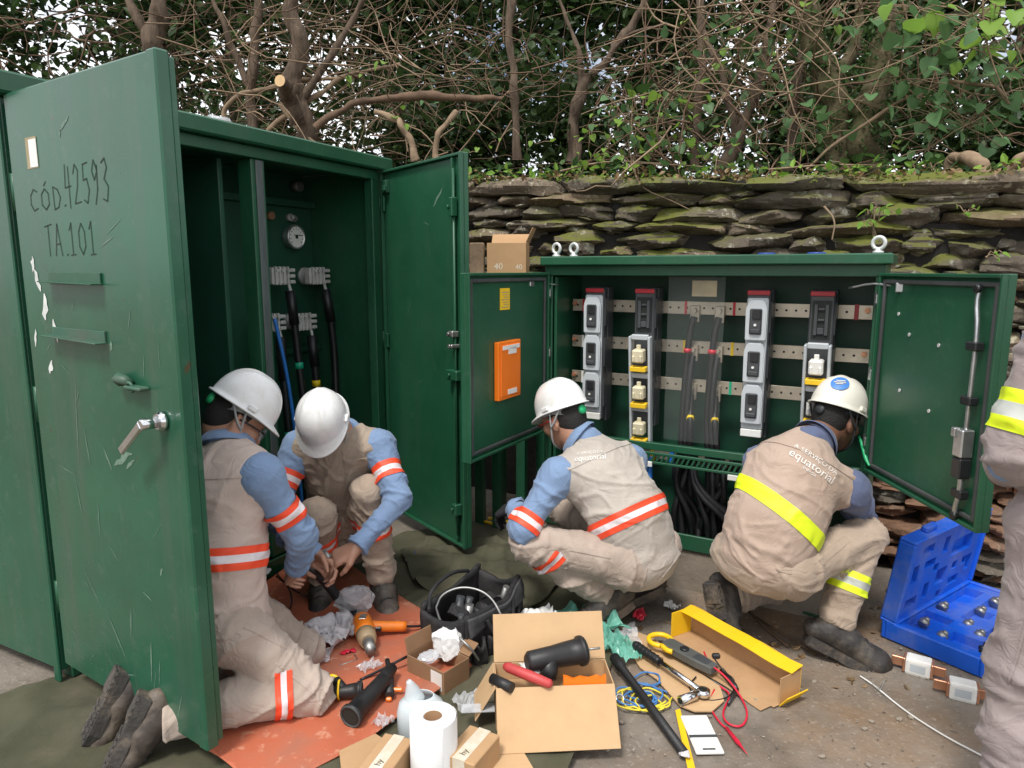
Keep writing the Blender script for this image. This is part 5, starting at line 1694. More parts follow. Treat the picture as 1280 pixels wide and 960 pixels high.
        bmesh.ops.transform(bm, matrix=M, verts=bm.verts); link('round_logo', bm, 'logo_blue', hm, True)
        bm = BM()
        for (q0, q1, dy) in ((-.24, .24, -.02), (-.18, .2, .06), (-.12, .15, -.09)):
            pts = [P(a0 + t, ph0 + dy + .03 * math.sin(t * 9), .006) for t in np.linspace(q0, q1, 10)]
            tube(bm, pts, .0025, 5)
        bmesh.ops.transform(bm, matrix=M, verts=bm.verts); link('logo_mark', bm, 'white_label', hm)
    return hm, M


def boot(parent, ank, toe, knee, m='boot_black', sc=1.08, kneel=False):
    """Work boot: sole slab, toe cap, shaft."""
    ank = np.asarray(ank, float); toe = np.asarray(toe, float)
    d = unit(toe - ank); kn = unit(np.asarray(knee) - ank)
    # the foot runs from behind the ankle to the toe; the sole faces away from the shin as far as the foot allows
    up = unit(kn - d * (kn @ d)); sd = np.cross(d, up)
    flat = (np.array([0, 0, 1.]) - d * d[2])
    if not kneel and np.linalg.norm(flat) > .6 and abs(d[2]) < .75: up = unit(up * .35 + unit(flat)); up = unit(up - d * (up @ d)); sd = np.cross(d, up)
    F = Field()
    hl = ank - d * .062 * sc - up * .045 * sc
    tp = ank + d * .175 * sc - up * .050 * sc
    F.cap(hl + up * .018, ank + d * .05 * sc - up * .012, .038 * sc, .046 * sc, .03)
    F.cap(ank + d * .05 * sc - up * .014, tp + up * .020, .050 * sc, .047 * sc, .03, flat=(up, .92))
    F.ell(tp - d * .018 + up * .016, np.stack([sd, d, up]), (.052 * sc, .050 * sc, .046 * sc), .02)
    F.cap(ank - d * .012, ank + kn * .10, .050 * sc, .050 * sc, .03)
    F.cut(hl - up * .018, -up)
    V, Q = surface(F, .0065); V = relax(V, Q, 1)
    N = vnormals(V, Q)
    V = V + N * (fbm(V * 16, 3, 3) * .008)[:, None]
    o = link('boot', mesh_np('boot', V, Q, [m]), [], parent)
    # sole: outline slab with cleats
    prof = []
    for (t, w) in ((-.070, .020), (-.062, .034), (-.02, .038), (.04, .036), (.09, .046), (.135, .049), (.17, .040), (.190, .022), (.196, .0)):
        prof.append((t * sc * 1.05, w * sc * 1.14))
    poly = [(t, w) for t, w in prof] + [(t, -w) for t, w in prof[::-1][1:]]
    bm = BM()
    MT = Matrix(((d[0], sd[0], up[0], ank[0]), (d[1], sd[1], up[1], ank[1]), (d[2], sd[2], up[2], ank[2]), (0, 0, 0, 1)))
    z0 = -.063 * sc
    prism(bm, poly, z0 - .020, z0 + .016)
    for i in range(10):
        t = -.058 + i * .0245
        if i == 4: continue
        for s in (-1, 1):
            vs = box(bm, (0, 0, 0), (.014, .034, .010), None, .002)
            bmesh.ops.transform(bm, matrix=Matrix.Translation((t * sc, s * .021, z0 - .021)) @ Matrix.Rotation(s * R(18), 4, 'Z'), verts=vs)
    b3(bm, -.068 * sc, .01, -.032, .032, z0 - .030, z0 - .018, .003)
    bmesh.ops.transform(bm, matrix=MT, verts=bm.verts)
    link('sole', bm, 'boot_sole', o)
    # laces
    bm = BM()
    for i in range(4):
        q = ank + d * (.03 + .026 * i) * sc + up * (.036 - .006 * i) * sc
        tube(bm, [Vector(q - sd * .026), Vector(q + up * .010), Vector(q + sd * .026 + d * .008)], .0032, 5, smooth_path=1)
    link('lace', bm, 'strap_dark', o)
    return o


def person(J, label, cfg):
    J = {k: np.array(v, float) for k, v in J.items()}
    base = (J['pelvis'][0], J['pelvis'][1], 0)
    root = empty('person', (0, 0, 0), 0, label, 'person', 'field crew in beige work clothes')
    seed = cfg['seed']
    HC = cfg.get('cell', .0068)
    sk = cfg.get('skin', 'skin_tan')
    right = unit(J['shR'] - J['shL']); up = unit(J['neck'] - J['pelvis']); front = unit(np.cross(up, right)); right = np.cross(front, up)
    hr = unit(J['hipR'] - J['hipL'])
    # ---- body
    F = Field()
    A = head_field(F, J['head'], cfg['hf'], cfg['hu'], J['neck'])
    cen = J['chest']
    tf = (front, .72)
    F.cap(J['neck'], cen, .07, .125, .05, tf); F.cap(cen, J['pelvis'], .135, .135, .05, tf)
    F.cap(J['shL'], J['shR'], .055, .055, .05)
    for s in 'LR':
        F.cap(J['hip' + s], J['knee' + s], .078, .052, .03); F.cap(J['knee' + s], J['ank' + s], .050, .036, .02); F.cap(J['ank' + s], J['ank' + s] * .6 + J['toe' + s] * .4, .030, .022, .02)
        F.cap(J['sh' + s], J['el' + s], .048, .038, .03); F.cap(J['el' + s], J['wr' + s], .038, .027, .02)
        pn, sd_, cl = cfg['hand' + s]
        if cfg.get('glove') != s: hand_field(F, J['wr' + s], J['ha' + s], pn, sd_, cl)
    V, Q = surface(F, cfg.get('bcell', .006))
    V = relax(V, Q, 1, .35)
    link('body', mesh_np('body', V, Q, [sk]), [], root)
    hf, hu = A[1], A[2]; hr_ = A[0]
    # hair at the nape and temples
    F = Field()
    F.ell(J['head'] + hu * .030 - hf * .014, A, (.080, .100, .095), .02); F.ell(J['head'] - hf * .045 - hu * .02, A, (.062, .058, .066), .02)
    F.cut(J['head'] + hf * .012 - hu * .01, unit(hf * 1 - hu * .35))
    F.cut(J['head'] - hu * .078, -hu)
    V, Q = surface(F, .007); link('hair', mesh_np('hair', V, Q, ['hair_black']), [], root)
    for s in (-1, 1):
        bm = BM(); bmesh.ops.create_uvsphere(bm, u_segments=10, v_segments=8, radius=.012, matrix=Matrix.Translation(Vector(J['head'] + hf * .082 + hr_ * s * .032 + hu * .006))); link('eye', bm, 'eye_white', root, True)
    if cfg.get('glasses'):
        bm = BM()
        for s in (-1, 1):
            tube(bm, [Vector(J['head'] + hf * .098 + hr_ * s * .066 + hu * .010), Vector(J['head'] + hf * .03 + hr_ * s * .085 + hu * .012), Vector(J['head'] - hf * .015 + hr_ * s * .086 + hu * .008)], .004, 6)
        tube(bm, [Vector(J['head'] + hf * .098 + hr_ * s * .066 + hu * .010) for s in (-1, 1)], .004, 6)
        bmesh.ops.remove_doubles(bm, verts=bm.verts, dist=.004)
        g = link('safety_glasses', bm, cfg['glasses'], root)
        bm = BM(); rows = []
        for zz in (-.022, .022):
            rows.append([bm.verts.new(Vector(J['head'] + hf * (.114 * math.cos(t * .75)) + hr_ * .085 * math.sin(t * .98) + hu * (zz + .004))) for t in np.linspace(-1.05, 1.05, 13)])
        for i in range(12): bm.faces.new((rows[0][i], rows[0][i + 1], rows[1][i + 1], rows[1][i]))
        bmesh.ops.solidify(bm, geom=bm.faces[:], thickness=.002)
        link('lens', bm, 'lens_clear', g, True)
    # ---- boots
    for s in 'LR': boot(root, J['ank' + s], J['toe' + s], J['knee' + s], cfg.get('boot', 'boot_black'), kneel=s in cfg.get('kneel', ''), sc=cfg.get('boot_size', 1.08))
    # ---- trousers
    F = Field()
    F.cap(J['hipL'], J['hipR'], .112, .112, .05, None)
    F.cap(J['pelvis'] + up * .08, J['pelvis'] - up * .01, .135, .14, .05, (front, .85))
    jn = []
    for s in 'LR':
        h_, k_, a_ = J['hip' + s], J['knee' + s], J['ank' + s]
        F.cap(h_, k_, .102, .072, .045)
        sd = unit(k_ - a_)
        mid = k_ * .5 + a_ * .5
        back = unit(unit(h_ - k_) * .6 + unit(a_ - k_) * .2)
        F.cap(k_, mid + back * .015, .071, .070, .03); F.cap(mid + back * .015, a_ + sd * .045, .070, .066, .03)
        F.cut(a_ + sd * .02, -sd) if cfg.get('cut' + s, True) else None
        jn += [(k_, unit(k_ - h_), .11, .030), (h_, unit(k_ - h_), .11, .040), (a_ + sd * .09, sd, .075, .028), (mid, sd + unit(back) * .6, .10, .05)]
    # the cut plane of one leg must not trim the rest of the figure
    F.cuts = []
    V, Q = surface(F, HC); V = relax(V, Q, 2); N = vnormals(V, Q); V = wrinkle(V, N, jn, seed, .018, .007)
    for s in 'LR':
        k_, a_ = J['knee' + s], J['ank' + s]
        sd = unit(k_ - a_); rel = V - (a_ + sd * .018)
        t = rel @ sd; rad = np.linalg.norm(rel - np.outer(t, sd), axis=1)
        m_ = (t < 0) & (rad < .12) & (t > -.12)
        V[m_] -= np.outer(t[m_], sd)
    link('trousers', mesh_np('trousers', V, Q, [cfg['trouser']]), [], root)
    for s in 'LR':
        k_, h_ = J['knee' + s], J['hip' + s]
        nn = unit(np.cross(k_ - h_, J['ank' + s] - k_)); nn = unit(np.cross(nn, k_ - h_))
        band('side_seam', V, Q, h_, nn, [-.003, .003], [cfg['trouser']], root, keep=lambda C, h_=h_, k_=k_: (((C - h_) @ unit(k_ - h_)) > .02) & (((C - h_) @ unit(k_ - h_)) < np.linalg.norm(k_ - h_)) & (np.linalg.norm((C - h_) - np.outer((C - h_) @ unit(k_ - h_), unit(k_ - h_)), axis=1) < .13), inflate=.003)
    for (s, t0, wd, mm) in cfg.get('leg_bands', []):
        k_, a_ = J['knee' + s], J['ank' + s]
        p = k_ + (a_ - k_) * t0; n = unit(a_ - k_)
        axd = lambda C, k_=k_, a_=a_: (lambda rel, n=unit(a_ - k_): np.linalg.norm(rel - np.outer(rel @ n, n), axis=1))(C - k_)
        band('leg_tape', V, Q, p, n, wd, mm, root, keep=lambda C, axd=axd: axd(C) < .115)
    TV, TQ = V, Q
    # ---- sleeves (shirt)
    F = Field()
    jn = []
    for s in 'LR':
        a_, e_, w_ = J['sh' + s], J['el' + s], J['wr' + s]
        F.cap(a_, e_, .069, .054, .03); F.cap(e_, w_, .052, .042, .03)
        fd = unit(w_ - e_)
        jn += [(e_, unit(e_ - a_) + fd, .10, .026), (a_ * .5 + e_ * .5, unit(e_ - a_) + right * .5, .09, .045), (w_ - fd * .05, fd, .06, .022), (e_ * .5 + w_ * .5, fd, .08, .035)]
    F.cap(J['shL'], J['shR'], .07, .07, .05)
    nk = unit(J['head'] - hu * .05 - J['neck'])
    F.cap(J['neck'] - nk * .03, J['neck'] + nk * .030, .082, .074, .03)
    V, Q = surface(F, HC); V = relax(V, Q, 2); N = vnormals(V, Q); V = wrinkle(V, N, jn, seed + 3, .014, .005)
    for s in 'LR':
        e_, w_ = J['el' + s], J['wr' + s]
        fd = unit(w_ - e_); rel = V - w_; t = rel @ fd; rad = np.linalg.norm(rel - np.outer(t, fd), axis=1)
        m_ = (t > 0) & (rad < .07) & (t < .08)
        V[m_] -= np.outer(t[m_], fd)
    # open collar: trim above the neck ring
    rel = V - (J['neck'] + nk * .036); t = rel @ nk; rad = np.linalg.norm(rel - np.outer(t, nk), axis=1)
    m_ = (t > 0) & (rad < .11) & (t < .08); V[m_] -= np.outer(t[m_], nk)
    link('shirt', mesh_np('shirt', V, Q, [cfg['shirt']]), [], root)
    VS, QS = V, Q
    for (s, seg, t0, wd, mm) in cfg.get('arm_bands', []):
        a_, e_ = (J['sh' + s], J['el' + s]) if seg == 'u' else (J['el' + s], J['wr' + s])
        p = a_ + (e_ - a_) * t0; n = unit(unit(e_ - a_) + np.array(cfg.get('arm_tilt', (0, 0, 0))))
        band('sleeve_tape', VS, QS, p, n, wd, mm, root, keep=lambda C, a_=a_, e_=e_: np.linalg.norm((C - a_) - np.outer((C - a_) @ unit(e_ - a_), unit(e_ - a_)), axis=1) < .10)
    # ---- vest / jacket body
    F = Field()
    ms = J['pelvis'] * .55 + cen * .45 - front * cfg.get('hunch', .03)
    F.cap(J['neck'] - nk * .045, cen - front * cfg.get('hunch', .03) * .6, .085, .165, .06, (front, .78))
    F.cap(cen - front * cfg.get('hunch', .03) * .6, ms, .168, .165, .06, (front, .80))
    F.cap(ms, J['pelvis'] - up * cfg.get('hem', .06), .165, cfg.get('hemr', .175), .06, (front, .85))
    F.cap(J['shL'] * .9 + J['shR'] * .1, J['shL'] * .1 + J['shR'] * .9, .088, .088, .06)
    if cfg.get('sleeved'):
        for s in 'LR':
            F.cap(J['sh' + s], J['sh' + s] * .15 + J['el' + s] * .85, .088, .074, .04)
            if cfg['sleeved'] == 2: F.cap(J['el' + s], J['wr' + s], .068, .055, .03)
    V, Q = surface(F, HC); V = relax(V, Q, 2); N = vnormals(V, Q)
    jn = [(ms, up + right * .4, .14, .05), (J['pelvis'], up - right * .3, .12, .045), (J['shL'], right + up, .10, .04), (J['shR'], right - up, .10, .04), (cen + front * .1, up * .4 + right, .10, .045)]
    for s in 'LR': jn.append((J['el' + s], unit(J['el' + s] - J['sh' + s]), .10, .03))
    V = wrinkle(V, N, jn, seed + 7, .016, .007)
    # square-cut hem
    hp = J['pelvis'] - up * cfg.get('hem', .06); t = (V - hp) @ up
    rel = V - hp; rad = np.linalg.norm(rel - np.outer(t, up), axis=1)
    m_ = (t < -.05); V[m_] -= np.outer(t[m_] + .05, up) * .35
    link('vest' if not cfg.get('sleeved') else 'jacket', mesh_np('vest', V, Q, [cfg['vest']]), [], root)
    band('yoke_seam', V, Q, J['neck'] * .72 + J['pelvis'] * .28 + up * .045, up, [-.0028, .0028], [cfg['vest']], root, inflate=.0030)
    for (p, n, wd, mm) in cfg.get('torso_bands', []):
        p = np.asarray(J[p[0]] * p[2] + J[p[1]] * (1 - p[2])); n = up if n is None else unit(up + right * n[0] + front * n[1])
        nn = 'waist_tape'
        band(nn, V, Q, p, n, wd, mm, root, keep=(lambda C: np.abs((C - J['chest']) @ right) < .185) if cfg.get('sleeved') else None)
    if cfg.get('sleeved'):
        for (s, seg, t0, wd, mm) in cfg.get('jacket_arm_bands', []):
            a_, e_ = (J['sh' + s], J['el' + s]) if seg == 'u' else (J['el' + s], J['wr' + s])
            p = a_ + (e_ - a_) * t0; n = unit(e_ - a_)
            band('sleeve_tape', V, Q, p, n, wd, mm, root, keep=lambda C, a_=a_, n=n: np.linalg.norm((C - a_) - np.outer((C - a_) @ n, n), axis=1) < .115)
    # ---- collar: turned-down shirt collar standing round the neck
    bm = BM(); rows = []
    u1 = unit(np.cross(nk, right)); u2 = np.cross(nk, u1)
    for (hh, rr) in ((.0, .082), (.038, .073), (.040, .079), (.006, .098), (.002, .096)):
        rows.append([bm.verts.new(Vector(J['neck'] + nk * (hh + .004) + (u1 * math.cos(t) + u2 * math.sin(t)) * rr)) for t in np.linspace(0, 2 * math.pi, 33)[:-1]])
    for j in range(len(rows) - 1):
        for i in range(32): bm.faces.new((rows[j][i], rows[j][(i + 1) % 32], rows[j + 1][(i + 1) % 32], rows[j + 1][i]))
    bmesh.ops.recalc_face_normals(bm, faces=bm.faces)
    link('collar', bm, cfg.get('collar', cfg['shirt']), root, True)
    if cfg.get('glove'):
        s = cfg['glove']; F = Field(); pn, sd_, cl = cfg['hand' + s]
        F.cap(J['wr' + s] - unit(J['wr' + s] - J['el' + s]) * .04, J['wr' + s], .048, .036, .02)
        hand_field(F, J['wr' + s], J['ha' + s], pn, sd_, cl, sc=1.12)
        GV, GQ = surface(F, .006); link('glove', mesh_np('glove', GV, GQ, ['glove_black']), [], root)
    if cfg.get('helmet'):
        hm, st, kb, lg, rd = cfg['helmet']
        off = cfg.get('hoff', (0, 0))
        helmet(root, J['head'] + hu * (.052 + off[0]) - hf * (.004 + off[1]), hf + np.array(hu) * cfg.get('htilt', 0.0), hu - np.array(hf) * cfg.get('htilt', 0.0), hm, st, kb, lg, rd)
    # ---- patch pockets, sewn on
    for (gm, cpt, xd, w_, h_, flap) in cfg.get('pockets', []):
        gV, gQ = (TV, TQ) if gm == 't' else (V, Q)
        bvh = BVHTree.FromPolygons([Vector(v) for v in gV], [list(map(int, q)) for q in gQ])
        cpt = np.asarray(cpt, float); look = unit(cpt - np.array([0, 0, EYE]))
        xd_ = unit(np.asarray(xd) - look * (np.asarray(xd) @ look)); yd_ = np.cross(xd_, look); yd_ = yd_ * (1 if yd_[2] > 0 else -1)
        for (nm, y0, y1, lift) in (('pocket', -h_ / 2, h_ / 2, .004), ('pocket_flap', h_ * .28, h_ * .56, .007))[:2 if flap else 1]:
            n = 12; bm = BM(); g = []
            for i in range(n + 1):
                for j in range(n + 1):
                    p = cpt + xd_ * (i / n - .5) * w_ * (1.04 if nm != 'pocket' else 1) + yd_ * (y0 + (y1 - y0) * j / n)
                    ht = bvh.ray_cast(Vector(p - look * .35), Vector(look))
                    edge = min(i, n - i, j, n - j) == 0
                    g.append(bm.verts.new(ht[0] - Vector(look) * (lift * (.1 if edge else 1))) if ht[0] is not None and ht[3] < .5 else None)
            for i in range(n):
                for j in range(n):
                    q = [g[i * (n + 1) + j], g[(i + 1) * (n + 1) + j], g[(i + 1) * (n + 1) + j + 1], g[i * (n + 1) + j + 1]]
                    if all(x is not None for x in q): bm.faces.new(q)
            bmesh.ops.delete(bm, geom=[v for v in bm.verts if not v.link_faces], context='VERTS')
            bmesh.ops.recalc_face_normals(bm, faces=bm.faces)
            if len(bm.faces): link(nm, bm, cfg['trouser'] if gm == 't' else cfg['vest'], root, True)
            else: bm.free()
    # ---- printing on the back
    for (lines, org, xd, yd, look) in cfg.get('back_text', []):
        bvh = BVHTree.FromPolygons([Vector(v) for v in V], [list(map(int, q)) for q in Q])
        org = np.array(J[org[0]] * org[2] + J[org[1]] * (1 - org[2])); look = unit(look)
        xd_ = unit(np.asarray(xd) - look * (np.asarray(xd) @ look)); yd_ = unit(np.asarray(yd) - look * (np.asarray(yd) @ look)); yd_ = unit(yd_ - xd_ * (yd_ @ xd_))
        for (s_, size, dy, mm) in lines:
            tb = text_bm(s_, size, 0, 'CENTER')
            bmesh.ops.subdivide_edges(tb, edges=[e for e in tb.edges if e.calc_length() > .012], cuts=2)
            bmesh.ops.triangulate(tb, faces=tb.faces[:])
            for v in tb.verts:
                p = org + xd_ * v.co.x + yd_ * (v.co.y + dy)
                hit = bvh.ray_cast(Vector(p - look * .4), Vector(look))
                v.co = (hit[0] - Vector(look) * .004) if hit[0] is not None else Vector(p)
            link('back_print', tb, mm, root)
    return root


ORG3 = (['refl_orange', 'refl_silver', 'refl_orange'])
w3 = lambda t: [-t * .5, -t * .17, t * .17, t * .5]

# kneeling worker on the left
person(dict(pelvis=(-0.985, 2.26, .36), hipR=(-.935, 2.18, .325), hipL=(-1.0, 2.35, .33), kneeR=(-.675, 2.17, .10), ankR=(-1.10, 1.985, .125), toeR=(-1.135, 1.958, .05),
            kneeL=(-.78, 2.43, .10), ankL=(-1.25, 2.13, .125), toeL=(-1.285, 2.102, .05), neck=(-1.005, 2.415, .885), chest=(-0.985, 2.36, .735), shR=(-.845, 2.285, .815), shL=(-1.12, 2.51, .81),
            elR=(-.735, 2.345, .585), wrR=(-.80, 2.48, .41), haR=(-.86, 2.54, .345), elL=(-.93, 2.66, .58), wrL=(-.80, 2.68, .38), haL=(-.735, 2.67, .34), head=(-.985, 2.46, .975)),
       'kneeling worker seen from behind, white helmet and orange bands, half hidden by the near door',
       dict(seed=1, kneel='LR', boot_size=.93, pockets=[('t', at(322, 815, 2.15), (.8, .2, -.6), .15, .15, True)], skin='skin_tan', hf=(.64, .42, -.62), hu=(.52, .34, .78), handL=((.2, -.6, -.7), (.3, -.7, .5), .75), handR=((.7, .2, -.2), (0.2, .5, .6), .7), trouser='trouser_beige', shirt='shirt_blue', vest='vest_beige', boot='boot_brown',
            leg_bands=[('R', .20, w3(.055), ORG3)], arm_bands=[('R', 'u', .60, w3(.068), ORG3), ('L', 'u', .60, w3(.06), ORG3)], torso_bands=[(('chest', 'pelvis', .46), None, w3(.075), ORG3)],
            helmet=('helmet_white', 'strap_grey', 'ratchet_green', None, 'R'), glasses='strap_dark', hunch=.03, hem=.06))
# squatting worker facing us
person(dict(pelvis=(-.80, 3.20, .28), hipL=(-.71, 3.18, .265), hipR=(-.89, 3.18, .265), kneeL=(-.615, 2.92, .56), ankL=(-.585, 2.99, .115), toeL=(-.535, 2.85, .045),
            kneeR=(-.83, 2.86, .475), ankR=(-.86, 3.02, .11), toeR=(-.84, 2.87, .045), neck=(-.745, 3.03, .765), chest=(-.765, 3.06, .62), shL=(-.585, 3.0, .735), shR=(-.935, 3.02, .73),
            elL=(-.478, 2.86, .545), wrL=(-.625, 2.69, .40), haL=(-.705, 2.66, .365), elR=(-1.02, 2.87, .49), wrR=(-.86, 2.72, .36), haR=(-.79, 2.69, .35), head=(-.785, 2.90, .855)),
       'squatting worker facing the camera with bowed head in a white helmet',
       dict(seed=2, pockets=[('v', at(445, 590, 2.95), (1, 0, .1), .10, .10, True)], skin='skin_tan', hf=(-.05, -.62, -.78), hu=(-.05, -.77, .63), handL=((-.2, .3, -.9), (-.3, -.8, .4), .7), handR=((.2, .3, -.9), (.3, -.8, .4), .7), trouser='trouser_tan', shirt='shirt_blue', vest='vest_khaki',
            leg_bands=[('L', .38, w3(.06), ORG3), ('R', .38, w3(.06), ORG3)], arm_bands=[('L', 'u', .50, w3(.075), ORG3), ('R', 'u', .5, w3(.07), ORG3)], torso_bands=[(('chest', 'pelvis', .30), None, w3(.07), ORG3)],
            helmet=('helmet_white', 'strap_grey', 'strap_grey', None, 'V'), hunch=.04, hem=.02))
# middle worker
person(dict(pelvis=(.535, 2.80, .34), hipL=(.46, 2.735, .325), hipR=(.60, 2.87, .325), kneeL=(.065, 2.73, .40), ankL=(.415, 2.80, .135), toeL=(.255, 2.735, .05),
            kneeR=(.25, 3.08, .42), ankR=(.58, 2.98, .13), toeR=(.43, 3.0, .05), neck=(.305, 2.985, .765), chest=(.375, 2.90, .62), shL=(.19, 2.80, .665), shR=(.515, 3.02, .665),
            elL=(.045, 2.70, .475), wrL=(.02, 2.93, .49), haL=(-.055, 3.0, .44), elR=(.575, 3.2, .46), wrR=(.40, 3.3, .42), haR=(.33, 3.33, .39), head=(.23, 3.03, .85)),
       'squatting worker with his back to us in grey vest with orange band',
       dict(seed=3, pockets=[('t', at(735, 705, 2.68), (1, .1, -.25), .16, .12, True)], skin='skin_tan', hf=(-.66, .62, -.40), hu=(-.28, .26, .9), handL=((.2, .2, -1), (-.3, .6, .4), .6), handR=((0, 0, -1), (-.5, -.5, .2), .6), trouser='trouser_beige', shirt='shirt_blue', vest='vest_grey', glove='L',
            leg_bands=[('L', .22, w3(.055), ORG3)], arm_bands=[('L', 'u', .86, w3(.068), ORG3)], torso_bands=[(('chest', 'pelvis', .42), (.05, 0), w3(.07), ORG3)],
            helmet=('helmet_white', 'strap_grey', 'ratchet_green', None, 'R'), glasses='glasses_red', hunch=.05, hem=.035, hemr=.165,
            back_text=[([('A SERVIÇO DA', .016, .026, 'print_white'), ('equatorial', .032, 0, 'print_white')], ('neck', 'chest', .50), (1, 0, .10), (-.05, .1, 1), (.12, .95, -.27))]))
# right worker
person(dict(pelvis=(.97, 2.58, .41), hipR=(1.055, 2.53, .385), hipL=(.92, 2.66, .38), kneeR=(1.40, 2.66, .455), ankR=(1.255, 2.555, .115), toeR=(1.40, 2.51, .050),
            kneeL=(1.15, 2.98, .10), ankL=(.885, 2.74, .165), toeL=(.905, 2.70, .04), neck=(1.205, 2.745, .815), chest=(1.105, 2.68, .69), shL=(1.03, 2.80, .715), shR=(1.31, 2.63, .66),
            elR=(1.455, 2.80, .475), wrR=(1.48, 3.0, .55), haR=(1.50, 3.07, .60), elL=(1.13, 3.06, .53), wrL=(1.34, 3.14, .545), haL=(1.42, 3.16, .555), head=(1.325, 2.825, .89)),
       'half kneeling worker at right with a yellow band across his printed back',
       dict(seed=4, kneel='L', pockets=[('t', at(965, 722, 2.45), (.9, -.1, -.2), .12, .09, True), ('t', at(1055, 700, 2.58), (.7, .2, .5), .13, .11, True)], skin='skin_brown', hf=(.80, .46, -.38), hu=(.30, .2, .9), handL=((0, 0, -1), (.5, -.6, .2), .6), handR=((-.4, 0, -.8), (-.6, .4, .3), .6), trouser='trouser_tan', shirt='shirt_slate', vest='shirt_rose', sleeved=0,
            leg_bands=[('R', .48, [-.04, -.014, .014, .04], ['refl_yellow', 'refl_grey', 'refl_yellow'])], torso_bands=[(('chest', 'pelvis', .52), (.26, 0), [-.03, .03], ['refl_yellow'])],
            helmet=('helmet_cream', 'strap_dark', 'strap_dark', (R(296), R(40)), 'R'), hunch=.05, hem=.01, hemr=.165,
            back_text=[([('A SERVIÇO DA', .027, .040, 'print_white'), ('equatorial', .046, 0, 'print_white'), ('ENERGIA', .014, -.018, 'print_white')], ('neck', 'chest', .22), (.80, -.1, -.62), (.35, .2, .75), (.1, .9, -.3))]))
# standing worker cut by the right edge
person(dict(pelvis=(1.445, 1.65, .93), hipL=(1.350, 1.65, .88), hipR=(1.535, 1.65, .88), kneeL=(1.300, 1.66, .48), ankL=(1.285, 1.63, .115), toeL=(1.305, 1.79, .05), kneeR=(1.535, 1.66, .48), ankR=(1.545, 1.63, .115), toeR=(1.585, 1.79, .05),
            neck=(1.470, 1.64, 1.44), chest=(1.460, 1.65, 1.27), shL=(1.295, 1.64, 1.345), shR=(1.650, 1.64, 1.345), elL=(1.208, 1.63, 1.06), wrL=(1.320, 1.82, .985), haL=(1.390, 1.87, .955), elR=(1.700, 1.66, 1.07), wrR=(1.570, 1.84, .985), haR=(1.500, 1.88, .955), head=(1.485, 1.68, 1.60)),
       'standing worker cut off by the right edge, beige sleeve with yellow bands',
       dict(seed=5, cell=.010, bcell=.008, skin='skin_brown', hf=(.1, .97, -.2), hu=(0, .2, .97), handL=((0, 0, -1), (0, 1, .3), .5), handR=((0, 0, -1), (0, 1, .3), .5), trouser='trouser_mauve', shirt='shirt_blue', vest='trouser_mauve', sleeved=2,
            jacket_arm_bands=[('L', 'u', .66, [-.05, -.018, .018, .05], ['refl_yellow', 'refl_grey', 'refl_yellow'])], torso_bands=[(('chest', 'pelvis', .35), None, [-.05, -.018, .018, .05], ['refl_yellow', 'refl_grey', 'refl_yellow'])],
            helmet=('helmet_white', 'strap_dark', 'strap_dark', None, 'R'), hunch=.0, hem=.05))

# ---------------------------------------------------------------- things lying about
class Thing:
    """A top-level thing based at a point; parts are given in world coordinates and moved under it."""
    def __init__(s, name, base, label, cat, group=None):
        s.b = Vector(base); s.e = empty(name, s.b, 0, label, cat, group)

    def part(s, name, bm, m, smooth=False, parent=None, kind=None):
        for v in bm.verts: v.co -= s.b
        o = link(name, bm, m, parent or s.e, smooth)
        if kind: o['kind'] = kind
        return o


def solo(name, bm, m, label, cat, group=None, smooth=False):
    c = Vector((0, 0, 0))
    for v in bm.verts: c += v.co
    c /= len(bm.verts); c.z = min(v.co.z for v in bm.verts)
    for v in bm.verts: v.co -= c
    return tag(link(name, bm, m, None, smooth, loc=c), label, cat, group)


def yaw(a, b):
    d = b - a
    return math.atan2(d.y, d.x)


def hull(pts):
    pts = sorted(set((round(p[0], 5), round(p[1], 5)) for p in pts))
    def half(ps):
        h = []
        for p in ps:
            while len(h) > 1 and (h[-1][0] - h[-2][0]) * (p[1] - h[-2][1]) - (h[-1][1] - h[-2][1]) * (p[0] - h[-2][0]) <= 0: h.pop()
            h.append(p)
        return h
    a, b = half(pts), half(pts[::-1])
    return a[:-1] + b[:-1]


def sheet(poly, step, zf):
    """Sheet over a convex outline, its height from zf(X, Y)."""
    h = hull(poly)
    xs = np.arange(min(p[0] for p in h), max(p[0] for p in h) + step, step); ys = np.arange(min(p[1] for p in h), max(p[1] for p in h) + step, step)
    V, Q = grid_sheet(xs, ys, lambda X, Y: 0 * X)
    bm = BM(); vs = [bm.verts.new(v) for v in V]
    for q in Q: bm.faces.new([vs[i] for i in q])
    for a, b in zip(h, h[1:] + h[:1]):
        n = Vector((b[1] - a[1], a[0] - b[0], 0))
        bmesh.ops.bisect_plane(bm, geom=bm.verts[:] + bm.edges[:] + bm.faces[:], plane_co=(a[0], a[1], 0), plane_no=n, clear_outer=True)
    P = np.array([v.co[:] for v in bm.verts])
    Z = zf(P[:, 0], P[:, 1])
    for v, z_ in zip(bm.verts, Z): v.co.z = z_
    return bm


def ridged(X, Y, s, seed, ax=(1, 0)):
    P = np.stack([X * s * (1 if ax[0] else .35), Y * s * (1 if ax[1] else .35), 0 * X], -1)
    return np.clip(1 - np.abs(fbm(P, 2, seed)) * 3.2, 0, 1)


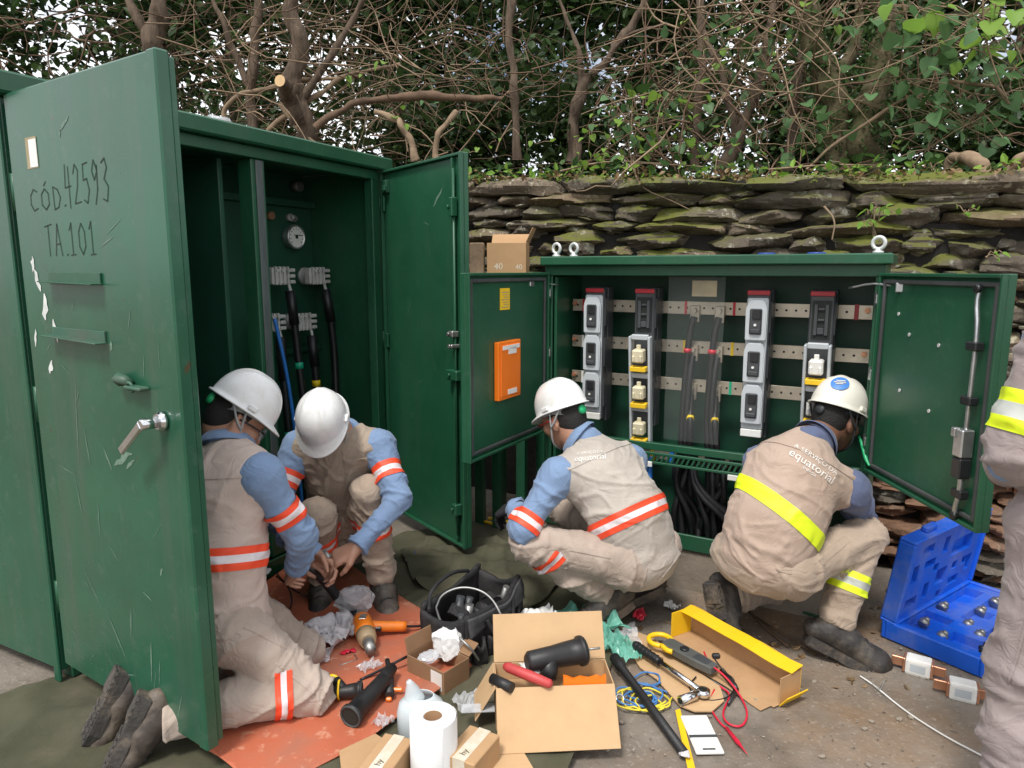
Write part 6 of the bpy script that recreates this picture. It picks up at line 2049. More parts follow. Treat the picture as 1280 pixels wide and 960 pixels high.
# olive groundsheet
tp = [on(*q)[:2] for q in ((-260, 1150), (-80, 915), (30, 872), (115, 852), (300, 800), (510, 668), (600, 655), (700, 690), (790, 770), (700, 900), (640, 1150))]
bm = sheet(tp, .022, lambda X, Y: .010 + ridged(X, Y, 2.2, 31, (0, 1)) ** 2 * .030 + ridged(X, Y, 4.5, 37, (1, 0)) ** 2 * .014 + fbm(np.stack([X, Y, 0 * X], -1) * 6, 2, 3) * .004)
solo('groundsheet', bm, 'olive_canvas', 'crumpled dark olive canvas groundsheet under the clutter', 'tarp', smooth=True)
# a thick fold of the same cloth, bunched up by the middle worker
bm = sheet([on(*q)[:2] for q in ((520, 740), (500, 700), (560, 668), (640, 690), (700, 740), (640, 790))], .012, lambda X, Y: .030 + ridged(X, Y, 5, 51, (0, 1)) * .035 + ridged(X, Y, 9, 57, (1, 0)) * .014)
solo('canvas_fold', bm, 'olive_canvas', 'bunched olive canvas fold beside the black tool bag', 'tarp', smooth=True)
# salmon rubber mat
mp_ = [on(*q)[:2] for q in ((225, 930), (300, 765), (395, 692), (480, 745), (570, 800), (590, 850), (520, 890), (455, 945), (380, 985), (300, 985))]
bm = sheet(mp_, .02, lambda X, Y: .046 + fbm(np.stack([X, Y, 0 * X], -1) * 3, 2, 8) * .006 + ridged(X, Y, 3, 61) ** 3 * .012)
bmesh.ops.solidify(bm, geom=bm.faces[:], thickness=.004)
solo('rubber_mat', bm, 'orange_mat', 'scuffed salmon orange rubber mat under the kneeling worker', 'mat', smooth=True)
MZ = .05


def crumple(c, size, seed, amp=.35, sub=3, squash=.6, freq=9):
    """Crushed film or paper: a lump knocked into many creased facets."""
    bm = BM(); bmesh.ops.create_icosphere(bm, subdivisions=max(sub, 4), radius=1)
    V = np.array([v.co[:] for v in bm.verts])
    s = np.array(size) if hasattr(size, '__len__') else np.array([size, size, size * squash])
    rs = np.random.default_rng(seed)
    V = V * (1 + fbm(V * 1.3, 2, seed) * amp)[:, None]
    for _ in range(46):
        n = rs.normal(size=3); n /= np.linalg.norm(n); d = rs.uniform(.50, .98)
        V = V - np.maximum(V @ n - d, 0)[:, None] * n * 1.25
    V = V * (1 + (np.abs(vnoise(V * 5, seed + 3)) - .35) * amp * .22)[:, None] * s * 1.15
    for v, p in zip(bm.verts, V): v.co = Vector(p) + Vector(c)
    for f in bm.faces: f.smooth = False
    return bm


def crumpled_sheet(c, w, l, rz, seed, amp=.03, step=14, curl=0.0):
    bm = BM(); n = step
    vs = [[None] * (n + 1) for _ in range(n + 1)]
    for i in range(n + 1):
        for j in range(n + 1):
            x = (i / n - .5) * w; y = (j / n - .5) * l
            vs[i][j] = (x, y, 0)
    P = np.array(vs).reshape(-1, 3)
    q = P.copy(); q[:, 2] = np.abs(fbm(P / w * 4, 2, seed)) * amp * 2.4 + np.abs(vnoise(P / w * 9, seed + 2)) * amp * .8 + curl * ((P[:, 0] / w) ** 2 + (P[:, 1] / l) ** 2)
    q[:, :2] += np.stack([fbm(P / w * 3, 2, seed + 5), fbm(P / w * 3, 2, seed + 6)], 1) * w * .22
    V = [bm.verts.new(p) for p in q]
    for i in range(n):
        for j in range(n): bm.faces.new((V[i * (n + 1) + j], V[(i + 1) * (n + 1) + j], V[(i + 1) * (n + 1) + j + 1], V[i * (n + 1) + j + 1]))
    bmesh.ops.transform(bm, matrix=Matrix.Translation(c) @ Matrix.Rotation(rz, 4, 'Z'), verts=bm.verts)
    return bm


# heat gun
a, b = on(452, 775, .09), on(468, 828, .085)
d = (b - a).normalized(); t = Thing('heat_gun', ((a + b) / 2).xy.to_3d() + Vector((0, 0, MZ)), 'orange heat gun with tan nozzle lying on the mat', 'heat gun')
bm = BM(); tube(bm, [a - d * .02, a, a + d * .04, a + d * .10, a + d * .12], [.022, .037, .042, .041, .036], 18); bd = t.part('body', bm, 'gun_orange')
bm = BM(); tube(bm, [a + d * .118, a + d * .15, a + d * .18], [.040, .038, .030], 18); t.part('heat_shield', bm, 'gun_tan')
bm = BM(); tube(bm, [a + d * .178, a + d * .20, a + d * .24, a + d * .243, a + d * .20], [.024, .021, .021, .017, .016], 16, cap=False); t.part('nozzle', bm, 'dull_steel')
hp = on(508, 783, .075); h0 = a + d * .055
bm = BM(); tube(bm, [h0, h0.lerp(hp, .25), h0.lerp(hp, .6), hp], [.026, .022, .021, .020], 14, smooth_path=1); hd = t.part('handle', bm, 'gun_orange')
bm = BM(); box(bm, h0.lerp(hp, .35) + Vector((0, -.022, 0)), (.03, .012, .02), None, .003); t.part('trigger', bm, 'black_plastic', parent=hd)
bm = BM(); box(bm, a + d * .05 + Vector((0, 0, .040)), (.026, .04, .004), None, .001); t.part('rating_label', bm, 'zinc', parent=bd)
bm = BM(); box(bm, a - d * .008 + Vector((.0, 0, .03)), (.035, .03, .006), None, .002); t.part('air_vent', bm, 'dull_steel', parent=bd)
bm = BM(); tube(bm, [hp, hp + Vector((.05, .02, -.01)), hp + Vector((.12, .06, -.02)), hp + Vector((.2, .16, -.03))], .005, 8, smooth_path=2); t.part('power_cord', bm, 'cable_black')

bm = crumple(on(444, 750, .125), (.12, .09, .085), 5, .55, 4); solo('plastic_bag', bm, 'clear_film', 'crumpled clear plastic bag behind the heat gun', 'plastic bag')
for i, (px, py, m, lb) in enumerate(((408, 798, 'rag', 'dirty white rag heaped left of the heat gun'), (428, 785, 'rag', 'smaller white rag tucked under the clear bag'))):
    bm = crumpled_sheet(on(px, py, MZ + .005), .19, .16, i * 1.1, 11 + i, .034, 20); solo('rag', bm, m, lb, 'rag', 'rags on the mat', smooth=True)
bm = crumpled_sheet(on(436, 815, MZ), .06, .03, .3, 15, .006, 8); solo('cloth_scrap', bm, 'lead_red', 'pink striped scrap of cloth beside the white rag', 'cloth scrap', smooth=True)
for i, (px, py, sz, m, lb) in enumerate(((398, 822, .09, 'clear_film', 'torn clear plastic scrap near the kneeling knee'), (462, 835, .06, 'clear_film', 'torn clear plastic scrap below the heat gun'), (395, 790, .10, 'paper', 'white paper scrap beside the dirty rag'),
                                         (478, 905, .05, 'clear_film', 'clear plastic scrap beside the milky jug'), (585, 880, .08, 'clear_film', 'clear plastic strip left of the open carton'), (655, 790, .07, 'clear_film', 'clear plastic scrap behind the open carton flap'),
                                         (840, 760, .05, 'white_label', 'white scrap on the dirt near the yellow carton'), (775, 795, .12, 'clear_film', 'clear plastic film on the dirt beside the teal bag'), (800, 772, .05, 'tape_red', 'red scrap of tape on the dirt behind the wrench'))):
    solo('plastic_scrap', crumpled_sheet(on(px, py, MZ if px < 600 else .012), sz * 1.3, sz, i * .9, 80 + i, .018, 10), m, lb, 'scrap', 'scraps among the tools')
# cables being jointed
bm = BM(); p = [on(270, 735, .22), on(305, 758, .13), on(345, 784, .08), on(378, 806, .075)]
tube(bm, p, .021, 12, smooth_path=2); t = Thing('joint_cable', p[1].xy.to_3d(), 'thick black cable with taped end beside the kneeling knee', 'cable'); t.part('sheath', bm, 'cable_black')
bm = BM(); q0 = on(362, 795, .077); q1 = on(366, 798, .077); d = (q1 - q0).normalized(); cyl(bm, q0, q0 + d * .008, .0235, 14); t.part('tape_ring', bm, 'white_label'); bm = BM(); cyl(bm, q0 + d * .014, q0 + d * .022, .0235, 14); t.part('tape_ring', bm, 'white_label')
bm = crumple(on(392, 812, .075), (.075, .035, .03), 8, .5, 3); bmesh.ops.rotate(bm, cent=on(392, 812, .075), matrix=Matrix.Rotation(R(-40), 3, 'Z'), verts=bm.verts); t.part('plastic_wrap', bm, 'clear_film', True)
bm = BM(); p = [(-.93, 2.86, .30), on(385, 706, .35), on(408, 728, .22), on(430, 758, .09), on(446, 770, .075)]
tube(bm, p, .020, 12, smooth_path=2); t = Thing('joint_cable', Vector((p[2].x, p[2].y, 0)), 'black cable end held between the two workers hands', 'cable'); t.part('sheath', bm, 'cable_black')
bm = BM(); tube(bm, [on(405, 690, .39), on(412, 698, .37)], .011, 10); t.part('bare_end', bm, 'dull_steel')
bm = BM(); tube(bm, [on(345, 716, .3), on(362, 735, .12), on(366, 755, MZ), on(355, 775, MZ), on(350, 778, MZ)], .0035, 6, smooth_path=2); tube(bm, [on(345, 720, .25), on(372, 742, MZ + .01), on(405, 752, MZ + .01)], .0035, 6, smooth_path=2); solo('thin_wire', bm, 'cable_black', 'thin black wire curling on the mat below the hands', 'wire')
bm = BM(); box(bm, on(327, 714, .30), (.07, .045, .012), T(), .006); solo('paper_pad', bm, 'paper', 'small white pad by the kneeling worker hand', 'paper')


def elbow(name, label, main, branch, r, m='black_rubber', base=None, extra=None):
    """Rubber cable T-body: flared sleeve with a side arm."""
    a, b = main
    d = (b - a).normalized(); L_ = (b - a).length
    t = Thing(name, ((a + b) / 2).xy.to_3d(), label, 'connector', 'black rubber cable connectors')
    bm = BM(); tube(bm, [a, a + d * .012, a + d * .014, a + d * L_ * .3, a + d * L_ * .55, a + d * L_ * .95, b], [r * 1.18, r * 1.18, r, r * .95, r * .85, r * .8, r * .55], 18)
    t.part('sleeve', bm, m)
    bm = BM(); u, w = frame_of(d); bmesh.ops.create_circle(bm, cap_ends=True, radius=r * .8, segments=18, matrix=Matrix.Translation(a - d * .001) @ d.to_track_quat('Z', 'Y').to_matrix().to_4x4()); t.part('bore_shade', bm, 'recess_shade')  # flat black disc paints the shade inside the sleeve mouth
    bm = BM(); torus(bm, a, d, r * 1.05, r * .12, 20, 6); t.part('lip', bm, 'gasket')
    c0 = a + d * L_ * .6
    bm = BM(); tube(bm, [c0, c0.lerp(branch, .6), branch], [r * .8, r * .72, r * .6], 14); t.part('side_arm', bm, m)
    return t


elbow('cable_elbow', 'black rubber elbow on the mat with its open mouth towards us', (on(438, 896, .085), on(482, 848, .10)), on(490, 835, .09), .034)
e2 = elbow('cable_elbow', 'short black connector tied with a yellow cord on the mat', (on(452, 862, .085), on(415, 866, .08)), on(420, 850, .1), .025)
bm = BM(); torus(bm, on(424, 862, .083), (1, .1, 0), .030, .004, 18, 6); torus(bm, on(418, 850, .09), (.3, 1, .4), .022, .006, 16, 6); e2.part('yellow_cord', bm, 'meter_yellow')
bm = BM(); tube(bm, [on(487, 870, .07), on(487, 838, .08)], .016, 10); tube(bm, [on(486, 838, .08), on(484, 825, .09)], .009, 10); solo('socket_tool', bm, 'black_rubber', 'small black handled tool beside the rubber elbow', 'tool')
bm = BM(); tube(bm, [on(450, 850, .06), on(475, 838, .07), on(510, 820, .09)], .005, 8, smooth_path=1); solo('thin_cable', bm, 'cable_black', 'thin dark cable behind the rubber elbow', 'cable')
bm = BM(); box(bm, on(497, 862, .07), (.035, .014, .014), None, .004); box(bm, on(486, 874, .06), (.02, .014, .014), None, .004); solo('orange_clip', bm, 'orange_plastic', 'small orange plastic clips by the rubber elbow', 'clip')
bm = BM(); tube(bm, [on(424, 832, MZ), on(447, 824, MZ), on(443, 818, MZ)], .0025, 6); solo('hex_key', bm, 'dull_steel', 'small bent hex key on the mat', 'tool')


def carton(t, c, rz, L_, W_, H_, flaps, m='cardboard', th=.004, floor=True):
    """Open carton: four walls, floor, flaps (side, length, angle from upright outward)."""
    M = Matrix.Translation(c) @ Matrix.Rotation(rz, 4, 'Z')
    def put(name, x0, x1, y0, y1, z0, z1, MM=None):
        bm = BM(); b3(bm, x0, x1, y0, y1, z0, z1, .001)
        if MM is not None: bmesh.ops.transform(bm, matrix=MM, verts=bm.verts)
        bmesh.ops.transform(bm, matrix=M, verts=bm.verts); return t.part(name, bm, m)
    put('wall', -L_ / 2, L_ / 2, -W_ / 2, -W_ / 2 + th, 0, H_); put('wall', -L_ / 2, L_ / 2, W_ / 2 - th, W_ / 2, 0, H_)
    put('wall', -L_ / 2, -L_ / 2 + th, -W_ / 2 + th, W_ / 2 - th, 0, H_); put('wall', L_ / 2 - th, L_ / 2, -W_ / 2 + th, W_ / 2 - th, 0, H_)
    put('floor', -L_ / 2 + th, L_ / 2 - th, -W_ / 2 + th, W_ / 2 - th, .001, .001 + th)
    for side, ln, ang in flaps:
        if side in 'fb':
            s = -1 if side == 'f' else 1
            MM = Matrix.Translation((0, s * W_ / 2, H_ + .001)) @ Matrix.Rotation(-s * R(ang), 4, 'X'); put('flap', -L_ / 2, L_ / 2, -th if s > 0 else 0, 0 if s > 0 else th, 0, ln, MM)
        else:
            s = -1 if side == 'l' else 1
            MM = Matrix.Translation((s * L_ / 2, 0, H_ + .001)) @ Matrix.Rotation(s * R(ang), 4, 'Y'); put('flap', -th if s > 0 else 0, 0 if s > 0 else th, -W_ / 2, W_ / 2, 0, ln, MM)
    return M


# small carton with crumpled paper
c = on(548, 850, .02); t = Thing('small_carton', c, 'small brown carton stuffed with crumpled white paper', 'carton')
M = carton(t, c, yaw(on(507, 835), on(570, 868)) + R(0), .19, .13, .095, [('b', .06, 60), ('l', .06, 12)], 'cardboard_dark')
bm = BM(); b3(bm, .03, .085, -.0662, -.0655, .02, .085); bmesh.ops.transform(bm, matrix=M @ Matrix.Rotation(0, 4, 'Z'), verts=bm.verts); t.part('shipping_label', bm, 'white_label')
bm = crumple(on(563, 806, .13), (.085, .07, .085), 17, .6, 4); solo('paper_wad', bm, 'paper', 'crumpled white paper sticking out of the small carton', 'paper')
bm = crumple(on(535, 822, .11), (.05, .04, .025), 18, .5, 3); solo('paper_wad', bm, 'clear_film', 'flattened clear film inside the small carton', 'plastic film')

# black tool bag
ORD7 = ('first', 'second', 'third', 'fourth', 'fifth', 'sixth', 'seventh')
c = on(590, 798, .02); rz = yaw(on(556, 815), on(640, 745))
t = Thing('tool_bag', c, 'open black canvas tool bag with grey trim on the groundsheet', 'tool bag')
M = Matrix.Translation(c) @ Matrix.Rotation(rz, 4, 'Z')


def soft_wall(p0, p1, z0, z1, th, seed, lean=0.0, n=14, m=8):
    """Padded cloth wall from p0 to p1."""
    bm = BM(); p0, p1 = Vector(p0), Vector(p1); d = (p1 - p0); nrm = Vector((-d.y, d.x, 0)).normalized()
    fr, bk = [], []
    for i in range(n + 1):
        fr.append([]); bk.append([])
        for j in range(m + 1):
            u, v = i / n, j / m
            p = p0 + d * u + Vector((0, 0, z0 + (z1 - z0) * v)); w = float(fbm(np.array([[u * 3 + seed, v * 2, seed * .7]]), 2, seed)[0])
            sag = -abs(w) * .02 * v
            p += nrm * (w * .018 + math.sin(math.pi * u) * .012 + lean * v) + Vector((0, 0, sag - .03 * math.sin(math.pi * u) * v))
            fr[i].append(bm.verts.new(p - nrm * th / 2)); bk[i].append(bm.verts.new(p + nrm * th / 2))
    for g, fl in ((fr, False), (bk, True)):
        for i in range(n):
            for j in range(m):
                q = (g[i][j], g[i + 1][j], g[i + 1][j + 1], g[i][j + 1]); bm.faces.new(q[::-1] if fl else q)
    for i in range(n):
        bm.faces.new((fr[i][m], fr[i + 1][m], bk[i + 1][m], bk[i][m])); bm.faces.new((bk[i][0], bk[i + 1][0], fr[i + 1][0], fr[i][0]))
    for j in range(m):
        bm.faces.new((fr[0][j], fr[0][j + 1], bk[0][j + 1], bk[0][j])); bm.faces.new((bk[n][j], bk[n][j + 1], fr[n][j + 1], fr[n][j]))
    bmesh.ops.recalc_face_normals(bm, faces=bm.faces)
    bmesh.ops.transform(bm, matrix=M, verts=bm.verts)
    return bm


BL, BW, BH = .42, .22, .225
t.part('back_wall', soft_wall((-BL / 2, BW / 2, 0), (BL / 2, BW / 2, 0), 0, BH, .016, 2, -.02), 'bag_black', True)
t.part('front_wall', soft_wall((BL / 2, -BW / 2, 0), (-BL / 2, -BW / 2, 0), 0, BH, .016, 3, .0), 'bag_black', True)
t.part('end_wall', soft_wall((-BL / 2, -BW / 2 + .01, 0), (-BL / 2, BW / 2 - .01, 0), 0, BH * .93, .014, 4), 'bag_black', True)
t.part('end_wall', soft_wall((BL / 2, BW / 2 - .01, 0), (BL / 2, -BW / 2 + .01, 0), 0, BH * .93, .014, 5), 'bag_black', True)
bm = BM(); b3(bm, -BL / 2, BL / 2, -BW / 2, BW / 2, .002, .014); bmesh.ops.transform(bm, matrix=M, verts=bm.verts); t.part('base', bm, 'bag_black')
t.part('grey_trim', soft_wall((BL / 2 * .98, -BW / 2 - .012, 0), (-BL / 2 * .98, -BW / 2 - .012, 0), BH * .55, BH * .95, .010, 3), 'bag_grey', True)
for k in range(4):
    x = -BL / 2 + .05 + k * .088
    t.part('outer_pocket', soft_wall((x + .036, -BW / 2 - .028, 0), (x - .036, -BW / 2 - .028, 0), .01, BH * .5, .014, 7 + k, n=8, m=5), 'bag_black', True)
bm = BM(); tube(bm, [M @ Vector(p) for p in ((-.10, -BW / 2 - .02, .16), (-.09, -BW / 2 - .05, .10), (-.03, -BW / 2 - .06, .06), (.05, -BW / 2 - .055, .07), (.09, -BW / 2 - .03, .17))], .009, 6, smooth_path=2); t.part('carry_strap', bm, 'bag_black')
bm = BM(); tube(bm, [M @ Vector(p) for p in ((-BL / 2, .06, .20), (-.12, BW / 2 + .01, .23), (.05, BW / 2 + .02, .24), (.15, BW / 2, .21))], .008, 6, smooth_path=2); t.part('zip_flap', bm, 'bag_black')
for k in range(7):
    bm = crumple(M @ Vector((-.15 + .05 * k, random.uniform(-.04, .04), .085 + .02 * (k % 3))), (.05, .055, .05), 60 + k, .4); t.part('stuffing', bm, 'bag_black' if k % 3 else 'bag_grey')
for k in range(7):
    p = M @ Vector((random.uniform(-.16, .16), random.uniform(-.07, .07), .03)); q = p + Vector((random.uniform(-.04, .04), random.uniform(-.03, .03), random.uniform(.12, .19)))
    bm = BM(); tube(bm, [p, q], random.uniform(.008, .018), 10); solo('hand_tool', bm, random.choice(('black_plastic', 'dull_steel', 'dark_grey_plastic')), '%s tool handle standing inside the black tool bag' % ORD7[k], 'tool', 'tools in the black bag')
bm = BM(); tube(bm, [on(545, 760, .19), on(552, 742, .24), on(580, 732, .27), on(612, 742, .25), on(630, 775, .17), on(634, 800, .08)], .0048, 8, smooth_path=3); tube(bm, [on(545, 760, .19), on(552, 782, .17), on(585, 805, .17), on(598, 825, .08)], .0048, 8, smooth_path=2); solo('grey_cord', bm, 'dull_steel', 'grey looped cord hanging over the black tool bag', 'cord')
bm = BM()
for (px, py) in ((628, 765), (640, 768), (645, 762)): box(bm, on(px, py, .10), (.02, .015, .04), None, .004)
solo('orange_grip', bm, 'orange_plastic', 'orange and yellow tool grips at the bag corner', 'tool')

# milky jug
c = on(527, 918, .02); t = Thing('plastic_jug', c, 'milky translucent plastic jug behind the paper roll', 'jug')
bm = BM(); lathe(bm, [(.060, 0), (.066, .008), (.068, .08), (.060, .115), (.040, .135), (.036, .14), (.034, .138), (.056, .112), (.064, .08), (.062, .012), (.001, .010)], 28, Matrix.Translation(c) @ Matrix.Diagonal((1.15, .85, 1, 1)), cap=False); t.part('body', bm, 'milky_plastic', True)
bm = BM(); pa = c + Vector((-.02, 0, .12)); tube(bm, [pa, pa + Vector((-.005, .0, .03)), pa + Vector((-.012, -.01, .065)), pa + Vector((-.016, -.012, .075))], [.036, .026, .012, .008], 14, smooth_path=1); t.part('spout', bm, 'milky_plastic', True)
# paper roll
tpx = on(541, 893, .225); c = Vector((tpx.x, tpx.y, .012)); t = Thing('paper_roll', c, 'upright white paper towel roll at the bottom of the picture', 'paper roll')
bm = BM(); lathe(bm, [(.066, 0), (.068, .004), (.068, .209), (.066, .213), (.030, .213), (.027, .205), (.027, .01)], 40, Matrix.Translation(c), cap=False); t.part('paper', bm, 'tissue')
bm = BM(); lathe(bm, [(.0265, .20), (.0265, .0), (.023, .0), (.023, .208), (.0265, .208)], 30, Matrix.Translation(c), cap=False); t.part('core', bm, 'cardboard_dark')
bm = BM(); sheetpts = [(c.x + .0705 * math.cos(a), c.y + .0705 * math.sin(a)) for a in np.linspace(R(-60), R(40), 9)]
for i in range(8):
    vs = [bm.verts.new((*sheetpts[i], .02)), bm.verts.new((*sheetpts[i + 1], .02)), bm.verts.new((*sheetpts[i + 1], .222)), bm.verts.new((*sheetpts[i], .222))]; bm.faces.new(vs)
bmesh.ops.remove_doubles(bm, verts=bm.verts, dist=1e-4); t.part('loose_sheet', bm, 'tissue', True)


def taped_carton(label, c, rz, L_, W_, H_, txt):
    t = Thing('taped_carton', c, label, 'carton', 'small sealed cartons at the front'); M = Matrix.Translation(c) @ Matrix.Rotation(rz, 4, 'Z')
    bm = BM(); b3(bm, -L_ / 2, L_ / 2, -W_ / 2, W_ / 2, 0, H_, .003); bmesh.ops.transform(bm, matrix=M, verts=bm.verts); t.part('box', bm, 'cardboard')
    bm = BM(); b3(bm, -L_ * .5 - .0008, L_ * .5 + .0008, -W_ * .19, W_ * .19, H_ * .55, H_ + .0008); bmesh.ops.transform(bm, matrix=M, verts=bm.verts); t.part('packing_tape', bm, 'packing_tape')
    bm = BM(); b3(bm, -L_ / 2 - .0015, -L_ / 2 - .0009, -W_ * .3, W_ * .3, .01, H_ * .5); bmesh.ops.transform(bm, matrix=M, verts=bm.verts); t.part('label', bm, 'white_label')
    bm = text_bm(txt, .028, 0, 'CENTER'); bmesh.ops.transform(bm, matrix=M @ Matrix.Translation((-L_ * .28, -.008, H_ + .0016)) @ Matrix.Rotation(R(0), 4, 'Z'), verts=bm.verts); t.part('print', bm, 'label_print')


cc = on(590, 930, .125); taped_carton('small sealed brown carton right of the paper roll', Vector((cc.x, cc.y, .010)), R(62), .15, .105, .115, 'hy')
cc = on(484, 938, .115); taped_carton('small sealed brown carton left of the paper roll', Vector((cc.x, cc.y - .01, .010)), R(72), .16, .095, .105, 'hy')
bm = BM(); prism(bm, [tuple(on(px, py)[:2]) for px, py in ((425, 962), (470, 940), (500, 960), (470, 1010), (430, 1010))], .060, .064); solo('cardboard_sheet', bm, 'cardboard', 'flat cardboard sheet lying under the left sealed carton', 'cardboard')
bm = BM(); prism(bm, [tuple(on(px, py)[:2]) for px, py in ((600, 958), (650, 948), (680, 1000), (600, 1010))], .040, .044); solo('cardboard_sheet', bm, 'cardboard_pale', 'flat cardboard sheet right of the sealed cartons', 'cardboard')

# large open carton
m0, m1 = on(620, 861, .19), on(768, 855, .19)
c = (m0 + m1) / 2; rz = yaw(m0, m1); L_ = (m1 - m0).length
nrm = Vector((-math.sin(rz), math.cos(rz), 0)); W_ = .15
c = Vector((c.x, c.y, .012)) + nrm * W_ / 2
t = Thing('open_carton', c, 'large open brown carton with flaps folded out and rubber parts on top', 'carton')
M = carton(t, c, rz, L_, W_, .178, [('f', .185, 143), ('b', .155, 30), ('l', .13, 150)], 'cardboard_pale')
bm = BM(); b3(bm, -L_ / 2 + .006, L_ / 2 - .006, -W_ / 2 + .006, W_ / 2 - .006, .115, .119); bmesh.ops.transform(bm, matrix=M, verts=bm.verts); t.part('inner_tray', bm, 'cardboard')
bm = BM(); x0 = M @ Vector((-L_ / 2 - .004, -W_ / 2 + .02, .178)); b3(bm, -L_ / 2 - .11, -L_ / 2 - .004, -W_ / 2 - .003, -W_ / 2 + .04, .10, .103, 0); bmesh.ops.transform(bm, matrix=M @ Matrix.Translation((0, 0, 0)), verts=bm.verts); t.part('torn_tape', bm, 'clear_film')
elbow('cable_elbow', 'black rubber T connector lying in the large open carton', (on(728, 813, .235), on(658, 828, .235)), on(686, 850, .18), .042)
bm = BM(); tube(bm, [on(725, 813, .235), on(750, 810, .25)], .004, 6); solo('metal_pin', bm, 'dull_steel', 'thin metal pin sticking out of the rubber T connector', 'pin')
bm = BM(); a, b = on(630, 832, .225), on(690, 856, .205); tube(bm, [a, a.lerp(b, .1), a.lerp(b, .55), a.lerp(b, .95), b], [.010, .017, .018, .015, .008], 10); solo('red_handle_tool', bm, 'red_handle', 'dull red tool handle across the large open carton', 'tool')
bm = BM(); a, b = on(615, 848, .20), on(640, 860, .20); tube(bm, [a, b], .017, 14); solo('rubber_tube', bm, 'black_rubber', 'short black rubber tube at the left of the open carton', 'tube')
bm = BM(); a, b = on(704, 852, .195), on(757, 850, .195); M2 = Matrix.Translation((a + b) / 2) @ Matrix.Rotation(yaw(a, b), 4, 'Z'); L2 = (b - a).length
prism(bm, [(-L2 / 2, -.016), (L2 / 2, -.016), (L2 / 2, .018), (L2 * .42, .010), (L2 * .3, .016), (L2 * .1, .009), (-L2 * .1, .015), (-L2 * .25, .008), (-L2 * .4, .017), (-L2 / 2, .020)], -.008, .008, Matrix.Rotation(R(80), 4, 'X'))
bmesh.ops.transform(bm, matrix=M2, verts=bm.verts); solo('orange_holder', bm, 'orange_plastic', 'orange plastic holder lying on the carton front edge', 'holder')
bm = crumpled_sheet(on(665, 838, .20), .06, .06, .4, 41, .012, 8); solo('instruction_leaflet', bm, 'paper', 'white leaflet tucked behind the red handle', 'paper', smooth=True)
# teal bag
bm = crumpled_sheet(on(730, 785, .03), .32, .22, .2, 23, .035, 26); solo('plastic_bag', bm, 'teal_film', 'crumpled teal green plastic bag behind the open carton', 'plastic bag')
bm = crumpled_sheet(on(776, 812, .02), .13, .18, .6, 24, .03, 18); solo('plastic_bag', bm, 'teal_film', 'corner of teal plastic at the right of the open carton', 'plastic bag')
bm = crumpled_sheet(on(672, 772, .06), .14, .1, .5, 29, .025, 10); solo('paper_sheet', bm, 'paper', 'white paper showing behind the open carton', 'paper', smooth=True)
# packet
c = on(522, 697, .04); t = Thing('packet', c, 'small blue and white packet on the groundsheet behind the bag', 'packet'); M = Matrix.Translation(c) @ Matrix.Rotation(R(14), 4, 'Z')
bm = BM(); b3(bm, -.065, .065, -.04, .04, 0, .018, .004); bmesh.ops.transform(bm, matrix=M, verts=bm.verts); t.part('box', bm, 'white_label')
bm = BM(); b3(bm, -.060, .055, -.028, .036, .0182, .0188); bmesh.ops.transform(bm, matrix=M, verts=bm.verts); t.part('print', bm, 'print_blue')
# wires
for i, (m, lb, n) in enumerate((('wire_yellow', 'tangled yellow wires between the open carton and the black bar', 4), ('wire_blue', 'tangled blue wires between the open carton and the black bar', 4))):
    bm = BM()
    for k in range(n):
        c = on(random.uniform(785, 812), random.uniform(850, 890), 0); r = random.uniform(.04, .09); a0 = random.uniform(0, 6)
        pts = [c + Vector((math.cos(a0 + a) * r * random.uniform(.7, 1.3), math.sin(a0 + a) * r * .8 * random.uniform(.7, 1.3), .012 + .012 * random.random())) for a in np.linspace(0, random.uniform(4, 9), 12)]
        tube(bm, pts, .0032, 6, smooth_path=2)
    o = solo('wire_tangle', bm, m, lb, 'wire', 'wire tangles')
bm = BM(); torus(bm, on(775, 873, .02), (.2, -.6, .8), .014, .004, 14, 6); solo('ring_lug', bm, 'zinc', 'small metal ring lug in the wire tangle', 'lug')
# black bar
a, b = on(768, 822, .045), on(856, 942, .02)
t = Thing('black_bar', ((a + b) / 2).xy.to_3d(), 'long black bar lying right of the open carton', 'bar'); bm = BM(); tube(bm, [a, a.lerp(b, .12), a.lerp(b, .14), a.lerp(b, .5), b], [.020, .020, .015, .0155, .015], 12); t.part('shaft', bm, 'black_rubber')
bm = crumple(b, .022, 33, .5, 2); t.part('string_knot', bm, 'rag', True)
bm = BM(); prism(bm, [tuple(on(px, py)[:2]) for px, py in ((844, 890), (850, 888), (872, 975), (862, 975))], .004, .007); solo('yellow_strip', bm, 'yellow_card', 'narrow yellow strip under the end of the black bar', 'strip')
bm = BM(); q = [(778, 806), (792, 792), (815, 800), (860, 835), (900, 862), (905, 880), (890, 893), (868, 893), (850, 886), (820, 852), (800, 838)]
prism(bm, [tuple(on(px, py)[:2]) for px, py in q], .008, .013); solo('cardboard_cutout', bm, 'cardboard_pale', 'flat cardboard cutout with rounded end under the wrench', 'cardboard')
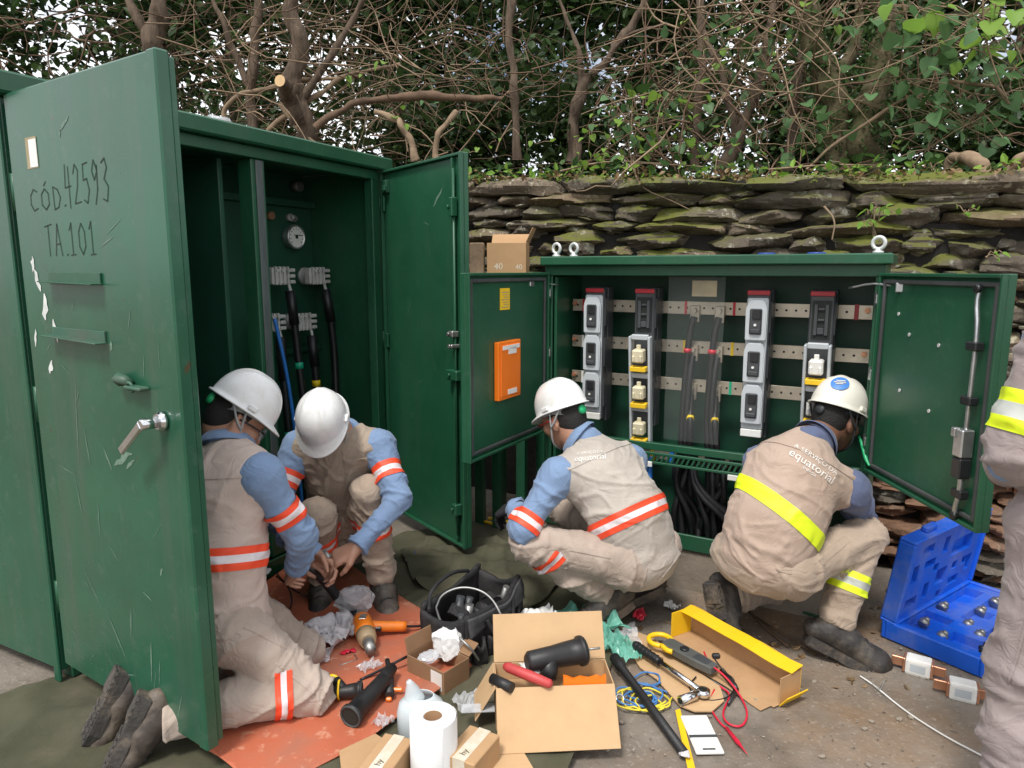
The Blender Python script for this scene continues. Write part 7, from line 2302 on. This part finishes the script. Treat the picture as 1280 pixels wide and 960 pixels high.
# torque wrench
a, b = on(793, 805, .05), on(874, 862, .035); d = (b - a).normalized(); L_ = (b - a).length
t = Thing('torque_wrench', ((a + b) / 2).xy.to_3d(), 'chrome torque wrench with black grip and deep socket', 'wrench')
bm = BM(); tube(bm, [a, a + d * .01, a + d * L_ * .38, a + d * L_ * .42], [.013, .017, .016, .013], 14); gr = t.part('grip', bm, 'black_rubber')
bm = BM()
for k in range(7): torus(bm, a + d * (.02 + k * .02), d, .0165, .002, 14, 5)
t.part('grip_rib', bm, 'black_plastic', parent=gr)
bm = BM(); tube(bm, [a + d * L_ * .40, b], .0105, 14); t.part('shaft', bm, 'chrome')
hc = b + d * .018
bm = BM(); lathe(bm, [(.014, -.012), (.024, -.010), (.024, .010), (.014, .012)], 24, Matrix.Translation(hc)); t.part('ratchet_head', bm, 'chrome')
s1 = on(850, 876, .03); bm = BM(); tube(bm, [hc + Vector((-.005, -.005, 0)), hc.lerp(s1, .3), hc.lerp(s1, .35), s1], [.012, .012, .0165, .0165], 18); so = t.part('socket', bm, 'chrome')
bm = BM(); sd_ = (s1 - hc).normalized(); bmesh.ops.create_circle(bm, cap_ends=True, radius=.012, segments=6, matrix=Matrix.Translation(s1 + sd_ * .0008) @ sd_.to_track_quat('Z', 'Y').to_matrix().to_4x4()); t.part('socket_shade', bm, 'recess_shade', parent=so)  # black hexagon on the closed end, painted shade of the socket opening
# clamp meter
a, b = on(832, 803, .05), on(893, 838, .045); rz = yaw(a, b); L_ = (b - a).length; c = (a + b) / 2
t = Thing('clamp_meter', c.xy.to_3d(), 'yellow and grey clamp meter lying in the yellow carton', 'meter'); M = Matrix.Translation(c) @ Matrix.Rotation(rz, 4, 'Z')
bm = BM(); prism(bm, [(-L_ / 2, -.022), (-L_ / 2 + .02, -.032), (L_ * .2, -.030), (L_ / 2, -.022), (L_ / 2, .022), (L_ * .2, .030), (-L_ / 2 + .02, .032), (-L_ / 2, .022)], -.016, .016); bmesh.ops.bevel(bm, geom=bm.edges[:], offset=.004, segments=1, affect='EDGES'); bmesh.ops.transform(bm, matrix=M, verts=bm.verts); bd = t.part('body', bm, 'meter_grey')
bm = BM(); lathe(bm, [(.017, 0), (.017, .006), (.013, .008)], 18, M @ Matrix.Translation((-L_ * .1, 0, .016))); t.part('dial', bm, 'black_plastic', parent=bd)
bm = BM(); b3(bm, L_ * .12, L_ * .40, -.018, .018, .0165, .018, .001); bmesh.ops.transform(bm, matrix=M, verts=bm.verts); t.part('display', bm, 'dark_grey_plastic', parent=bd)
bm = BM(); tube(bm, [M @ Vector((-L_ / 2 - .028 + .045 * math.cos(x), .045 * math.sin(x), .0)) for x in np.linspace(R(18), R(342), 22)], .010, 10); t.part('clamp_jaw', bm, 'meter_yellow')
bm = BM(); tube(bm, [M @ Vector(p) for p in ((-L_ / 2 + .01, -.034, .005), (-L_ * .3, -.045, .005), (-L_ * .22, -.036, .005))], .010, 8, smooth_path=1); t.part('jaw_lever', bm, 'meter_yellow')
# yellow carton, torn open
a, b = on(838, 800, .0), on(972, 884, .0); rz = yaw(a, b); L_ = (b - a).length
M = Matrix.Translation(Vector((a.x, a.y, .006))) @ Matrix.Rotation(rz, 4, 'Z')
t = Thing('yellow_carton', (a + b) / 2, 'torn open long yellow carton with brown inside', 'carton')


def ypart(name, x0, x1, y0, y1, z0, z1, m, MM=None):
    bm = BM(); b3(bm, x0, x1, y0, y1, z0, z1, .001)
    bmesh.ops.subdivide_edges(bm, edges=[e for e in bm.edges if e.calc_length() > .2], cuts=8)
    for v in bm.verts: v.co.z += math.sin(v.co.x * 23) * .003; v.co.y += math.sin(v.co.x * 17 + 1) * .003
    if MM is not None: bmesh.ops.transform(bm, matrix=MM, verts=bm.verts)
    bmesh.ops.transform(bm, matrix=M, verts=bm.verts); return t.part(name, bm, m)


ypart('floor', 0, L_, -.02, .115, 0, .004, 'cardboard')
ypart('back_wall', 0, L_, .115, .119, 0, .115, 'cardboard')
ypart('back_print', 0, L_, .1195, .1205, 0, .116, 'yellow_card')
ypart('top_flap', -.005, L_ + .005, 0, .062, -.002, .002, 'yellow_card', Matrix.Translation((0, .117, .118)) @ Matrix.Rotation(R(180 + 12), 4, 'X') @ Matrix.Diagonal((1, 1, -1, 1)))
ypart('end_panel', -.002, .002, .0, .113, .004, .112, 'yellow_card')
ypart('end_panel', L_ - .004, L_, .01, .113, .004, .10, 'cardboard')
ypart('end_flap', 0, .004, .0, .11, 0, .055, 'yellow_card', Matrix.Translation((L_ + .002, 0, .0)) @ Matrix.Rotation(R(35), 4, 'Y'))
ypart('front_flap', .06, L_ * .98, -.075, -.021, .001, .005, 'cardboard')
# red and black test leads
bm = BM(); tube(bm, [on(880, 815, .06), on(886, 830, .06), on(905, 843, .05), on(925, 868, .02), on(936, 892, .008), (on(928, 910, .008)), on(908, 905, .008), on(902, 890, .008), on(915, 868, .010), on(900, 858, .015)], .0034, 7, smooth_path=3)
tube(bm, [on(893, 862, .012), on(885, 880, .008), on(898, 902, .008), on(910, 912, .008)], .0034, 7, smooth_path=2)
t = Thing('test_lead', on(915, 890), 'red test lead curling out of the yellow carton', 'test lead', 'test leads'); t.part('wire', bm, 'lead_red')
bm = BM(); a, b = on(908, 910, .010), on(928, 935, .010); tube(bm, [a, a.lerp(b, .6), a.lerp(b, .7), b, b + (b - a).normalized() * .03], [.006, .007, .008, .003, .001], 10); t.part('probe', bm, 'lead_red')
bm = BM(); tube(bm, [on(892, 822, .07), on(905, 840, .05), on(920, 850, .02), on(915, 872, .012), on(880, 878, .012), on(858, 860, .012), on(870, 846, .02)], .003, 7, smooth_path=3)
t = Thing('test_lead', on(890, 865), 'black test lead coiled under the meter', 'test lead', 'test leads'); t.part('wire', bm, 'cable_black')
bm = BM(); a, b = on(902, 838, .03), on(922, 862, .02); tube(bm, [a, a.lerp(b, .8), b], [.011, .011, .006], 10); tube(bm, [b, on(910, 880, .012)], .005, 8); t.part('probe', bm, 'black_plastic')
bm = BM(); box(bm, on(895, 820, .075), (.03, .02, .02), None, .005); t.part('plug', bm, 'black_plastic')
# white packet with bands
a, b = on(867, 897, .004), on(888, 944, .004); rz = yaw(a, b); L_ = (b - a).length; M = Matrix.Translation(Vector((a.x, a.y, .004))) @ Matrix.Rotation(rz, 4, 'Z')
t = Thing('manual_bag', (a + b) / 2, 'white bagged leaflet with a dark stripe on the dirt', 'leaflet'); bm = BM(); b3(bm, 0, L_, -.045, .045, 0, .010, .003); bmesh.ops.transform(bm, matrix=M, verts=bm.verts); t.part('leaflet', bm, 'white_label')
bm = BM(); b3(bm, L_ * .55, L_ * .62, -.0455, .0455, .0102, .0108); b3(bm, L_ * .9, L_ * .94, -.02, .02, .0102, .0108); bmesh.ops.transform(bm, matrix=M, verts=bm.verts); t.part('stripe', bm, 'dark_grey_plastic')

# ---------------------------------------------------------------- blue tool case
h0, h1 = on(1100, 796, .0), on(1200, 738, .0)
rz = yaw(h0, h1); L_ = (h1 - h0).length * .97; W_ = .38
M = Matrix.Translation(h0) @ Matrix.Rotation(rz, 4, 'Z')       # x along the hinge, -y towards the viewer
t = Thing('tool_case', (h0 + h1) / 2, 'open empty blue plastic tool case beside the right worker', 'tool case')


def moulded(L_, W_, H_, seed, wells):
    """Case half: tray with sunk wells in its face (z up)."""
    bm = BM(); nx, ny = 14, 9
    g = [[bm.verts.new((L_ * (.03 + .94 * i / nx), W_ * (.04 + .92 * j / ny), H_)) for j in range(ny + 1)] for i in range(nx + 1)]
    F_ = [[bm.faces.new((g[i][j], g[i + 1][j], g[i + 1][j + 1], g[i][j + 1])) for j in range(ny)] for i in range(nx)]
    for (i0, i1, j0, j1, dep) in wells:
        fs = [F_[i][j] for i in range(i0, i1) for j in range(j0, j1) if F_[i][j].is_valid]
        r = bmesh.ops.inset_region(bm, faces=fs, thickness=.004)
        bmesh.ops.translate(bm, vec=(0, 0, -dep), verts=list({v for f in fs for v in f.verts}))
    rim = [(0, L_, 0, W_ * .04), (0, L_, W_ * .96, W_), (0, L_ * .03, W_ * .04, W_ * .96), (L_ * .97, L_, W_ * .04, W_ * .96)]
    for (x0, x1, y0, y1) in rim: b3(bm, x0, x1, y0, y1, .002, H_ + .012, .005)
    b3(bm, .004, L_ - .004, .004, W_ - .004, 0, H_ * .35, .004)
    return bm


rs = random.Random(3)
wl = [(1, 3, 1, 2, .03), (4, 5, 1, 3, .03), (6, 8, 2, 4, .03), (9, 11, 1, 2, .02), (1, 2, 4, 6, .03), (3, 5, 5, 6, .03), (6, 7, 6, 8, .03), (8, 12, 5, 7, .028), (2, 4, 7, 8, .02), (12, 13, 2, 4, .03), (9, 10, 3, 4, .03), (10, 12, 8, 9, .02), (5, 6, 4, 5, .03), (11, 12, 3, 4, .03), (7, 8, 0, 1, .03)]
bm = moulded(L_, W_, .065, 1, [(1, 5, 1, 4, .03), (6, 13, 1, 3, .035), (6, 9, 4, 6, .03), (10, 13, 4, 8, .035), (1, 3, 5, 8, .035), (4, 8, 7, 8, .03)])
for v in bm.verts: v.co.y = -v.co.y
bmesh.ops.reverse_faces(bm, faces=bm.faces[:])
bmesh.ops.transform(bm, matrix=M, verts=bm.verts); ba = t.part('base', bm, 'blue_case')
bm = moulded(L_, W_, .055, 2, wl)
ML = M @ Matrix.Translation((0, .012, .075)) @ Matrix.Rotation(R(98), 4, 'X')
for v in bm.verts: v.co.z = .055 - v.co.z + 0.0
bm2 = moulded(L_, W_, .055, 2, wl); bm.free()
# lid opens upwards: its face looks at the viewer
bmesh.ops.transform(bm2, matrix=ML, verts=bm2.verts); li = t.part('lid', bm2, 'blue_case')
for x in (L_ * .25, L_ * .75):
    bm = BM(); b3(bm, x - .035, x + .035, -.012, .010, W_ - .004, W_ + .03, .006) if False else box(bm, (x, W_ + .012, .03), (.09, .03, .03), None, .008)
    bmesh.ops.transform(bm, matrix=ML, verts=bm.verts); t.part('latch', bm, 'blue_case', parent=li)
bm = BM(); cyl(bm, M @ Vector((.02, .004, .075)), M @ Vector((L_ - .02, .004, .075)), .007, 10); t.part('hinge_pin', bm, 'blue_case', parent=ba)
ORD = ('leftmost', 'second', 'third', 'fourth', 'fifth', 'rightmost')
for k in range(6):
    p = M @ Vector((L_ * .12 + k * .022, -W_ * .88 + .01 * (k % 2), .058)); bm = BM(); cyl(bm, p, p + Vector((.012, -.012, .006)), .017, 14)
    solo('crimp_die', bm, 'black_plastic', '%s black crimping die in the row at the near edge of the case' % ORD[k], 'die', 'dies in the blue case')
for (x, y, wh) in ((.20, .25, 'nearest the left end of the hinge'), (.50, .2, 'halfway along the hinge'), (.38, .55, 'in the middle'), (.62, .5, 'right of the middle'), (.82, .5, 'at the far right end'), (.30, .72, 'close to the near edge'), (.45, .80, 'left of the row of black dies'), (.70, .75, 'towards the right of the near edge'), (.12, .5, 'by the left rim')):
    p = M @ Vector((L_ * x, -W_ * y, .05)); bm = BM(); cyl(bm, p, p + Vector((.02, .01, .012)), .020, 16); cyl(bm, p + Vector((.02, .01, .012)), p + Vector((.032, .016, .019)), .012, 12)
    solo('crimp_die', bm, 'dull_steel', 'loose grey metal die in the blue case, ' + wh, 'die', 'loose dies in the blue case')


def nh_fuse(label, px, py, rz):
    c = on(px, py, .03); t = Thing('fuse_link', c.xy.to_3d(), label, 'fuse', 'white fuses on the ground'); M = Matrix.Translation(c) @ Matrix.Rotation(rz, 4, 'Z')
    bm = BM(); box(bm, (0, 0, 0), (.085, .062, .064), None, .010, seg=2); bmesh.ops.transform(bm, matrix=M, verts=bm.verts); t.part('ceramic_body', bm, 'ceramic')
    for s in (-1, 1):
        bm = BM(); box(bm, (s * .046, 0, 0), (.008, .055, .055), None, .002); box(bm, (s * .068, 0, 0), (.042, .014, .036), None, .002); bmesh.ops.transform(bm, matrix=M, verts=bm.verts); t.part('blade', bm, 'copper')
    bm = BM(); box(bm, (0, -.0315, 0), (.05, .001, .03)); bmesh.ops.transform(bm, matrix=M, verts=bm.verts); t.part('rating_print', bm, 'grey_plastic')


nh_fuse('white ceramic fuse at the near left corner of the blue case', 1148, 832, R(-35))
nh_fuse('white ceramic fuse right of the other one, near the standing leg', 1203, 862, R(-28))
bm = BM(); tube(bm, [on(1075, 845, .006), on(1092, 856, .008), on(1130, 888, .006), on(1180, 920, .006), on(1228, 945, .006)], .003, 6, smooth_path=2); tube(bm, [on(1090, 855, .008), on(1100, 862, .012), on(1105, 852, .006)], .0025, 6); solo('white_wire', bm, 'white_label', 'thin white wire lying straight across the dirt at right', 'wire')


def slotted(label, a, b):
    d = (b - a); L_ = d.length; rz = math.atan2(d.y, d.x); M = Matrix.Translation(a) @ Matrix.Rotation(rz, 4, 'Z')
    bm = BM(); b3(bm, 0, L_, -.03, -.018, 0, .012, .001); b3(bm, 0, L_, .018, .03, 0, .03, .001)
    for k in range(int(L_ / .03)): b3(bm, .004 + k * .03, .016 + k * .03, -.0175, .0175, .001, .010)
    bmesh.ops.transform(bm, matrix=M, verts=bm.verts); solo('slotted_angle', bm, 'green_paint', label, 'steel rail', 'slotted rails on the ground')


slotted('slotted green rail on the ground between the two squatting men', on(830, 705, .02), on(905, 742, .01))
slotted('slotted green rail on the ground under the right worker', on(975, 752, .01), on(1050, 780, .01))
bm = BM(); tube(bm, [on(928, 752, .02), on(950, 780, .012), on(985, 808, .012)], .006, 6, smooth_path=1); tube(bm, [on(935, 765, .012), on(1010, 812, .012)], .004, 6); solo('dark_stick', bm, 'twig_brown', 'dark sticks on the ground under the right worker', 'stick')
bm = BM(); tube(bm, [on(598, 650, .03), on(622, 656, .03), on(640, 650, .04)], .009, 6, smooth_path=1); box(bm, on(615, 648, .03), (.05, .02, .015), None, .004); solo('yellow_pliers', bm, 'meter_yellow', 'yellow handled pliers in the shadow under the open door', 'pliers')

# carton on the stand, block of wood beside it
sp = Vector((-.02, 4.06, 1.476)); t = Thing('shelf_carton', sp, 'brown carton with raised flap standing behind the left cabinet door', 'carton')
M = carton(t, sp, R(-8), .22, .16, .175, [('r', .09, 25), ('b', .07, 40)], 'cardboard')
bm = text_bm('40', .05, 0, 'CENTER'); bmesh.ops.transform(bm, matrix=M @ Matrix.Translation((-.045, -.0808, .03)) @ Matrix.Rotation(R(90), 4, 'X'), verts=bm.verts); t.part('print', bm, 'packing_tape')
bm = text_bm('40', .04, 0, 'CENTER'); bmesh.ops.transform(bm, matrix=M @ Matrix.Translation((.07, -.0808, .03)) @ Matrix.Rotation(R(90), 4, 'X'), verts=bm.verts); t.part('print', bm, 'packing_tape')
bm = BM(); box(bm, (-.20, 4.12, 1.476 + .09), (.085, .10, .18), None, .006); solo('wood_block', bm, 'twig_tan', 'weathered wood block left of the carton behind the door', 'wood')

# grit, chips and leaf litter on the dirt
def scatter(n, size, m, name, xr, yr):
    X = rngv.uniform(*xr, n); Y = rngv.uniform(*yr, n)
    V, Q = leaf_cloud(np.stack([X, Y, np.full(n, .004)], 1), n, .001, size, rngv, 1.0)
    V[:, 2] = np.abs(V[:, 2] - .004) * .6 + .003
    return tag(link(name, mesh_np(name, V, Q, [m], smooth=False), []), kind='stuff')


scatter(1500, .009, 'grit', 'gravel_grit', (.3, 2.4), (1.6, 3.3))
scatter(160, .03, 'leaf_dry', 'leaf_litter', (.4, 2.3), (2.3, 3.2))
bm = BM()
for k in range(110):
    c = Vector((rngv.uniform(.25, 2.2), rngv.uniform(1.7, 3.2), .004)); s = rngv.uniform(.004, .014)
    bmesh.ops.create_icosphere(bm, subdivisions=1, radius=1, matrix=Matrix.Translation(c) @ Matrix.Rotation(rngv.uniform(0, 3), 4, 'Z') @ Matrix.Diagonal((s, s * .7, s * .5, 1)))
tag(link('gravel', bm, 'concrete'), kind='stuff')

# fine pieces too small to pick apart singly stay joined
for o in bpy.data.objects:
    if o.parent and o.name.split('.')[0] in ('scratch', 'bare_metal_chip', 'hole_shade', 'leaf_stalk', 'lace', 'rivet', 'notice_print', 'needle', 'logo_mark', 'grip_rib', 'back_print', 'marker_writing', 'bolt', 'paper_label', 'stripe', 'yellow_cord', 'print'):
        o['kind'] = 'stuff'
